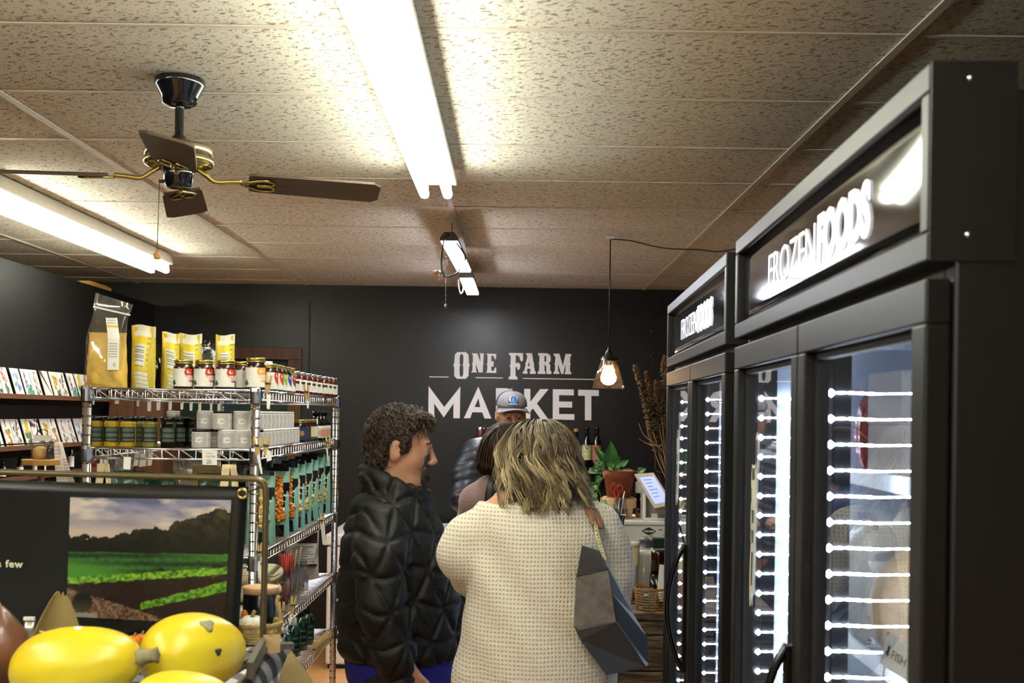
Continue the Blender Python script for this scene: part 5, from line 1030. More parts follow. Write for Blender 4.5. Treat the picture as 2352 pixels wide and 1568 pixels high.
# ------------------------------------------------------------------ counter
KY = 4.86; KZ = CZ - .80; kx0, kx1 = .12, 1.38
def weathered():
    m, nt, b = newmat('weathered_plank'); tc = node(nt, 'ShaderNodeTexCoord'); mp = node(nt, 'ShaderNodeMapping'); mp.inputs['Scale'].default_value = (2.2, 2.2, 26); link(nt, tc.outputs['Object'], mp.inputs[0])
    n = node(nt, 'ShaderNodeTexNoise', i_Scale=3.2, i_Detail=6., i_Roughness=.65); link(nt, mp.outputs[0], n.inputs['Vector']); cr = node(nt, 'ShaderNodeValToRGB'); e = cr.color_ramp.elements; e[0].position = .32; e[0].color = lin('#241a12'); e[1].position = .68; e[1].color = lin('#8a7a66'); x = e.new(.48); x.color = lin('#4a3a2a')
    link(nt, n.outputs['Fac'], cr.inputs[0]); link(nt, cr.outputs[0], b.inputs['Base Color']); b.inputs['Roughness'].default_value = .75; bp = node(nt, 'ShaderNodeBump', i_Strength=.5, i_Distance=.004); link(nt, n.outputs['Fac'], bp.inputs['Height']); link(nt, bp.outputs[0], b.inputs['Normal']); return m
M_wpl = weathered()
t = T('sales_counter', 'rustic sales counter clad in weathered grey-brown planks', 'counter', (kx0, KY, 0)); kw = kx1 - kx0
MB().box(.0, kw, .03, 1.15, 0, KZ - .03).obj('counter_core', M_dwood, t); MB().box(-.01, kw, -.0, 1.16, KZ - .03, KZ).obj('counter_top', M_wpl, t, bev=.004)
zz = KZ - .034
for k in range(6):
    hh = .06 if k == 0 else .148; MB().box(0, kw, .004 + .004 * (k % 2), .03, zz - hh + .005, zz).obj('plank', M_wpl, t, bev=.003); zz -= hh
# white till box
UY = 5.62; UZ = pt(1470, 1196, UY).z; ux0 = pt(1350, 1200, UY).x; t = T('till_riser', 'white riser box with the ONE FARM logo on the counter', 'riser', (ux0, UY, KZ)); uw = kx1 - .02 - ux0
MB().box(0, uw, 0, .38, 0, UZ - KZ - .018).obj('riser_box', M_white, t, bev=.006); MB().box(-.006, uw, -.012, .385, UZ - KZ - .018, UZ - KZ).obj('riser_top', M_white, t, bev=.004)
lc = pt(1490, 1219.5, UY) - Vector((ux0, UY, KZ)); ov = []
for k in range(40): a = 2 * PI * k / 40; rr = 1 + .10 * math.cos(4 * a) + .05 * math.cos(8 * a); ov.append((lc.x + .0285 * rr * math.cos(a), -.002, lc.z + .0155 * rr * math.sin(a)))
lg = MB(); lg.poly([ov], (0, .001, 0)); lgo = lg.obj('logo_badge', M_ink, t); tb = text_mb('ONE-FARM', .0135, .0006, .72, 'CENTER'); xf(tb, lambda v: Vector((lc.x + v.x, -.0032, lc.z - .0045 + v.y))); tb.obj('logo_lettering', M_paper, lgo)
for (px, py, w, h) in ((1482, 1232.5, .028, .0012), (1517, 1217, .02, .003), (1525, 1228, .012, .002), (1497, 1231, .02, .0012)): p = pt(px, py, UY) - Vector((ux0, UY, KZ)); MB().box(p.x - w / 2, p.x + w / 2, -.0025, -.0005, p.z, p.z + h).obj('print_line', M_ink, t)
# potted pothos on a wooden stand
PY = 5.80; pc0 = pt(1420, 1196, PY); t = T('plant_stand', 'pale wooden ring stand under the terracotta pot', 'plant stand', (pc0.x, PY, UZ)); zr = pt(1420, 1165, PY).z - UZ; zb_ = pt(1420, 1143, PY).z - UZ
MB().lathe([(.060, zr), (.088, zr), (.088, zb_), (.06, zb_), (.06, zr)], n=32, smooth=False).obj('stand_ring', M_wood, t, bev=.002)
for k in range(4): a = R(40) + k * PI / 2; MB().tube([(.072 * math.cos(a), .072 * math.sin(a), 0), (.074 * math.cos(a), .074 * math.sin(a), zr + .004)], [.014, .020], 10).obj('stand_leg', M_wood, t)
MB().lathe([(0, zb_ - .004), (.07, zb_ - .004), (.076, zb_ + .006), (.072, zb_ + .006), (0, zb_)], n=28).obj('saucer', mat('terracotta_saucer', '#b58a68', .8), t)
zp = UZ + zb_ + .001; hp = pt(1420, 1080, PY).z - zp; t = T('potted_pothos', 'trailing variegated pothos in a terracotta pot on the till riser', 'potted plant', (pc0.x, PY, zp))
M_terra = mat('terracotta', '#8d4a30', .75, var=.15, bump=.15, bs=60)
MB().lathe([(0, 0), (.056, 0), (.071, hp * .70), (.078, hp * .71), (.084, hp), (.077, hp), (.070, hp * .86), (0, hp * .86)], n=32).obj('pot', M_terra, t); MB().lathe([(0, hp * .88), (.070, hp * .88)], n=20).obj('soil', mat('potting_soil', '#1a120c', .9, bump=.6, bs=60), t)
def leaf_mat():
    m, nt, b = newmat('pothos_leaf'); a = node(nt, 'ShaderNodeAttribute', attribute_name='Col'); link(nt, a.outputs['Color'], b.inputs['Base Color']); b.inputs['Roughness'].default_value = .35; b.inputs['Coat Weight'].default_value = .2; return m
M_leaf = leaf_mat(); M_vine = mat('vine_green', '#5f7a3a', .5)
def leaf(parent, base, tip, width, bend, seed, var=.5, face=Vector((0, -1, .25))):
    base, tip = Vector(base), Vector(tip); d = tip - base; L = d.length; n = (face - d.normalized() * face.dot(d.normalized())).normalized(); s = d.normalized().cross(n); rg = random.Random(seed); sd = rg.uniform(0, 9)
    prof = lambda v: math.sin(PI * min(1, v * 1.0) ** .62) ** .85 * (1 - v * .15)
    b = MB(); nu, nv = 8, 14; cols = []
    def S(u, v):
        w = (u - .5) * 2; return base + d * v + s * (w * width / 2 * prof(v)) + n * (bend * L * math.sin(PI * v) - .22 * width * (1 - abs(w)) * prof(v) * .8)
    b.sweep(S, nu, nv)
    g1, g2, yl = L3('#2f6a2c'), L3('#4f8a44'), L3('#c9d6a8')
    for j in range(nv + 1):
        for i in range(nu + 1):
            w = abs(i / nu - .5) * 2; c = g1 * (.5 + .5 * w) + g2 * (.5 - .5 * w); nz = float(fbm(np.array(i * .8 + sd), np.array(j * .35 + sd), 3, seed))
            if nz > 1 - var: c = yl * min(1, (nz - 1 + var) * 6) + c * (1 - min(1, (nz - 1 + var) * 6))
            cols.append(c * (1.25 if w < .12 else 1))
    b.c = cols; b.obj('leaf', M_leaf, parent)
Q = lambda px, py, dy=0.: pt(px, py, PY + dy) - Vector((pc0.x, PY, zp))
LV = [((1404, 1072), (1403, 1012), 36, .1, .0, -.06), ((1392, 1066), (1364, 1024), 24, .1, .4, -.05), ((1388, 1078), (1361, 1058), 26, .12, .5, -.07), ((1385, 1076), (1346, 1084), 22, .1, .45, -.06), ((1405, 1075), (1433, 1060), 24, .1, .2, -.07), ((1410, 1072), (1425, 1048), 20, .05, .2, 0), ((1425, 1068), (1444, 1056), 17, .1, .2, -.03), ((1464, 1084), (1484, 1076), 18, .15, .4, -.05), ((1378, 1092), (1367, 1110), 15, .1, .3, -.08), ((1371, 1114), (1336, 1128), 22, .15, .6, -.1), ((1366, 1130), (1330, 1146), 16, .15, .6, -.1), ((1370, 1132), (1349, 1149), 17, .1, .55, -.1), ((1352, 1150), (1345, 1163), 14, .1, .3, -.08), ((1384, 1150), (1396, 1158), 12, .1, .3, -.09), ((1395, 1074), (1412, 1064), 20, .05, .1, -.08), ((1372, 1160), (1388, 1172), 12, .1, .5, -.09), ((1350, 1163), (1340, 1180), 12, .1, .6, -.09), ((1362, 1138), (1372, 1158), 14, .1, .4, -.1)]
for i, (a, b_, w, bd, vr, dy) in enumerate(LV): leaf(t, Q(*a, dy), Q(*b_, dy - .02), w * PY / F, bd, i + 3, vr)
for pts in ([(1410, 1082), (1392, 1080), (1380, 1088), (1374, 1110), (1372, 1130), (1360, 1148), (1350, 1165)], [(1415, 1080), (1403, 1074), (1404, 1060)], [(1425, 1080), (1445, 1077), (1464, 1084)], [(1400, 1080), (1386, 1076)], [(1405, 1082), (1385, 1098), (1374, 1118), (1382, 1145), (1380, 1165)]):
    MB().tube(smoothpath([Q(x, y, -.085 if 0 < k else -.02) for k, (x, y) in enumerate(pts)], 5), .0022, 5).obj('vine', M_vine, t)
# jar with scissors and pens
JD = 5.69; jc = pt(1422, 1196, JD); t = T('pen_jar', 'small glass jar of pens on the till riser', 'jar', (jc.x, JD, UZ)); MB().lathe([(0, .001), (.030, .001), (.031, .01), (.031, .07), (.025, .083), (.026, .097)], n=20).obj('jar_glass', M_rjar, t)
for k, (dx, dz, m) in enumerate(((.012, .125, M_black), (.02, .12, M_chrome), (-.006, .10, mat('green_pen', '#1f5a3a', .4)), (.003, .09, M_black), (.024, .135, M_white_pl))): MB().tube([(dx * .2, -.004, .005), (dx, .005 * (k % 2), dz)], .0032, 6).obj('pen', m, t)
O = Vector((jc.x - .012, JD - .012, UZ + .012)); t = T('scissors', 'red-handled scissors standing in the pen jar', 'scissors', O)
M_rh = mat('red_handle', '#b8291e', .35)
for s, (cx, cz, rx, rz) in ((-1, (-.018, .140, .010, .021)), (1, (.013, .136, .014, .016))):
    MB().tube([(cx + rx * math.cos(a) + (0 if s > 0 else .003 * math.sin(a)), 0, cz + rz * math.sin(a)) for a in [2 * PI * k / 20 for k in range(20)]], .0034, 6, True).obj('finger_loop', M_rh, t); MB().tube([(cx, 0, cz - rz), (.0, 0, .085), (-.003 * s, 0, .07)], .0045, 6).obj('handle_arm', M_rh, t)
    b = MB(); b.poly([[(-.003 * s, s * .001, .078), (.004 - .003 * s, s * .001, .075), (.002 + .004 * s, s * .001, 0)]], (0, .0008, 0)); b.obj('blade', M_chrome, t)
dc = pt(1473, 1196, 5.84); t = T('brown_bottle', 'dark bottle with an orange band and white cap behind the tablet stand', 'bottle', (dc.x, 5.84, UZ)); MB().lathe([(0, 0), (.028, 0), (.030, .004), (.030, .115), (.024, .125), (0, .125)], n=20).obj('bottle_body', M_dkjar, t); MB().lathe([(.0305, .004), (.0305, .022)], n=20).obj('label_band', mat('orange_band', '#b5622a', .5), t); MB().lathe([(.028, .118), (.031, .12), (.030, .17), (.02, .178), (0, .178)], n=20).obj('cap', M_white_pl, t)
# tablet on its white cube stand
sd = 5.66; s0 = pt(1478, 1196, sd); t = T('tablet_stand', 'white open tablet stand on the till riser', 'tablet stand', (s0.x, sd, UZ)); sw_, sh_ = .15, .125
b = MB(); b.box(0, sw_, 0, .15, 0, .012); b.box(0, .012, 0, .15, .012, sh_); b.box(0, sw_, .138, .15, .012, sh_); b.box(.012, sw_, .05, .15, sh_ - .012, sh_); b.obj('stand_shell', M_white_pl, t, bev=.004); MB().box(.04, .07, .02, .05, .012, .03).obj('paper_tray', M_paper, t)
TA, TB, TC, TDp = pt(1456, 1088, 5.74), pt(1501, 1085, 5.70), pt(1548, 1158, 5.50), pt(1503, 1167, 5.52)
t = T('tablet', 'tilted tablet with a lit screen on the white stand', 'tablet', TA); cs = [p - TA for p in (TA, TB, TC, TDp)]; nn = (cs[1] - cs[0]).cross(cs[3] - cs[0]).normalized(); nn = nn if nn.y < 0 else -nn
b = MB(); b.poly([cs], -nn * .016); b.obj('tablet_case', mat('tablet_taupe', '#a8988a', .4), t, bev=.002)
fr = lambda u, v: bil([cs[0], cs[1], cs[2], cs[3]], u, v)
b = MB(); b.poly([[fr(u, v) + nn * .0012 for u, v in ((.16, .12), (.9, .12), (.9, .9), (.16, .9))]], -nn * .001); sc_ = b.obj('screen', mat('lit_screen', '#8f9ad8', .3, emit=.55, ecol='#98a4e6', var=.1, vs=40), t)
for k in range(6): b = MB(); b.poly([[fr(u, v) + nn * .0022 for u, v in ((.28, .2 + .1 * k), (.28 + .4 - .05 * (k % 3), .2 + .1 * k), (.68 - .05 * (k % 3), .215 + .1 * k), (.28, .215 + .1 * k))]], -nn * .0008); b.obj('screen_line', mat('screen_ink', '#6a74c4', .3), sc_)
for s in (0, 1): MB().tube([fr(.5, .55 + .1 * s) - nn * .012, Vector((s0.x + .09, sd + .06, UZ + sh_ - .004)) - TA], .006, 6).obj('support_arm', M_white_pl, t)
# black card terminal display
c = pt(1400, 1262, 5.32); t = T('pos_display', 'black till display with its back turned, beside the woman', 'till display', (c.x, 5.32, KZ)); hz_ = pt(1400, 1182, 5.32).z - KZ; Mr = Matrix.Translation((0, 0, hz_ - .07)) @ Matrix.Rotation(R(-35), 4, 'Z') @ Matrix.Rotation(R(-22), 4, 'X')
MB().box(-.07, .06, -.008, .008, -.075, .075, Mr).obj('display_case', M_blk_gloss, t, bev=.003); MB().box(-.055, .045, -.0095, -.008, -.05, .06, Mr).obj('display_glass', mat('grey_display', '#8a8c8a', .2), t); MB().tube([(0, .01, .01), (0, .01, hz_ - .08)], .012, 8).obj('display_pole', M_black, t); MB().lathe([(0, 0), (.06, 0), (.05, .012), (0, .014)], n=20).obj('display_base', M_black, t)
c = pt(1364, 1196, 5.70); t = T('sign_clip', 'small white price sign in a wire clip below the plant', 'price sign', (c.x, 5.70, UZ)); b = MB(); P = [pt(x, y, 5.70) - Vector((c.x, 5.70, UZ)) for x, y in ((1355, 1174), (1372, 1176), (1375, 1148), (1357, 1145))]; b.poly([P], (0, .001, 0)); b.obj('sign_card', M_paper, t); MB().tube([(0, .004, 0), (0, .004, .06)], .002, 5).obj('clip_wire', M_steel, t); tb = text_mb('$ 16', .011, .0002); p = P[0].copy(); xf(tb, lambda v: Vector((p.x + .005 + v.x, -.002, p.z + .02 + v.y))); tb.obj('lettering', M_ink, t)
# things on the counter in front
c = pt(1446, 1390, 5.22); t = T('cream_tub', 'tall cream plastic tub with a translucent lid on the counter', 'tub', (c.x, 5.22, KZ)); ht = pt(1446, 1244, 5.22).z - KZ; MB().lathe([(0, 0), (.033, 0), (.041, ht - .014), (0, ht - .014)], n=28).obj('tub_body', mat('cream_wax', '#cdbb94', .4, var=.05), t); MB().lathe([(.041, ht - .018), (.0435, ht - .016), (.0435, ht - .004), (.040, ht), (0, ht - .002)], n=28).obj('tub_lid', mat('translucent_lid', '#ddd6c8', .3), t)
c = pt(1478, 1390, 5.08); t = T('orange_candy_jar', 'round glass jar with orange sweets behind the wire basket', 'jar', (c.x, 5.08, KZ)); hj = pt(1478, 1272, 5.08).z - KZ; MB().lathe([(0, .001), (.034, .001), (.036, .01), (.036, hj * .72), (.027, hj * .84), (.028, hj * .86), (.028, hj)], n=24).obj('jar_glass', M_rjar, t)
b = MB(); rg = random.Random(4)
for k in range(60): a = rg.uniform(0, 6.3); rr = .028 * math.sqrt(rg.random()); b.lathe([(0, -.007), (.006, -.003), (.007, .002), (0, .007)], (rr * math.cos(a), rr * math.sin(a), .012 + rg.random() * .075), 6)
o = b.obj('sweets', mat('orange_sweets', '#d4643c', .4), t); o['kind'] = 'stuff'
c = pt(1512, 1390, 5.02); t = T('amber_candle', 'amber and black candle jar with a blank white tag, beside the freezer', 'candle', (c.x, 5.02, KZ)); z0_ = pt(1512, 1318, 5.02).z - KZ; z1_ = pt(1512, 1263, 5.02).z - KZ
MB().lathe([(0, 0), (.037, 0), (.039, z0_), (0, z0_)], n=24).obj('lower_jar', M_blk_gloss, t); MB().lathe([(0, z0_), (.033, z0_), (.034, z1_ - .01), (.03, z1_), (0, z1_)], n=24).obj('upper_jar', mat('amber_dark', '#2a140c', .15, coat=.6), t); MB().box(-.016, .012, -.042, -.041, .03, z0_ + .045, Matrix.Rotation(R(4), 4, 'Y')).obj('blank_tag', M_paper, t)
c = pt(1483, 1270, 5.45); rz_ = pt(1483, 1264, 5.45).z; t = T('reader_box', 'white carton carrying the grey card reader', 'carton', (c.x, 5.45, KZ)); MB().box(-.04, .045, -.03, .03, 0, rz_ - KZ).obj('carton', M_white, t, bev=.002); MB().box(-.041, .046, -.031, .031, (rz_ - KZ) * .8, (rz_ - KZ) * .82).obj('carton_seam', M_paper, t)
t = T('card_reader', 'rounded grey card reader lying on the white carton', 'card reader', (c.x, 5.44, rz_ + .034)); Mr = Matrix.Rotation(R(25), 4, 'Y') @ Matrix.Rotation(R(-40), 4, 'X'); MB().lathe([(0, -.012), (.024, -.011), (.032, -.004), (.032, .004), (.026, .011), (0, .013)], n=24, M=Mr, sx=1.05).obj('reader_body', mat('grey_plastic', '#55545a', .3, coat=.3), t); MB().lathe([(0, .0135), (.008, .0135), (.007, .015), (0, .0155)], (.01, 0, 0), 12, M=Mr).obj('reader_button', M_chrome, t)
c = pt(1513, 1280, 5.40); zg = pt(1513, 1258, 5.40).z; t = T('green_carton', 'dark green carton on a pale box next to the freezer', 'carton', (c.x, 5.40, KZ)); MB().box(-.034, .05, -.03, .03, 0, zg - KZ).obj('pale_box', mat('pale_green_card', '#c6ccb0', .6), t, bev=.002); MB().box(-.03, .046, -.028, .028, zg - KZ, zg - KZ + .045).obj('carton', mat('dark_green_card', '#12281c', .5), t, bev=.003)
M_gw = mat('golden_wicker', '#a07a38', .5, var=.25)
c = pt(1492, 1406, 4.94); basket('golden wicker basket of cards at the counter edge', Vector((c.x + .005, 4.955, KZ + .0005)), .068, .088, 8, M_gw, name='card_basket', th=.0018, sy=.9)
for i in range(4):
    t = T('business_card', '%s card in the golden basket' % ['front grey', 'second orange', 'third tan', 'rear dark'][i], 'card', (c.x + .0 + .006 * i, 4.93 + .018 * i, KZ + .006), (R(-14), R(8 * (i - 1)), .1), 'cards in the golden basket'); MB().box(-.028, .03, -.001, .001, 0, .085 - .006 * i).obj('card_sheet', mat('card_%d' % i, ['#6a6e70', '#b5663c', '#8a7048', '#3a3634'][i], .6), t); MB().box(-.015, .005, -.0018, -.001, .055, .062).obj('card_print', M_paper, t)
c = pt(1441, 1345, 5.12); t = T('orange_packet', 'small orange and silver packet behind the basket', 'packet', (c.x, 5.12, KZ)); pouch(.05, pt(1441, 1330, 5.12).z - KZ, .02, .1, .001, 150).obj('packet_film', mat('orange_film', '#c9562e', .3), t); MB().box(-.02, .02, -.012, -.0105, .02, .045).obj('packet_window', mat('silver_film', '#b8b4ac', .25, .7), t)
# dried stalks in a floor vase
VD = 6.08; vb = pt(1545, 1196, VD); t = T('dried_stalks', 'bundle of dried brown grain stalks in a crock beside the freezer', 'dried stalks', (vb.x, VD, UZ - .0 if False else KZ)); V0 = Vector((vb.x, VD, KZ)); MB().lathe([(0, 0), (.05, 0), (.06, .05), (.055, .2), (.045, .21), (.04, .2), (0, .19)], n=22).obj('crock', mat('brown_crock', '#4a3424', .4), t)
M_stk = mat('dry_stalk', '#7d6440', .8, var=.3, vs=30); M_sd = mat('dry_seed_head', '#5f4830', .9, var=.4, vs=60, bump=.4, bs=80)
S_ = lambda px, py, dy=0.: pt(px, py, VD + dy) - V0
ST = [((1500, 990), (1482, 920), (1457, 842)), ((1515, 980), (1500, 920), (1484, 858)), ((1512, 1040), (1497, 995), (1488, 962)), ((1520, 960), (1512, 900), (1508, 880)), ((1530, 950), (1527, 860), (1528, 822)), ((1525, 1010), (1515, 960), (1502, 930)), ((1532, 990), (1530, 900), (1534, 850))]
for i, (a, b_, c_) in enumerate(ST):
    dy = .03 * (i % 3 - 1); root = Vector((0.005 * (i - 3), .004 * (i % 3 - 1), .19)); pa = smoothpath([root, S_(1535, 1110, dy), S_(*a, dy), S_(*b_, dy), S_(*c_, dy)], 7)
    st = MB().tube(pa, .0035, 6).obj('stalk', M_stk, t); hd = MB(); top = pa[-15:]; rg = random.Random(i)
    for k in range(260):
        p = top[0].lerp(top[-1], 0); s = rg.random(); j = s * (len(top) - 1); p = top[int(j)].lerp(top[min(int(j) + 1, len(top) - 1)], j % 1); rad = .027 * (1 - s) ** .5 + .006; a_ = rg.uniform(0, 6.3); q2 = p + Vector((rad * math.cos(a_), rad * math.sin(a_), rg.uniform(-.004, .012))); hd.tube([p, q2 + Vector((0, 0, .008))], [.0045, .002], 4)
    hd.obj('seed_head', M_sd, st)
for i, pts in enumerate(([(1530, 1060), (1505, 1020), (1480, 1000), (1467, 972)], [(1525, 1040), (1510, 1025), (1485, 1018), (1468, 1007)], [(1535, 1120), (1512, 1060), (1498, 1022)], [(1533, 1100), (1507, 1080), (1505, 1045)], [(1536, 1140), (1520, 1110), (1512, 1090)])):
    MB().tube(smoothpath([Vector((0, 0, .19))] + [S_(x, y, -.03) for x, y in pts], 6), [.004 + .008 * math.sin(PI * k / (6 * len(pts))) if i < 3 else .003 for k in range(6 * len(pts) + 1)], 6, flat=.25).obj('dry_leaf', mat('dry_leaf', '#96704c' if i < 1 else '#8f7c5a', .8, var=.2), t)
# purple garland on the wall
gl = [pt(x, y, DW - .012) for x, y in ((1502, 672), (1510, 690), (1516, 712), (1500, 735), (1505, 760), (1518, 782), (1500, 815), (1498, 836))]; O = gl[0]; t = T('paper_garland', 'thin purple curled garland hanging on the wall beside the freezer', 'garland', O); MB().tube(smoothpath([p - O for p in gl], 6), .002, 5).obj('string', mat('purple_string', '#3a2440', .5), t)
for (x, y) in ((1498, 712), (1497, 760), (1497, 816), (1514, 688)): p = pt(x, y, DW - .014) - O; MB().lathe([(0, -.014), (.008, -.005), (.010, .004), (0, .012)], p, 7).obj('curl', mat('purple_foil', '#6a2a7a', .3, .3), t)
# ------------------------------------------------------------------ people: implicit bodies turned into one continuous mesh each
class SDF:
    def __init__(s, lo, hi, h):
        s.ax = [np.arange(lo[i], hi[i] + h, h) if not isinstance(h, (tuple, list)) else np.arange(lo[i], hi[i] + h[i], h[i]) for i in range(3)]
        s.D = np.full([len(a) for a in s.ax], .5)
    def _w(s, lo, hi):
        return tuple(slice(max(0, np.searchsorted(a, lo[i])), min(len(a), np.searchsorted(a, hi[i]) + 1)) for i, a in enumerate(s.ax))
    def _p(s, w): return [s.ax[0][w[0]][:, None, None], s.ax[1][w[1]][None, :, None], s.ax[2][w[2]][None, None, :]]
    def _mix(s, w, d, k, sub):
        a = s.D[w]
        if a.size == 0: return
        if sub: d = -d; h = np.clip(.5 - .5 * (d - a) / k * -1 if False else .5 + .5 * (d - a) / k, 0, 1); s.D[w] = a * (1 - h) + d * h + k * h * (1 - h)
        else: h = np.clip(.5 + .5 * (a - d) / k, 0, 1); s.D[w] = a * (1 - h) + d * h - k * h * (1 - h)
    def cone(s, a, b, ra, rb, k=.02, sub=False, fy=1.):
        a = np.array(a, float); b = np.array(b, float); m = max(ra, rb) / min(1, fy) + k + .03; lo = np.minimum(a, b) - m; hi = np.maximum(a, b) + m; w = s._w(lo, hi); X, Y, Z = s._p(w); ab = b - a; L = max(ab @ ab, 1e-9)
        t = np.clip(((X - a[0]) * ab[0] + (Y - a[1]) * ab[1] + (Z - a[2]) * ab[2]) / L, 0, 1); r = ra + (rb - ra) * t
        d = np.sqrt((X - a[0] - t * ab[0]) ** 2 + ((Y - a[1] - t * ab[1]) * fy) ** 2 + (Z - a[2] - t * ab[2]) ** 2) - r; s._mix(w, d, k, sub); return s
    def chain(s, pts, k=.02, **kw):
        for (a, ra), (b, rb) in zip(pts, pts[1:]): s.cone(a, b, ra, rb, k, **kw)
        return s
    def ell(s, c, r, k=.02, sub=False, M=None):
        c = np.array(c, float); r = np.array(r, float); m = r.max() + k + .03; w = s._w(c - m, c + m); X, Y, Z = s._p(w); X, Y, Z = X - c[0], Y - c[1], Z - c[2]
        if M is not None: X, Y, Z = M[0][0] * X + M[1][0] * Y + M[2][0] * Z, M[0][1] * X + M[1][1] * Y + M[2][1] * Z, M[0][2] * X + M[1][2] * Y + M[2][2] * Z
        k0 = np.sqrt((X / r[0]) ** 2 + (Y / r[1]) ** 2 + (Z / r[2]) ** 2); k1 = np.sqrt((X / r[0] ** 2) ** 2 + (Y / r[1] ** 2) ** 2 + (Z / r[2] ** 2) ** 2) + 1e-9
        s._mix(w, k0 * (k0 - 1) / k1, k, sub); return s
    def disp(s, fn, band=.06):
        X, Y, Z = s._p(tuple(slice(0, len(a)) for a in s.ax)); s.D = np.where(np.abs(s.D) < band, s.D + fn(X, Y, Z), s.D); return s
    def cut(s, fn):
        X, Y, Z = s._p(tuple(slice(0, len(a)) for a in s.ax)); s.D = np.maximum(s.D, fn(X, Y, Z) + 0 * s.D); return s
    def mb(s, origin=(0, 0, 0), relax=1):
        D = s.D; nx, ny, nz = D.shape; I = D < 0; cs = (nx - 1, ny - 1, nz - 1); acc = np.zeros(cs + (3,)); cnt = np.zeros(cs)
        G = np.meshgrid(*s.ax, indexing='ij')
        off = [(i, j, k) for i in (0, 1) for j in (0, 1) for k in (0, 1)]
        sl = lambda o: tuple(slice(o[q], o[q] + cs[q]) for q in range(3))
        for o in off:
            for q in range(3):
                if o[q] == 0:
                    p = list(o); p[q] = 1; a, b = sl(o), sl(tuple(p)); m = I[a] != I[b]; t = np.where(m, D[a] / (D[a] - D[b] + 1e-12), 0)
                    for c in range(3): acc[..., c] += np.where(m, G[c][a] + t * (G[c][b] - G[c][a]), 0)
                    cnt += m
        act = cnt > 0; idx = -np.ones(cs, int); idx[act] = np.arange(act.sum()); V = acc[act] / cnt[act][:, None]; Fs = []
        for q in range(3):
            o1, o2 = [(1, 2), (2, 0), (0, 1)][q]; a = [slice(1, c) for c in cs]; a[q] = slice(0, cs[q]); lo = [slice(1, cs[i]) if i != q else slice(0, cs[q]) for i in range(3)]
            e0 = tuple(slice(1, D.shape[i] - 1) if i != q else slice(0, D.shape[i] - 1) for i in range(3)); e1 = tuple(slice(1, D.shape[i] - 1) if i != q else slice(1, D.shape[i]) for i in range(3))
            m = I[e0] != I[e1]; inn = I[e0]
            def cell(d1, d2):
                r = [None] * 3
                for i in range(3):
                    if i == q: r[i] = slice(0, cs[i])
                    else: dd = d1 if i == o1 else d2; r[i] = slice(1 - dd, cs[i] - dd)
                return idx[tuple(r)]
            A, B, C, E = cell(1, 1), cell(0, 1), cell(0, 0), cell(1, 0)
            for flip in (0, 1):
                mm = m & (inn == (flip == 0)); Q = np.stack([A[mm], B[mm], C[mm], E[mm]], 1) if flip == 0 else np.stack([A[mm], E[mm], C[mm], B[mm]], 1); Fs.append(Q)
        Fq = np.concatenate(Fs); 
        for _ in range(relax):
            S = np.zeros_like(V); n = np.zeros(len(V))
            for q in range(4):
                for r in (1, 3): np.add.at(S, Fq[:, q], V[Fq[:, (q + r) % 4]]); np.add.at(n, Fq[:, q], 1)
            V = V * .5 + .5 * S / np.maximum(n, 1)[:, None]
        b = MB(); b.v = [tuple(p) for p in (V - np.array(origin))]; b.f = [tuple(int(i) for i in f) for f in Fq]; b.sm = [True] * len(b.f); return b
def frame(yaw, pitch=0., roll=0.):
    """columns: forward, left, up"""
    m = Matrix.Rotation(yaw, 3, 'Z') @ Matrix.Rotation(-pitch, 3, 'Y') @ Matrix.Rotation(roll, 3, 'X'); return np.array(m)
def head_sdf(S, c, Fm, s, wide=1., ears=True):
    W = lambda f, l, u: np.array(c) + Fm @ (np.array([f, l, u]) * s); E = lambda p, r, k, sub=False: S.ell(W(*p), np.array(r) * s, k * s, sub, Fm); C = lambda a, b, ra, rb, k, sub=False: S.cone(W(*a), W(*b), ra * s, rb * s, k * s, sub)
    E((-.012, 0, .026), (.094, .076 * wide, .088), .01); E((.016, 0, -.045), (.064, .061 * wide, .078), .03); E((.068, 0, -.10), (.026, .028 * wide, .02), .03)
    E((.042, .036 * wide, -.035), (.034, .03, .034), .03); E((.042, -.036 * wide, -.035), (.034, .03, .034), .03)
    C((.082, -.034, .022), (.082, .034, .022), .012, .012, .02); 
    for l in (-1, 1): E((.097, .031 * l, -.001), (.014, .016, .009), .010, True); E((.079, .031 * l, .002), (.0150, .0155, .0100), .005); E((.078, .031 * l, -.0125), (.0130, .0150, .0065), .006)
    C((.090, 0, .014), (.111, 0, -.030), .0095, .0112, .012); E((.113, 0, -.033), (.012, .0125, .0105), .006)
    for l in (-1, 1): E((.102, .0125 * l, -.040), (.011, .009, .008), .008)
    C((.092, -.016, -.063), (.092, .016, -.063), .0078, .0078, .007); C((.0895, -.014, -.0755), (.0895, .014, -.0755), .0088, .0088, .007); C((.080, -.03, -.0695), (.096, 0, -.0695), .003, .003, .004, True); C((.080, .03, -.0695), (.096, 0, -.0695), .003, .003, .004, True)
    if ears:
        for l in (-1, 1): E((-.010, .080 * wide * l, -.008), (.023, .009, .033), .008); E((-.016, .076 * wide * l, -.032), (.012, .008, .014), .008); E((-.002, .088 * wide * l, -.004), (.010, .006, .018), .006, True)
    return W
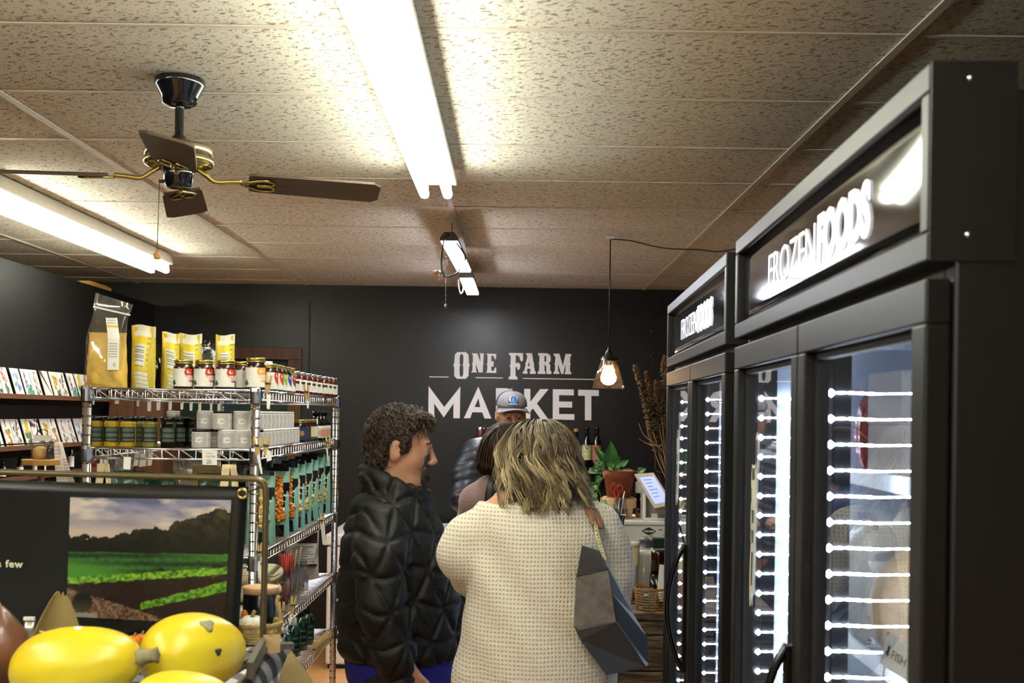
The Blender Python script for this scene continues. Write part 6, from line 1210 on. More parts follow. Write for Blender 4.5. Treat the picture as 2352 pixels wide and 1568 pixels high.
def skinmat(name, col):
    m, nt, b = newmat(name); tc = node(nt, 'ShaderNodeTexCoord'); n = node(nt, 'ShaderNodeTexNoise', i_Scale=22., i_Detail=4.); link(nt, tc.outputs['Object'], n.inputs['Vector']); c = L3(col)
    mx = node(nt, 'ShaderNodeMixRGB'); mx.inputs[1].default_value = (*(c * np.array([.95, .84, .8])), 1); mx.inputs[2].default_value = (*(c * np.array([1.06, 1.06, 1.04])), 1); link(nt, n.outputs['Fac'], mx.inputs[0]); link(nt, mx.outputs[0], b.inputs['Base Color'])
    b.inputs['Roughness'].default_value = .48; b.inputs['Subsurface Weight'].default_value = .08; b.inputs['Subsurface Radius'].default_value = (.012, .005, .003); n2 = node(nt, 'ShaderNodeTexNoise', i_Scale=260.); link(nt, tc.outputs['Object'], n2.inputs['Vector']); bp = node(nt, 'ShaderNodeBump', i_Strength=.12, i_Distance=.002); link(nt, n2.outputs['Fac'], bp.inputs['Height']); link(nt, bp.outputs[0], b.inputs['Normal']); return m
M_skin = skinmat('skin_tan', '#ab8068'); M_skin2 = skinmat('skin_fair', '#bd9078')
M_eye = mat('eye_white', '#8f7d6e', .3); M_iris = mat('iris_dark', '#241710', .15); M_lip = mat('lip', '#9c5f4e', .5)
def facebits(t, W, Fm, s, o, brow, lid=.6):
    o = np.array(o); L = lambda p: Vector(W(*p) - o)
    R4 = Matrix([list(Fm[i]) + [0] for i in range(3)] + [[0, 0, 0, 1]])
    for l in (-1, 1):
        e = MB().lathe([(0, -.0105), (.0055, -.009), (.0095, -.0045), (.0105, 0), (.0095, .0045), (.0055, .009), (0, .0105)], n=14); xf(e, lambda v: L((.0822, .031 * l, -.0055)) + (R4 @ (v * s)))
        eo = e.obj('eye', M_eye, t); i = MB().lathe([(0, .0112), (.0040, .0108), (.0062, .0090)], n=12); xf(i, lambda v: L((.0824, .031 * l, -.0065)) + (R4 @ (Vector((v.z, v.x, v.y)) * s))); i.obj('iris', M_iris, eo)
        MB().tube([L(p) for p in ((.089, .014 * l, .020), (.091, .03 * l, .0265), (.083, .047 * l, .0215))], [.004 * s, .0055 * s, .003 * s], 6).obj('eyebrow', brow, t)
    MB().tube([L(p) for p in ((.0915, .022, -.070), (.0985, .009, -.0742), (.0990, 0, -.0748), (.0985, -.009, -.0742), (.0915, -.022, -.070))], [.0012 * s, .0028 * s, .0026 * s, .0028 * s, .0012 * s], 6).obj('lips', M_lip, t)
def hand(S, wrist, d, palmn, s=1., curl=.5, k=.006):
    """palm with four unequal bent fingers and a thumb at its side"""
    d = np.array(d, float); d /= np.linalg.norm(d); n = np.array(palmn, float); n -= d * (n @ d); n /= np.linalg.norm(n); x = np.cross(d, n); w = np.array(wrist, float)
    S.cone(w - d * .03 * s, w + d * .012 * s, .026 * s, .026 * s, .01)
    for q in (-.026, -.009, .009, .026): S.cone(w + d * .01 * s + x * q * .7 * s, w + d * .082 * s + x * q * s, .014 * s, .0125 * s, .012)
    for q, L in ((-.029, .062), (-.010, .076), (.010, .082), (.028, .072)):
        p = w + d * .084 * s + x * q * s; a = 0.; r = .0092 * s
        for j, f in enumerate((.45, .32, .23)):
            a += curl * (.55 + .25 * j); e = p + (d * math.cos(a) + n * math.sin(a)) * L * f * s; S.cone(p, e, r, r * .93, .003); p = e; r *= .93
    p = w + d * .022 * s + x * .026 * s; e = p + (d * .72 + x * .55 + n * .35) * .042 * s; S.cone(p, e, .0135 * s, .0115 * s, .01); S.cone(e, e + (d * .92 + x * .12 + n * .35) * .034 * s, .011 * s, .009 * s, .004)
def locks(name, m, parent, paths, r0, cols, flat=.45, n=5):
    b = MB(); c = []; rg = random.Random(len(paths))
    for p in paths:
        N = len(p); rad = [r0 * (.55 + .45 * math.sin(PI * min(1, .15 + k / (N - 1)))) * (1 if k < N - 1 else .25) for k in range(N)]; b.tube(p, rad, n, flat=flat); cc = L3(rg.choice(cols)) * rg.uniform(.75, 1.2); c += [cc] * (N * n)
    b.c = c; return b.obj(name, m, parent, recalc=False)
M_hairc = mat('hair_strands', '#ffffff', .38, spec=.6, var=.25, vs=60, attr=True)

# ---- the man in the black quilted jacket, facing right
MD = 3.56; g = lambda px, py, D=MD: np.array(pt(px, py, D)); MX = g(925, 1300)[0]; O = (MX, MD, 0.)
man = T('person', 'man in a black quilted jacket with dark hair and goatee, facing right', 'person', O)
Hc = g(920, 1026); FmM = frame(R(4), R(-7)); hs = .93
S = SDF((MX - .33, MD - .36, -.01), (MX + .33, MD + .32, Hc[2] + .16), (.0055, .0055, .0055))
Wm = head_sdf(S, Hc, FmM, hs, 1.02)
S.cone(g(912, 1075), g(903, 1160), .062, .07, .03); S.ell(g(942, 1108), (.036, .048, .026), .03)
S.chain([(g(905, 1225), .085), (g(915, 1300), .12), (g(922, 1420), .145), (g(915, 1530), .13)], .05)
for sy in (-1, 1):
    S.chain([((MX, MD + sy * .085, .86), .095), ((MX + .01, MD + sy * .09, .47), .068), ((MX - .02, MD + sy * .09, .08), .05)], .04); S.cone((MX - .06, MD + sy * .095, .05), (MX + .13, MD + sy * .11, .035), .045, .038, .03)
    S.chain([((g(893, 1195)[0], MD + sy * .15, g(0, 1195)[2]), .055), ((g(893, 1250)[0], MD + sy * .205, g(0, 1250)[2]), .05), ((g(900, 1345)[0], MD + sy * .235, g(0, 1345)[2]), .048), ((g(930, 1500)[0], MD + sy * .235, g(0, 1500)[2]), .036)], .03)
hw = np.array(pt(934, 1534, MD - .225)); hand(S, hw, (.12, .0, -1), (.15, 1, 0), .95, .45); hw2 = np.array(pt(925, 1545, MD + .235)); hand(S, hw2, (.12, 0, -1), (.15, -1, 0), .95, .45)
S.mb(O).obj('body', M_skin, man)
M_jk = mat('black_quilt_nylon', '#0a0a0b', .6, spec=.36, var=.15, vs=9, bump=.18, bs=38)
J = SDF((MX - .34, MD - .36, .80), (MX + .36, MD + .36, 1.56), .0058)
def slab(S, rows, yc, k):
    for (a, b) in zip(rows, rows[1:]):
        pa, pb = g((a[0] + a[1]) / 2, a[2], yc), g((b[0] + b[1]) / 2, b[2], yc); pass
def torso(S, rows, D, hw, k=.03, n=7, yaw=0.):
    """stack of ellipses: rows of (px left, px right, py, half depth)"""
    for i in range(len(rows) - 1):
        for q in range(n):
            f = q / n; r = [rows[i][j] * (1 - f) + rows[i + 1][j] * f for j in range(4)]
            a, b = np.array(pt(r[0], r[2], D)), np.array(pt(r[1], r[2], D)); S.ell((a + b) / 2, ((b[0] - a[0]) / 2, r[3], .05), k)
torso(J, [(838, 965, 1135, .10), (812, 985, 1170, .175), (796, 1018, 1230, .20), (786, 1046, 1300, .205), (781, 1063, 1380, .21), (783, 1064, 1450, .21), (788, 1058, 1490, .205)], MD, 0, .02)
J.cut(lambda X, Y, Z: (g(0, 1512)[2] - .02 * (X - MX) * -1 + .0) - Z)
for sy in (-1, 1):
    D_ = MD + sy * .2
    J.chain([((g(893, 1178)[0], MD + sy * .155, g(0, 1185)[2]), .078), ((g(892, 1240)[0], MD + sy * .215, g(0, 1250)[2]), .075), ((g(898, 1345)[0], MD + sy * .238, g(0, 1350)[2]), .066), ((g(922, 1450)[0], MD + sy * .238, g(0, 1450)[2]), .058), ((g(934, 1505)[0], MD + sy * .235, g(0, 1508)[2]), .044)], .022)
# stand collar: ring leaning forward
cc = [(g(848, 1092), .0), (g(975, 1150), 0)]
for k in range(28):
    a = 2 * PI * k / 28; b_ = 2 * PI * (k + 1) / 28
    def cp(a): x = 910 + 64 * math.cos(a) * -1; y = 1118 - 30 * math.cos(a); p = np.array(pt(x, y, MD)); p[1] += .082 * math.sin(a); return p
    J.cone(cp(a), cp(b_), .030, .030, .008)
def quilt(X, Y, Z):
    h = .098; s_ = np.where(np.abs(Y - MD) > .30, X, X); z = Z - .012 * np.sin(X * 40); x = s_ + 0 * z; y = 0
    def fam(t): f = np.abs((t / h + 1000) % 1.0 - .5); return (.5 - f) * h
    d = np.minimum(np.minimum(fam(z), fam(z * .5 + (x + .55 * (Y - MD)) * .9)), fam(z * .5 - (x + .55 * (Y - MD)) * .9))
    return -.0072 * (1 - np.exp(-(d / .0065) ** 2)) - .10 * np.minimum(d, .02) + .005 + .0010 * np.sin(X * 70 + Z * 55) * np.sin(Z * 120 + Y * 50)
J.disp(quilt); J.mb(O).obj('quilted_jacket', M_jk, man)
B = SDF((MX - .30, MD - .30, .74), (MX + .30, MD + .30, 1.0), .008); torso(B, [(792, 1056, 1460, .185), (800, 1050, 1520, .18), (806, 1046, 1560, .175)], MD, 0, .02); B.cut(lambda X, Y, Z: g(0, 1545)[2] - .05 * (X - MX) * -1 - Z + .010 * np.sin(X * 30)); B.mb(O).obj('blue_shirt', mat('royal_blue_jersey', '#15187e', .75, var=.12, bump=.15, bs=60), man)
Pn = SDF((MX - .26, MD - .26, .06), (MX + .26, MD + .26, .95), .012)
Pn.ell((MX, MD, .84), (.16, .165, .12), .03)
for sy in (-1, 1): Pn.chain([((MX, MD + sy * .085, .84), .115), ((MX + .01, MD + sy * .09, .47), .088), ((MX - .02, MD + sy * .09, .10), .07)], .03)
Pn.mb(O).obj('trousers', mat('black_trousers', '#0c0c10', .7), man)
# hair, goatee, face
M_hman = mat('dark_brown_hair', '#291d14', .55, spec=.35, var=.4, vs=60, bump=.6, bs=110)
Hh = SDF((Hc[0] - .15, MD - .12, Hc[2] - .10), (Hc[0] + .13, MD + .12, Hc[2] + .15), .0045); hp_ = lambda f, l, u: np.array(Hc) + FmM @ (np.array([f, l, u]) * hs)
Hh.ell(hp_(-.016, 0, .036), np.array((.100, .086, .096)) * hs, .01, False, FmM); Hh.ell(hp_(-.055, 0, -.03), np.array((.058, .074, .075)) * hs, .02, False, FmM); Hh.ell(hp_(.042, 0, .100), np.array((.05, .058, .024)) * hs, .02, False, FmM)
for l in (-1, 1): Hh.cone(hp_(.018, .078 * l, .03), hp_(.012, .078 * l, -.012), .016, .012, .01)
Ff, Uu = FmM[:, 0], FmM[:, 2]
def hcut(X, Y, Z):
    f = ((X - Hc[0]) * Ff[0] + (Y - Hc[1]) * Ff[1] + (Z - Hc[2]) * Ff[2]) / hs; u = ((X - Hc[0]) * Uu[0] + (Y - Hc[1]) * Uu[1] + (Z - Hc[2]) * Uu[2]) / hs
    lim = np.interp(u, [-.1, -.04, -.015, .0, .03, .055, .075, .095, .2], [-.035, -.030, .026, .030, .034, .042, .074, .11, .13]); return (f - lim) * hs * .8
Hh.cut(hcut); Hh.disp(lambda X, Y, Z: .0035 * np.sin(X * 190 + 30 * np.sin(Z * 30)) * np.sin(Z * 170 + Y * 90) + .002 * np.sin(Y * 260 + X * 140), .03)
hm = Hh.mb(O); hair = hm.obj('hair', M_hman, man)
rg = random.Random(11); paths = []; hv = [Vector(v) for v in hm.v]; cen = Vector(Hc) - Vector(O) + Vector((-.015, 0, .03))
for k in range(2600):
    p = rg.choice(hv); nrm = (p - cen).normalized()
    if p.z < cen.z - .10 or (p.x > cen.x - .012 and p.z < cen.z + .012): continue
    fl = Vector((rg.uniform(-.3, .9), rg.uniform(-.5, .5), rg.uniform(-.9, .1))) * .8; L = rg.uniform(.016, .034); tdir = (fl - nrm * fl.dot(nrm)); tdir = tdir.normalized() if tdir.length > .01 else Vector((0, 0, -1))
    paths.append([p - nrm * .004, p + nrm * .003 + tdir * L * .35, p + nrm * .006 + tdir * L * .75, p + nrm * .002 + tdir * L])
locks('hair_tufts', M_hairc, hair, paths, .0013, ['#33241a', '#45321f', '#21170f', '#573f2a'], .5, 4)
facebits(man, Wm, FmM, hs, O, M_hman)
M_beard = mat('goatee_hair', '#2a1d14', .7, var=.3, vs=80, bump=.7, bs=160); G_ = SDF((Hc[0] + .02, MD - .06, Hc[2] - .16), (Hc[0] + .15, MD + .06, Hc[2] - .02), .0035)
gp_ = lambda *a: Wm(*a)
G_.ell(gp_(.076, 0, -.112), np.array((.030, .033, .026)) * hs, .01, False, FmM); G_.cone(gp_(.0985, -.013, -.0535), gp_(.0925, -.029, -.070), .0075, .0075, .006); G_.cone(gp_(.0985, .013, -.0535), gp_(.0925, .029, -.070), .0075, .0075, .006); G_.cone(gp_(.1010, -.013, -.0535), gp_(.1010, .013, -.0535), .0062, .0062, .006)
for l in (-1, 1): G_.cone(gp_(.090, .029 * l, -.07), gp_(.078, .030 * l, -.100), .0085, .012, .008)
G_.ell(gp_(.0985, 0, -.0895), np.array((.010, .011, .009)) * hs, .006, False, FmM); G_.disp(lambda X, Y, Z: .0012 * np.sin(X * 500) * np.sin(Z * 420 + Y * 300), .02)
G_.mb(O).obj('goatee', M_beard, man)

# ---- the woman in the cream knit, seen from behind
WD = 3.10; g = lambda px, py, D=WD: np.array(pt(px, py, D)); WX = g(1235, 1400)[0]; O = (WX, WD, 0.)
wom = T('person', 'woman with wavy blonde hair in a cream waffle-knit sweater, back turned', 'person', O)
Hw = g(1222, 1060); FmW = frame(R(146), R(-6)); hs = .90
S = SDF((WX - .32, WD - .24, -.01), (WX + .32, WD + .36, Hw[2] + .15), (.0062, .0062, .0062)); Ww = head_sdf(S, Hw, FmW, hs, 1., False)
S.cone(g(1222, 1085), g(1230, 1165), .055, .06, .03); S.chain([(g(1235, 1190), .10), (g(1235, 1300), .13), (g(1232, 1450), .15), (g(1228, 1600), .15)], .05)
S.cone(g(1208, 1128), g(1128, 1176), .040, .030, .03); S.cone(g(1250, 1165), g(1350, 1210), .045, .04, .03)
for sx in (-1, 1): S.chain([((WX + sx * .09, WD, .8), .11), ((WX + sx * .09, WD, .45), .075), ((WX + sx * .09, WD - .02, .08), .05)], .04); S.cone((WX + sx * .095, WD - .05, .05), (WX + sx * .11, WD + .13, .035), .04, .035, .03)
S.chain([(g(1128, 1190), .035), (g(1110, 1225), .04), (g(1062, 1290), .04), (g(1100, 1335, WD + .2), .034)], .02); S.chain([(g(1350, 1215), .045), (g(1385, 1260), .045), (g(1392, 1375), .042), (g(1372, 1355, WD + .2), .034)], .02)
hand(S, g(1088, 1325, WD + .24), (.75, .6, .1), (0, .2, 1), .88, .7); hand(S, g(1365, 1345, WD + .24), (-.75, .6, .1), (0, .2, 1), .88, .7)
S.mb(O).obj('body', M_skin2, wom)
def knit():
    m, nt, b = newmat('cream_waffle_knit'); tc = node(nt, 'ShaderNodeTexCoord'); sp = node(nt, 'ShaderNodeSeparateXYZ'); nz = node(nt, 'ShaderNodeTexNoise', i_Scale=9.); link(nt, tc.outputs['Object'], nz.inputs['Vector'])
    ds = node(nt, 'ShaderNodeVectorMath', operation='MULTIPLY_ADD'); ds.inputs[1].default_value = (.012,) * 3; link(nt, nz.outputs['Color'], ds.inputs[0]); link(nt, tc.outputs['Object'], ds.inputs[2]); link(nt, ds.outputs[0], sp.inputs[0]); hs_ = []
    for ax, per in (('X', .0093), ('Z', .0105)):
        mu = node(nt, 'ShaderNodeMath', operation='MULTIPLY'); mu.inputs[1].default_value = 2 * PI / per; link(nt, sp.outputs[ax], mu.inputs[0]); sn = node(nt, 'ShaderNodeMath', operation='SINE'); link(nt, mu.outputs[0], sn.inputs[0]); mr = node(nt, 'ShaderNodeMapRange'); mr.inputs[1].default_value = -.5; mr.inputs[2].default_value = .9; link(nt, sn.outputs[0], mr.inputs[0]); hs_.append(mr.outputs[0])
    pr = node(nt, 'ShaderNodeMath', operation='MULTIPLY'); link(nt, hs_[0], pr.inputs[0]); link(nt, hs_[1], pr.inputs[1])
    n2 = node(nt, 'ShaderNodeTexNoise', i_Scale=400.); link(nt, tc.outputs['Object'], n2.inputs['Vector']); ad = node(nt, 'ShaderNodeMath', operation='MULTIPLY_ADD'); ad.inputs[1].default_value = .25; link(nt, n2.outputs['Fac'], ad.inputs[0]); inv = node(nt, 'ShaderNodeMath', operation='SUBTRACT'); inv.inputs[0].default_value = 1.; link(nt, pr.outputs[0], inv.inputs[1]); link(nt, inv.outputs[0], ad.inputs[2])
    bp = node(nt, 'ShaderNodeBump', i_Strength=.65, i_Distance=.004); link(nt, ad.outputs[0], bp.inputs['Height']); link(nt, bp.outputs[0], b.inputs['Normal'])
    mx = node(nt, 'ShaderNodeMixRGB'); mx.inputs[1].default_value = lin('#cac2b2'); mx.inputs[2].default_value = lin('#b3aa98'); link(nt, pr.outputs[0], mx.inputs[0]); link(nt, mx.outputs[0], b.inputs['Base Color']); b.inputs['Roughness'].default_value = .9; b.inputs['Sheen Weight'].default_value = .25; return m  # weave pits coloured darker, their shade put into the yarn colour
K = SDF((WX - .34, WD - .26, .66), (WX + .34, WD + .42, 1.50), .0068)
torso(K, [(1150, 1310, 1166, .085), (1105, 1372, 1186, .115), (1090, 1400, 1230, .14), (1082, 1408, 1300, .155), (1074, 1408, 1380, .165), (1064, 1408, 1460, .175), (1052, 1410, 1530, .18), (1042, 1412, 1600, .18), (1036, 1414, 1680, .175)], WD, 0, .02)
K.cut(lambda X, Y, Z: g(0, 1690)[2] - Z)
K.chain([(g(1120, 1208), .058), (g(1085, 1235), .066), (g(1064, 1280), .064), (g(1080, 1320, WD + .1), .054), (g(1105, 1335, WD + .22), .042)], .025)
K.chain([(g(1372, 1205), .06), (g(1390, 1260), .064), (g(1396, 1330), .062), (g(1394, 1385), .058), (g(1385, 1375, WD + .10), .055), (g(1365, 1352, WD + .22), .042)], .025)
# wide neckline showing the left of the neck, and a fold of collar
K.ell(g(1162, 1133, WD + .02), (.062, .12, .034), .012, True); K.cone(g(1096, 1172), g(1101, 1154), .010, .005, .01)
K.disp(lambda X, Y, Z: .003 * np.sin(Z * 38 + 6 * np.sin(X * 9)) * np.exp(-((Z - 1.16) / .25) ** 2) + .0025 * np.sin(X * 30 + Z * 22) + .004 * np.sin((X - WX) * 34) * np.clip((1.05 - Z) * 3, 0, 1))
K.mb(O, 2).obj('knit_sweater', knit(), wom)
Tr = SDF((WX - .24, WD - .2, .06), (WX + .24, WD + .2, .80), .012)
for sx in (-1, 1): Tr.chain([((WX + sx * .09, WD, .76), .125), ((WX + sx * .09, WD, .45), .092), ((WX + sx * .09, WD - .02, .10), .068)], .03)
Tr.mb(O).obj('trousers', mat('pale_jeans', '#aab4c2', .8, var=.15), wom)
M_hbl = mat('ash_blonde_base', '#4d3f26', .55, var=.4, vs=28, bump=.8, bs=50, stretch=(1, 1, .25))
Hb = SDF((Hw[0] - .18, WD - .17, Hw[2] - .17), (Hw[0] + .20, WD + .16, Hw[2] + .14), .0055); c = Vector(Hw)
Hb.ell(np.array(Hw) + (.014, -.016, .016), (.088, .088, .092), .02); Hb.ell(g(1258, 1096, WD - .02), (.072, .075, .070), .04); Hb.ell(g(1200, 1102, WD - .05), (.050, .045, .062), .04); Hb.ell(g(1298, 1110, WD), (.034, .05, .04), .03)
Hb.disp(lambda X, Y, Z: .006 * np.sin(X * 95 + 14 * np.sin(Z * 22) + Y * 60) * np.clip((Hw[2] + .06 - Z) * 12, .2, 1)); hb = Hb.mb(O); hb_o = hb.obj('hair', M_hbl, wom)
rg = random.Random(5); paths = []; ow = Vector(O); cen = Vector((Hw[0] - O[0] + .014, Hw[1] - O[1] - .016, Hw[2] + .016)); fwd = Vector((-.80, .60, 0))
for k in range(250):
    th = rg.uniform(0, 2 * PI); ax0 = Vector((math.cos(th), math.sin(th), 0))
    if ax0.dot(fwd) > .55 or (ax0.y > .5 and rg.random() < .8): continue
    ph0 = rg.uniform(.05, 1.25); ze = rg.uniform(1085, 1164); ex = rg.uniform(.0, .012); n = 14; fq = rg.uniform(1.2, 2.4); p0 = rg.uniform(0, 6.3); am = rg.uniform(.006, .017); swp = rg.uniform(-.5, .35); flare = rg.uniform(-.012, .02)
    z0 = cen.z + .096 * math.cos(ph0)
    for c9 in range(9):
        dt, dp, dr = rg.gauss(0, .035), rg.gauss(0, .35), rg.gauss(0, .0025); zend = g(0, ze + rg.uniform(-12, 6))[2]; pth = []; a9 = am * rg.uniform(.8, 1.2)
        for q_ in range(n + 1):
            s = q_ / n; z = z0 + (zend - z0) * s ** 1.1; hr = (z - cen.z) / .098; rad = math.sqrt(max(.0, 1 - min(1, max(0, hr)) ** 2)); low = max(0, -hr); tt = th + swp * s + dt * (.4 + s); ax_ = Vector((math.cos(tt), math.sin(tt), 0)); tan = Vector((-ax_.y, ax_.x, 0))
            wv = a9 * min(1, s * 1.8 + .1); r_ = (.090 * rad if hr > 0 else .090 + .004 * low) + ex + .004 + flare * s * s + dr
            pth.append(Vector((cen.x, cen.y, 0)) + ax_ * r_ + Vector((.016 * low, -.004 * low, z)) + tan * (wv * math.sin(fq * 2 * PI * s + p0 + dp * s)) + ax_ * (wv * .6 * math.cos(fq * 2 * PI * s + p0 + dp * s)))
        paths.append(pth)
def locks2(name, parent, paths, r0, roots, tips):
    b = MB(); c = []; rg = random.Random(3)
    for ip, p in enumerate(paths):
        N = len(p)
        if ip % 9 == 0: ra_, ta_ = rg.choice(roots), rg.choice(tips)
        b.tube(p, [r0 * rg.uniform(.85, 1.15) * (.5 + .5 * math.sin(PI * min(1, .2 + k / (N - 1) * .9))) * (1 if k < N - 1 else .2) for k in range(N)], 4, flat=.6); ca, cb_ = L3(ra_) * rg.uniform(.8, 1.2), L3(ta_) * rg.uniform(.75, 1.2)
        for k in range(N): f = min(1, max(0, (k / (N - 1) - .12) * 1.8)); c += [ca * (1 - f) + cb_ * f] * 4
    b.c = c; return b.obj(name, M_hairc, parent, recalc=False)
locks2('hair_locks', hb_o, paths, .0019, ['#4a3d2c', '#5c4d36', '#6e5d44', '#3b3022'], ['#a8956a', '#7d6a48', '#bfac82', '#5f5038', '#94815a', '#4f4230', '#c9b890', '#705e40'])
facebits(wom, Ww, FmW, hs, O, M_hbl)

# ---- shoulder bag
q3 = lambda L: [pt(*p) for p in L]
Fp = q3([(1337, 1252, 2.865), (1377, 1266, 2.86), (1397, 1306, 2.855), (1405, 1362, 2.85), (1416, 1427, 2.85), (1483, 1531, 2.89), (1393, 1551, 2.87), (1333, 1470, 2.86), (1318, 1437, 2.86), (1324, 1323, 2.865)])
Bp = q3([(1340, 1256, 2.90), (1380, 1264, 2.93), (1424, 1350, 2.95), (1455, 1410, 2.96), (1486, 1462, 2.965), (1490, 1527, 2.96), (1398, 1548, 2.905), (1337, 1470, 2.90), (1322, 1437, 2.90), (1328, 1323, 2.90)])
O = Fp[0].copy(); bag = T('shoulder_bag', 'charcoal and taupe leather shoulder bag with a gold chain on the woman', 'handbag', O)
M_bag = mat('charcoal_leather', '#232326', .42, var=.15, bump=.12, bs=90); M_taupe = mat('mottled_taupe_leather', '#57524b', .5, var=.32, vs=45, bump=.15, bs=70); M_slate = mat('slate_side_leather', '#34373f', .45, var=.12, bump=.1, bs=90)
Fl = [p - O for p in Fp]; Bl = [p - O for p in Bp]; n = len(Fl); b = MB()
b.add(Fl + Bl, [(i, (i + 1) % n, n + (i + 1) % n, n + i) for i in range(n)]); b.poly([Bl]); b.obj('bag_body', M_slate, bag, bev=.003)
pl = lambda idx: [pt(*p) - O for p in idx]
b = MB(); b.poly([pl([(1337, 1252, 2.864), (1377, 1266, 2.859), (1397, 1306, 2.854), (1324, 1323, 2.864)])], (0, .004, 0)); b.obj('top_band', M_bag, bag)
b = MB(); b.poly([pl([(1324, 1323, 2.864), (1397, 1306, 2.854), (1405, 1362, 2.849), (1416, 1427, 2.849), (1330, 1447, 2.859), (1318, 1437, 2.859)])], (0, .004, 0)); b.obj('front_panel', M_taupe, bag)
b = MB(); b.poly([pl([(1318, 1437, 2.859), (1330, 1447, 2.859), (1416, 1427, 2.849), (1483, 1531, 2.889), (1393, 1551, 2.869), (1333, 1470, 2.859)])], (0, .004, 0)); b.obj('base_panel', M_bag, bag)
for a, c_ in (((1324, 1323, 2.862), (1397, 1306, 2.852)), ((1397, 1306, 2.852), (1416, 1427, 2.847)), ((1416, 1427, 2.847), (1483, 1531, 2.887))): MB().tube([pt(*a) - O, pt(*c_) - O], .0014, 5).obj('seam_piping', M_bag, bag)
M_chain = mat('pale_gold_chain', '#b5a87c', .25, .9); M_tan = mat('tan_strap', '#6f4a2e', .5, var=.15)
cps = smoothpath(q3([(1367, 1200, 2.93), (1373, 1232, 2.905), (1381, 1260, 2.885), (1389, 1284, 2.87)]), 8); cb = MB()
for k in range(0, len(cps)):
    p = cps[k] - O; d = (cps[min(k + 1, len(cps) - 1)] - cps[max(k - 1, 0)]).normalized(); sd_ = d.cross(Vector((0, 1, 0))).normalized() if k % 2 else Vector((0, 1, 0))
    cb.tube([p + d * (.0062 * math.cos(a)) + sd_ * (.0042 * math.sin(a)) for a in [2 * PI * j / 10 for j in range(10)]], .0014, 5, True)
cb.obj('chain', M_chain, bag)
for pts_, w in (([(1349, 1166, 3.02), (1356, 1180, 2.965), (1362, 1196, 2.935), (1367, 1204, 2.925)], .0095), ([(1364, 1168, 3.04), (1372, 1184, 2.985), (1378, 1200, 2.95), (1379, 1213, 2.935)], .0095)):
    P_ = smoothpath(q3(pts_), 6); MB().tube([p - O for p in P_], w, 6, flat=.25).obj('leather_strap', M_tan, bag)

# ---- the cashier
CD = 6.6; g = lambda px, py, D=CD: np.array(pt(px, py, D)); KX = g(1168, 1000)[0]; O = (KX, CD, 0.)
cas = T('person', 'bearded cashier in a grey cap and navy puffer jacket behind the counter', 'person', O); Hk = g(1174, 951); FmC = frame(R(-80), R(-10)); hs = .98
S = SDF((KX - .36, CD - .42, -.01), (KX + .36, CD + .24, Hk[2] + .16), (.0075,) * 3); Wc = head_sdf(S, Hk, FmC, hs, 1.02)
S.cone(Hk + (0, .01, -.08), Hk + (0, .03, -.2), .058, .065, .03); zc = Hk[2]
S.chain([((KX, CD + .02, zc - .28), .13), ((KX, CD + .02, zc - .5), .135), ((KX, CD + .02, zc - .72), .14)], .05)
for sx in (-1, 1):
    S.chain([((KX + sx * .10, CD + .02, zc - .74), .095), ((KX + sx * .1, CD + .02, .47), .07), ((KX + sx * .1, CD + .03, .08), .05)], .04); S.cone((KX + sx * .1, CD + .05, .05), (KX + sx * .12, CD - .12, .035), .045, .038, .03)
    S.chain([((KX + sx * .18, CD + .02, zc - .24), .06), ((KX + sx * .235, CD - .04, zc - .48), .05), ((KX + sx * .12, CD - .27, zc - .52), .038)], .03); hand(S, (KX + sx * .10, CD - .30, zc - .52), (-sx * .5, -1, -.1), (0, 0, -1), .95, .5)
S.mb(O).obj('body', M_skin, cas)
M_nav = mat('navy_puffer_nylon', '#20242e', .38, spec=.6, var=.12, bump=.15, bs=40)
J = SDF((KX - .40, CD - .40, zc - .80), (KX + .40, CD + .28, zc - .06), .0085)
for q_ in range(18):
    f = q_ / 17; J.ell((KX, CD + .02, zc - .24 - .5 * f), (.17 + .03 * math.sin(PI * f * .6), .13 + .02 * f, .05), .03)
J.cone((KX - .12, CD + .02, zc - .215), (KX + .12, CD + .02, zc - .215), .085, .085, .03)
for sx in (-1, 1): J.chain([((KX + sx * .175, CD + .02, zc - .22), .085), ((KX + sx * .225, CD + .0, zc - .34), .083), ((KX + sx * .235, CD - .05, zc - .47), .075), ((KX + sx * .15, CD - .24, zc - .52), .055)], .025)
for k in range(20):
    a, b_ = 2 * PI * k / 20, 2 * PI * (k + 1) / 20; J.cone((KX + .072 * math.cos(a), CD + .03 + .066 * math.sin(a), zc - .135 + .01 * math.sin(a)), (KX + .072 * math.cos(b_), CD + .03 + .066 * math.sin(b_), zc - .135 + .01 * math.sin(b_)), .026, .026, .01)
J.disp(lambda X, Y, Z: -.008 * np.abs(np.sin((Z + .25 * np.abs(X - KX) + .2 * (Y - CD)) * PI / .05)) ** .5 + .005); J.mb(O).obj('puffer_jacket', M_nav, cas)
P2 = SDF((KX - .3, CD - .2, .06), (KX + .3, CD + .24, zc - .66), .014)
for sx in (-1, 1): P2.chain([((KX + sx * .095, CD + .02, zc - .74), .115), ((KX + sx * .1, CD + .02, .47), .09), ((KX + sx * .1, CD + .03, .1), .07)], .03)
P2.mb(O).obj('trousers', M_wall2 if False else MATS['black_trousers'], cas)
facebits(cas, Wc, FmC, hs, O, mat('sandy_brow', '#5a4230', .7))
Bd = SDF((Hk[0] - .11, CD - .14, Hk[2] - .15), (Hk[0] + .11, CD + .05, Hk[2] - .01), .005)
for l in (-1, 1): Bd.chain([(Wc(.02, .071 * l, -.02), .012), (Wc(.028, .066 * l, -.06), .016), (Wc(.055, .045 * l, -.098), .018), (Wc(.075, .0, -.108), .022)], .012)
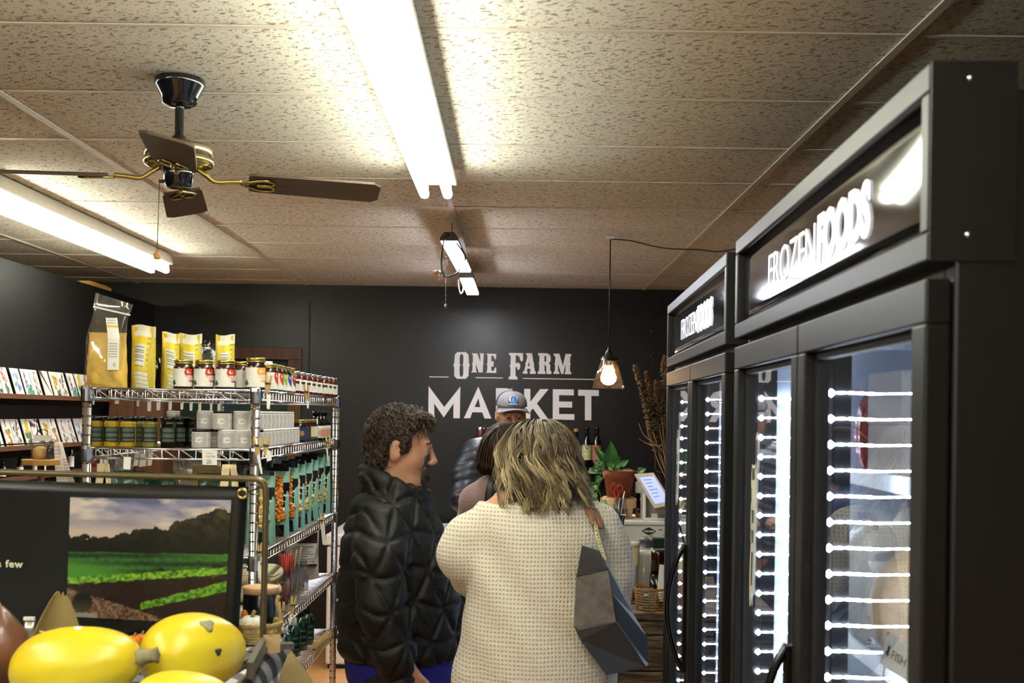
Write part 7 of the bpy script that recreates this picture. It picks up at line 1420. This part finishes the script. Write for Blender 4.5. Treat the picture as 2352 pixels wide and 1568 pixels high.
Bd.cone(Wc(.094, -.02, -.055), Wc(.094, .02, -.055), .007, .007, .005); Bd.mb(O).obj('beard', mat('sandy_beard', '#5d4434', .75, var=.3, vs=70, bump=.6, bs=120), cas)
# cap
cap = bpy.data.objects.new('cap', None); COL.objects.link(cap); cap.parent = cas
M_cap = mat('heather_grey_cap', '#6d6a6b', .8, var=.12, vs=60, bump=.15, bs=150); M_mesh = mat('black_mesh_cap', '#19191b', .8, bump=.3, bs=200)
oC = Vector(Wc(-.008, 0, .054)) - Vector(O); R4 = Matrix([list(FmC[i]) + [0] for i in range(3)] + [[0, 0, 0, 1]])
def dome(a0, a1): return lambda u, v: oC + (R4 @ (Vector((.104 * math.cos(a0 + (a1 - a0) * u) * math.cos(v * PI / 2) ** .7 * 1.0, .089 * math.sin(a0 + (a1 - a0) * u) * math.cos(v * PI / 2) ** .7, -.004 + .080 * math.sin(v * PI / 2))) * hs))
MB().sweep(dome(R(-78), R(78)), 24, 12).obj('cap_front', M_cap, cap, solid=.003); MB().sweep(dome(R(78), R(282)), 24, 12).obj('cap_mesh', M_mesh, cap, solid=.003)
def brim(u, v): a = R(-70) + R(140) * u; x = .098 * math.cos(a) + v * .072 * math.cos(a * .9); y = .086 * math.sin(a) + v * .016 * math.sin(a); return oC + (R4 @ (Vector((x, y, -.004 - .034 * (y / .09) ** 2 * (.4 + .6 * v) + .004 * v)) * hs))
MB().sweep(brim, 24, 8).obj('brim', M_cap, cap, solid=.004); MB().lathe([(0, .09), (.006, .088), (.007, .083)], n=10).obj('cap_button', M_cap, cap, oC + Vector((0, 0, 0)))
def patch(u0, u1, v0, v1, off): return lambda u, v: oC + (R4 @ (Vector(((.104 + off) * math.cos(R(-78) + R(156) * (u0 + (u1 - u0) * u)) * math.cos((v0 + (v1 - v0) * v) * PI / 2) ** .7, (.089 + off) * math.sin(R(-78) + R(156) * (u0 + (u1 - u0) * u)) * math.cos((v0 + (v1 - v0) * v) * PI / 2) ** .7, -.004 + (.080 + off) * math.sin((v0 + (v1 - v0) * v) * PI / 2))) * hs))
def ppat(u, v):
    w = abs(u - .5) * 2; arch = v < .62 or math.hypot(u - .5, (v - .62) * .9) < .46
    if not arch: return L3('#6d6a6b')
    if v < .06 or w > .92: return L3('#14161c')
    if v < .22: return L3('#c9ccd0') if int(u * 24) % 2 else L3('#1a1e28')
    if w < .62 - (v - .22) * .75: return L3('#3f86c4') if int(v * 24 + u * 9) % 3 else L3('#1d3a60')
    if .72 < math.hypot(u - .5, (v - .58) * .95) / .46 < .95 and v > .35: return L3('#d0d4d8') if int((u + v) * 22) % 2 else L3('#161a22')
    return L3('#141a26')
painted(ppat, patch(.36, .60, .10, .62, .0035), 30, 34).obj('cap_patch', M_print, cap)

# ---- the woman with straight brown hair, mostly hidden
ED = 4.35; g = lambda px, py, D=ED: np.array(pt(px, py, D)); EX = g(1158, 1200)[0]; O = (EX, ED, 0.)
we = T('person', 'woman with straight brown hair in a mauve sleeve and blue vest, mostly hidden', 'person', O); He = g(1166, 1034); FmE = frame(R(62), R(-14)); hs = .90
S = SDF((EX - .28, ED - .24, -.01), (EX + .28, ED + .30, He[2] + .14), (.008,) * 3); We = head_sdf(S, He, FmE, hs, 1., False)
S.cone(He + (0, 0, -.07), g(1160, 1130), .045, .045, .03); S.chain([(g(1160, 1180), .07), (g(1160, 1300), .10), (g(1160, 1420), .12)], .05)
for sx in (-1, 1): S.chain([((EX + sx * .085, ED, .84), .10), ((EX + sx * .085, ED, .45), .07), ((EX + sx * .085, ED, .08), .05)], .04); S.cone((EX + sx * .09, ED - .04, .05), (EX + sx * .1, ED + .14, .035), .04, .034, .03); S.chain([((EX + sx * .09, ED, g(0, 1140)[2]), .035), ((EX + sx * .115, ED + .02, g(0, 1235)[2]), .036), ((EX + sx * .10, ED + .18, g(0, 1260)[2]), .034)], .03); hand(S, (EX + sx * .09, ED + .20, g(0, 1262)[2]), (-sx * .5, 1, 0), (0, 0, -1), .88, .5)
S.mb(O).obj('body', M_skin2, we)
K2 = SDF((EX - .24, ED - .2, 1.0), (EX + .24, ED + .26, 1.50), .008)
for sx in (-1, 1): K2.chain([((EX + sx * .055, ED - .03, g(0, 1106)[2]), .052), ((EX + sx * .100, ED - .03, g(0, 1135)[2]), .060), ((EX + sx * .118, ED, g(0, 1185)[2]), .054), ((EX + sx * .120, ED + .02, g(0, 1235)[2]), .05), ((EX + sx * .10, ED + .16, g(0, 1258)[2]), .042)], .025)
K2.mb(O).obj('mauve_sleeves', mat('mauve_knit', '#8d6f70', .9, var=.15, bump=.4, bs=160, sheen=.3), we)
V2 = SDF((EX - .22, ED - .22, .90), (EX + .22, ED + .22, 1.46), .008); torso(V2, [(1108, 1212, 1128, .095), (1092, 1228, 1170, .12), (1084, 1236, 1260, .13), (1082, 1238, 1350, .135), (1082, 1238, 1420, .135)], ED - .0, 0, .02); V2.ell((EX - .01, ED - .03, g(0, 1150)[2]), (.06, .13, .10), .02); V2.mb(O).obj('blue_vest', mat('slate_blue_cloth', '#39456e', .8, var=.12, bump=.15, bs=60), we)
MB().tube(smoothpath([g(1131, 1092, ED - .10) - np.array(O), g(1126, 1115, ED - .15) - np.array(O), g(1122, 1150, ED - .165) - np.array(O), g(1124, 1200, ED - .165) - np.array(O)], 6), .014, 6, flat=.25).obj('black_strap', M_black, we)
T2 = SDF((EX - .24, ED - .2, .06), (EX + .24, ED + .2, .98), .014); T2.ell((EX, ED, .88), (.15, .13, .12), .03)
for sx in (-1, 1): T2.chain([((EX + sx * .085, ED, .84), .115), ((EX + sx * .085, ED, .45), .088), ((EX + sx * .085, ED, .1), .066)], .03)
T2.mb(O).obj('trousers', MATS['black_trousers'], we)
Hq = SDF((He[0] - .14, ED - .14, He[2] - .14), (He[0] + .14, ED + .12, He[2] + .13), .006); Hq.ell(He + (-.004, -.012, .016), (.096, .096, .090), .02); Hq.chain([(g(1148, 1010, ED - .06), .045), (g(1122, 1050, ED - .06), .036), (g(1112, 1072, ED - .05), .028)], .03); Hq.ell(g(1165, 1070, ED - .05), (.07, .05, .05), .03)
ho = Hq.mb(O).obj('hair', mat('dark_brown_smooth', '#2a1c14', .7, spec=.15, var=.4, vs=40, bump=.4, bs=60, stretch=(1, 1, .2)), we); rg = random.Random(9); paths = []
for k in range(260):
    u = rg.random(); w = rg.random(); st_ = g(1168 - 22 * w + rg.uniform(-3, 3), 972 + 16 * w ** 2, ED - .02 - .07 * w) ; en = g(1090 + 55 * u + rg.uniform(-4, 4), 1066 + 14 * u + rg.uniform(-8, 5), ED - .10 + .05 * rg.random()); md = (st_ + en) / 2 + np.array([-.020 * (1 - u) - .004, -.035, .018 * (1 - u)])
    paths.append([p - Vector(O) for p in smoothpath([Vector(st_), Vector((st_ * .65 + md * .35) + np.array([-.008, -.012, .008])), Vector(md), Vector(en * .8 + md * .2), Vector(en)], 4)])
locks('hair_strands', M_hairc, ho, paths, .0032, ['#3a281c', '#5a4030', '#2a1c14', '#6f523e', '#1c120d'], .5, 4)
facebits(we, We, FmE, hs, O, mat('dark_brown_smooth', '#2a1c14'))
# ------------------------------------------------------------------ stock inside the near freezer, stickers on the doors
def fzp(px, py, D): return pt(px, py, D)
M_bx = mat('pink_carton', '#cbbdb4', .6, var=.04)
for i, (y0, y1) in enumerate(((946, 1082), (822, 944))):
    a, b_ = pt(2070, y1, 2.28), pt(2190, y0, 2.28); t = T('frozen_carton', '%s white carton with a blank label in the near freezer' % ['lower', 'upper'][i], 'carton', (a.x, 2.28, CZ - .1135 + i * .105), (0, 0, -R(1.65)), 'cartons in the near freezer'); MB().box(0, .22, 0, .24, 0, .1045).obj('carton', M_bx, t, bev=.002); MB().box(.03, .10, -.0015, 0, .03, .095).obj('carton_label', M_paper, t)
def lumps(lab, c, r, n, m, seed, name, cat, lblm=None, film=True):
    t = T(name, lab, cat, c, None, 'packs in the near freezer'); rg = random.Random(seed); b = MB()
    ph = rg.uniform(0, 6); b.sweep(lambda u, v: Vector((r[0] * math.sin(PI * v) ** .6 * math.cos(2 * PI * u) * (1 + .12 * math.sin(5 * 2 * PI * u + ph) * math.sin(4 * v)), r[1] * math.sin(PI * v) ** .6 * math.sin(2 * PI * u), r[2] - r[2] * math.cos(PI * v) + .008 * math.sin(6 * u * PI + ph))), 24, 14, cu=True); b.obj('pack', m, t)
    if lblm: MB().sweep(lambda u, v: Vector((r[0] * (.8 * u - .4), -r[1] * 1.02 + .01 * (2 * u - 1) ** 2, r[2] * (.5 + v * .9))), 6, 4).obj('pack_label', lblm, t, solid=.001)
    return t
M_bread = mat('frozen_bread', '#b79a78', .6, var=.2, bump=.3, bs=40); M_frost = mat('frosted_bag', '#c6c4c2', .3, var=.12, bump=.4, bs=30); M_redbag = mat('red_chip_bag', '#a8342c', .25, coat=.4, var=.3, vs=20)
zA, zB, zC_ = CZ - .1135, CZ - .4485, CZ - .7985
lumps('red and white snack bag standing on the top freezer shelf', (.80, 2.63, zA), (.045, .03, .085), 5, M_redbag, 1, 'frozen_snack', 'snack bag', M_paper); lumps('pale frosted packs on the top freezer shelf, beside the red bag', (.68, 2.64, zA), (.05, .04, .07), 5, M_frost, 2, 'frozen_pack', 'frozen pack', M_paper)
lumps('frozen loaf in a clear bag on the middle freezer shelf', (.76, 2.22, zB), (.085, .06, .10), 5, M_bread, 3, 'frozen_loaf', 'frozen loaf', M_paper); lumps('frosted bag left of the frozen loaf', (.73, 2.42, zB), (.06, .06, .12), 5, M_frost, 4, 'frozen_pack', 'frozen pack', M_paper); lumps('large frosted bag at the back of the middle freezer shelf', (.86, 2.5, zB), (.08, .06, .13), 5, M_frost, 6, 'frozen_pack', 'frozen pack'); lumps('frozen loaf on the lowest visible freezer shelf', (.78, 2.2, zC_), (.09, .07, .10), 5, M_bread, 7, 'frozen_loaf', 'frozen loaf', M_paper); lumps('frosted bag on the lowest visible freezer shelf', (.74, 2.45, zC_), (.07, .07, .12), 5, M_frost, 8, 'frozen_pack', 'frozen pack', M_paper)
P = [pt(x, y, 1.93) for x, y in ((2021, 1523), (2084, 1565), (2119, 1504), (2040, 1452))]; O = P[0]; t = T('fish_sign', 'white paper sign reading FISH with an arrow inside the near freezer', 'sign', O); b = MB(); b.poly([[p - O for p in P]], (0, .001, 0)); b.obj('sign_sheet', M_paper, t); tb = text_mb('FISH', .019, .0005, .8); dx = (P[1] - P[0]).normalized(); dy_ = (P[3] - P[0]).normalized(); o_ = dx * .014 + dy_ * .018; xf(tb, lambda v: o_ + dx * v.x + dy_ * v.y + Vector((0, -.0008, 0))); tb.obj('lettering', M_ink, t)
ar = MB(); ar.poly([[o_ + dx * x + dy_ * y + Vector((0, -.0008, 0)) for x, y in ((-.008, .016), (-.004, .016), (-.004, .005), (-.001, .005), (-.006, -.003), (-.011, .005), (-.008, .005))]], (0, .0003, 0)); ar.obj('arrow', M_ink, t)
MB().tube([(P[3] - O), Vector((P[3].x - O.x + .0, .03, CZ - .45 - O.z + 0))], .0015, 5).obj('sign_wire', M_steel, t)
# line-art stickers on the glass
M_stk1 = mat('sticker_cream', '#b5b09c', .5, var=.1); M_stk2 = mat('sticker_dark', '#4a4840', .5)
def sticker(lab, fz, quad, art, D0):
    t = T('door_sticker', lab, 'sticker', (0, 0, 0)); t.parent = None
    for nm, m, loops, off in art:
        b = MB()
        for l in loops: b.poly([[fz.matrix_world @ Vector((quad(x, y)[0], .0215 - off, quad(x, y)[1])) for x, y in l]], (.0006, 0, 0))
        b.obj(nm, m, t)
bpy.context.view_layer.update()
def q1(x, y):  # sticker drawing units -> freezer-local x, z (near freezer, far door)
    return (.085 + x * .0017, CZ + .108 - y * .00222)
OUT = [(66, 62), (73, 64), (73, 70), (72, 85), (73, 92), (68, 100), (64, 110), (63, 118), (62, 135), (58, 150), (56, 160), (54, 180), (52, 215), (45, 225), (38, 222), (34, 235), (28, 238), (24, 230), (23, 210), (26, 190), (30, 175), (27, 162), (26, 150), (27, 135), (26, 120), (28, 105), (32, 95), (50, 98), (58, 92), (60, 85), (58, 78), (59, 68)]
ART = [('sticker_shape', M_stk1, [OUT], .0)] + [('sticker_lines', M_stk2, [[(36, 98), (44, 99), (44, 110), (36, 110)], [(47, 99), (53, 98), (53, 110), (47, 110)], [(29, 118), (33, 118), (33, 132), (29, 134)], [(35, 140), (52, 140), (48, 152), (40, 154)], [(34, 160), (50, 160), (46, 172), (40, 174)], [(38, 182), (48, 182), (42, 215), (36, 216)], [(62, 70), (70, 70), (69, 90), (63, 100)]], .0012)]
sticker('cream line-art sticker on the far door of the near freezer', fz1, q1, ART, 0)
def q2(x, y): return (.14 + x * .0017, CZ + .135 - y * .0019)
sticker('cream line-art sticker on the far door of the farther freezer', fz2, q2, ART, 0)
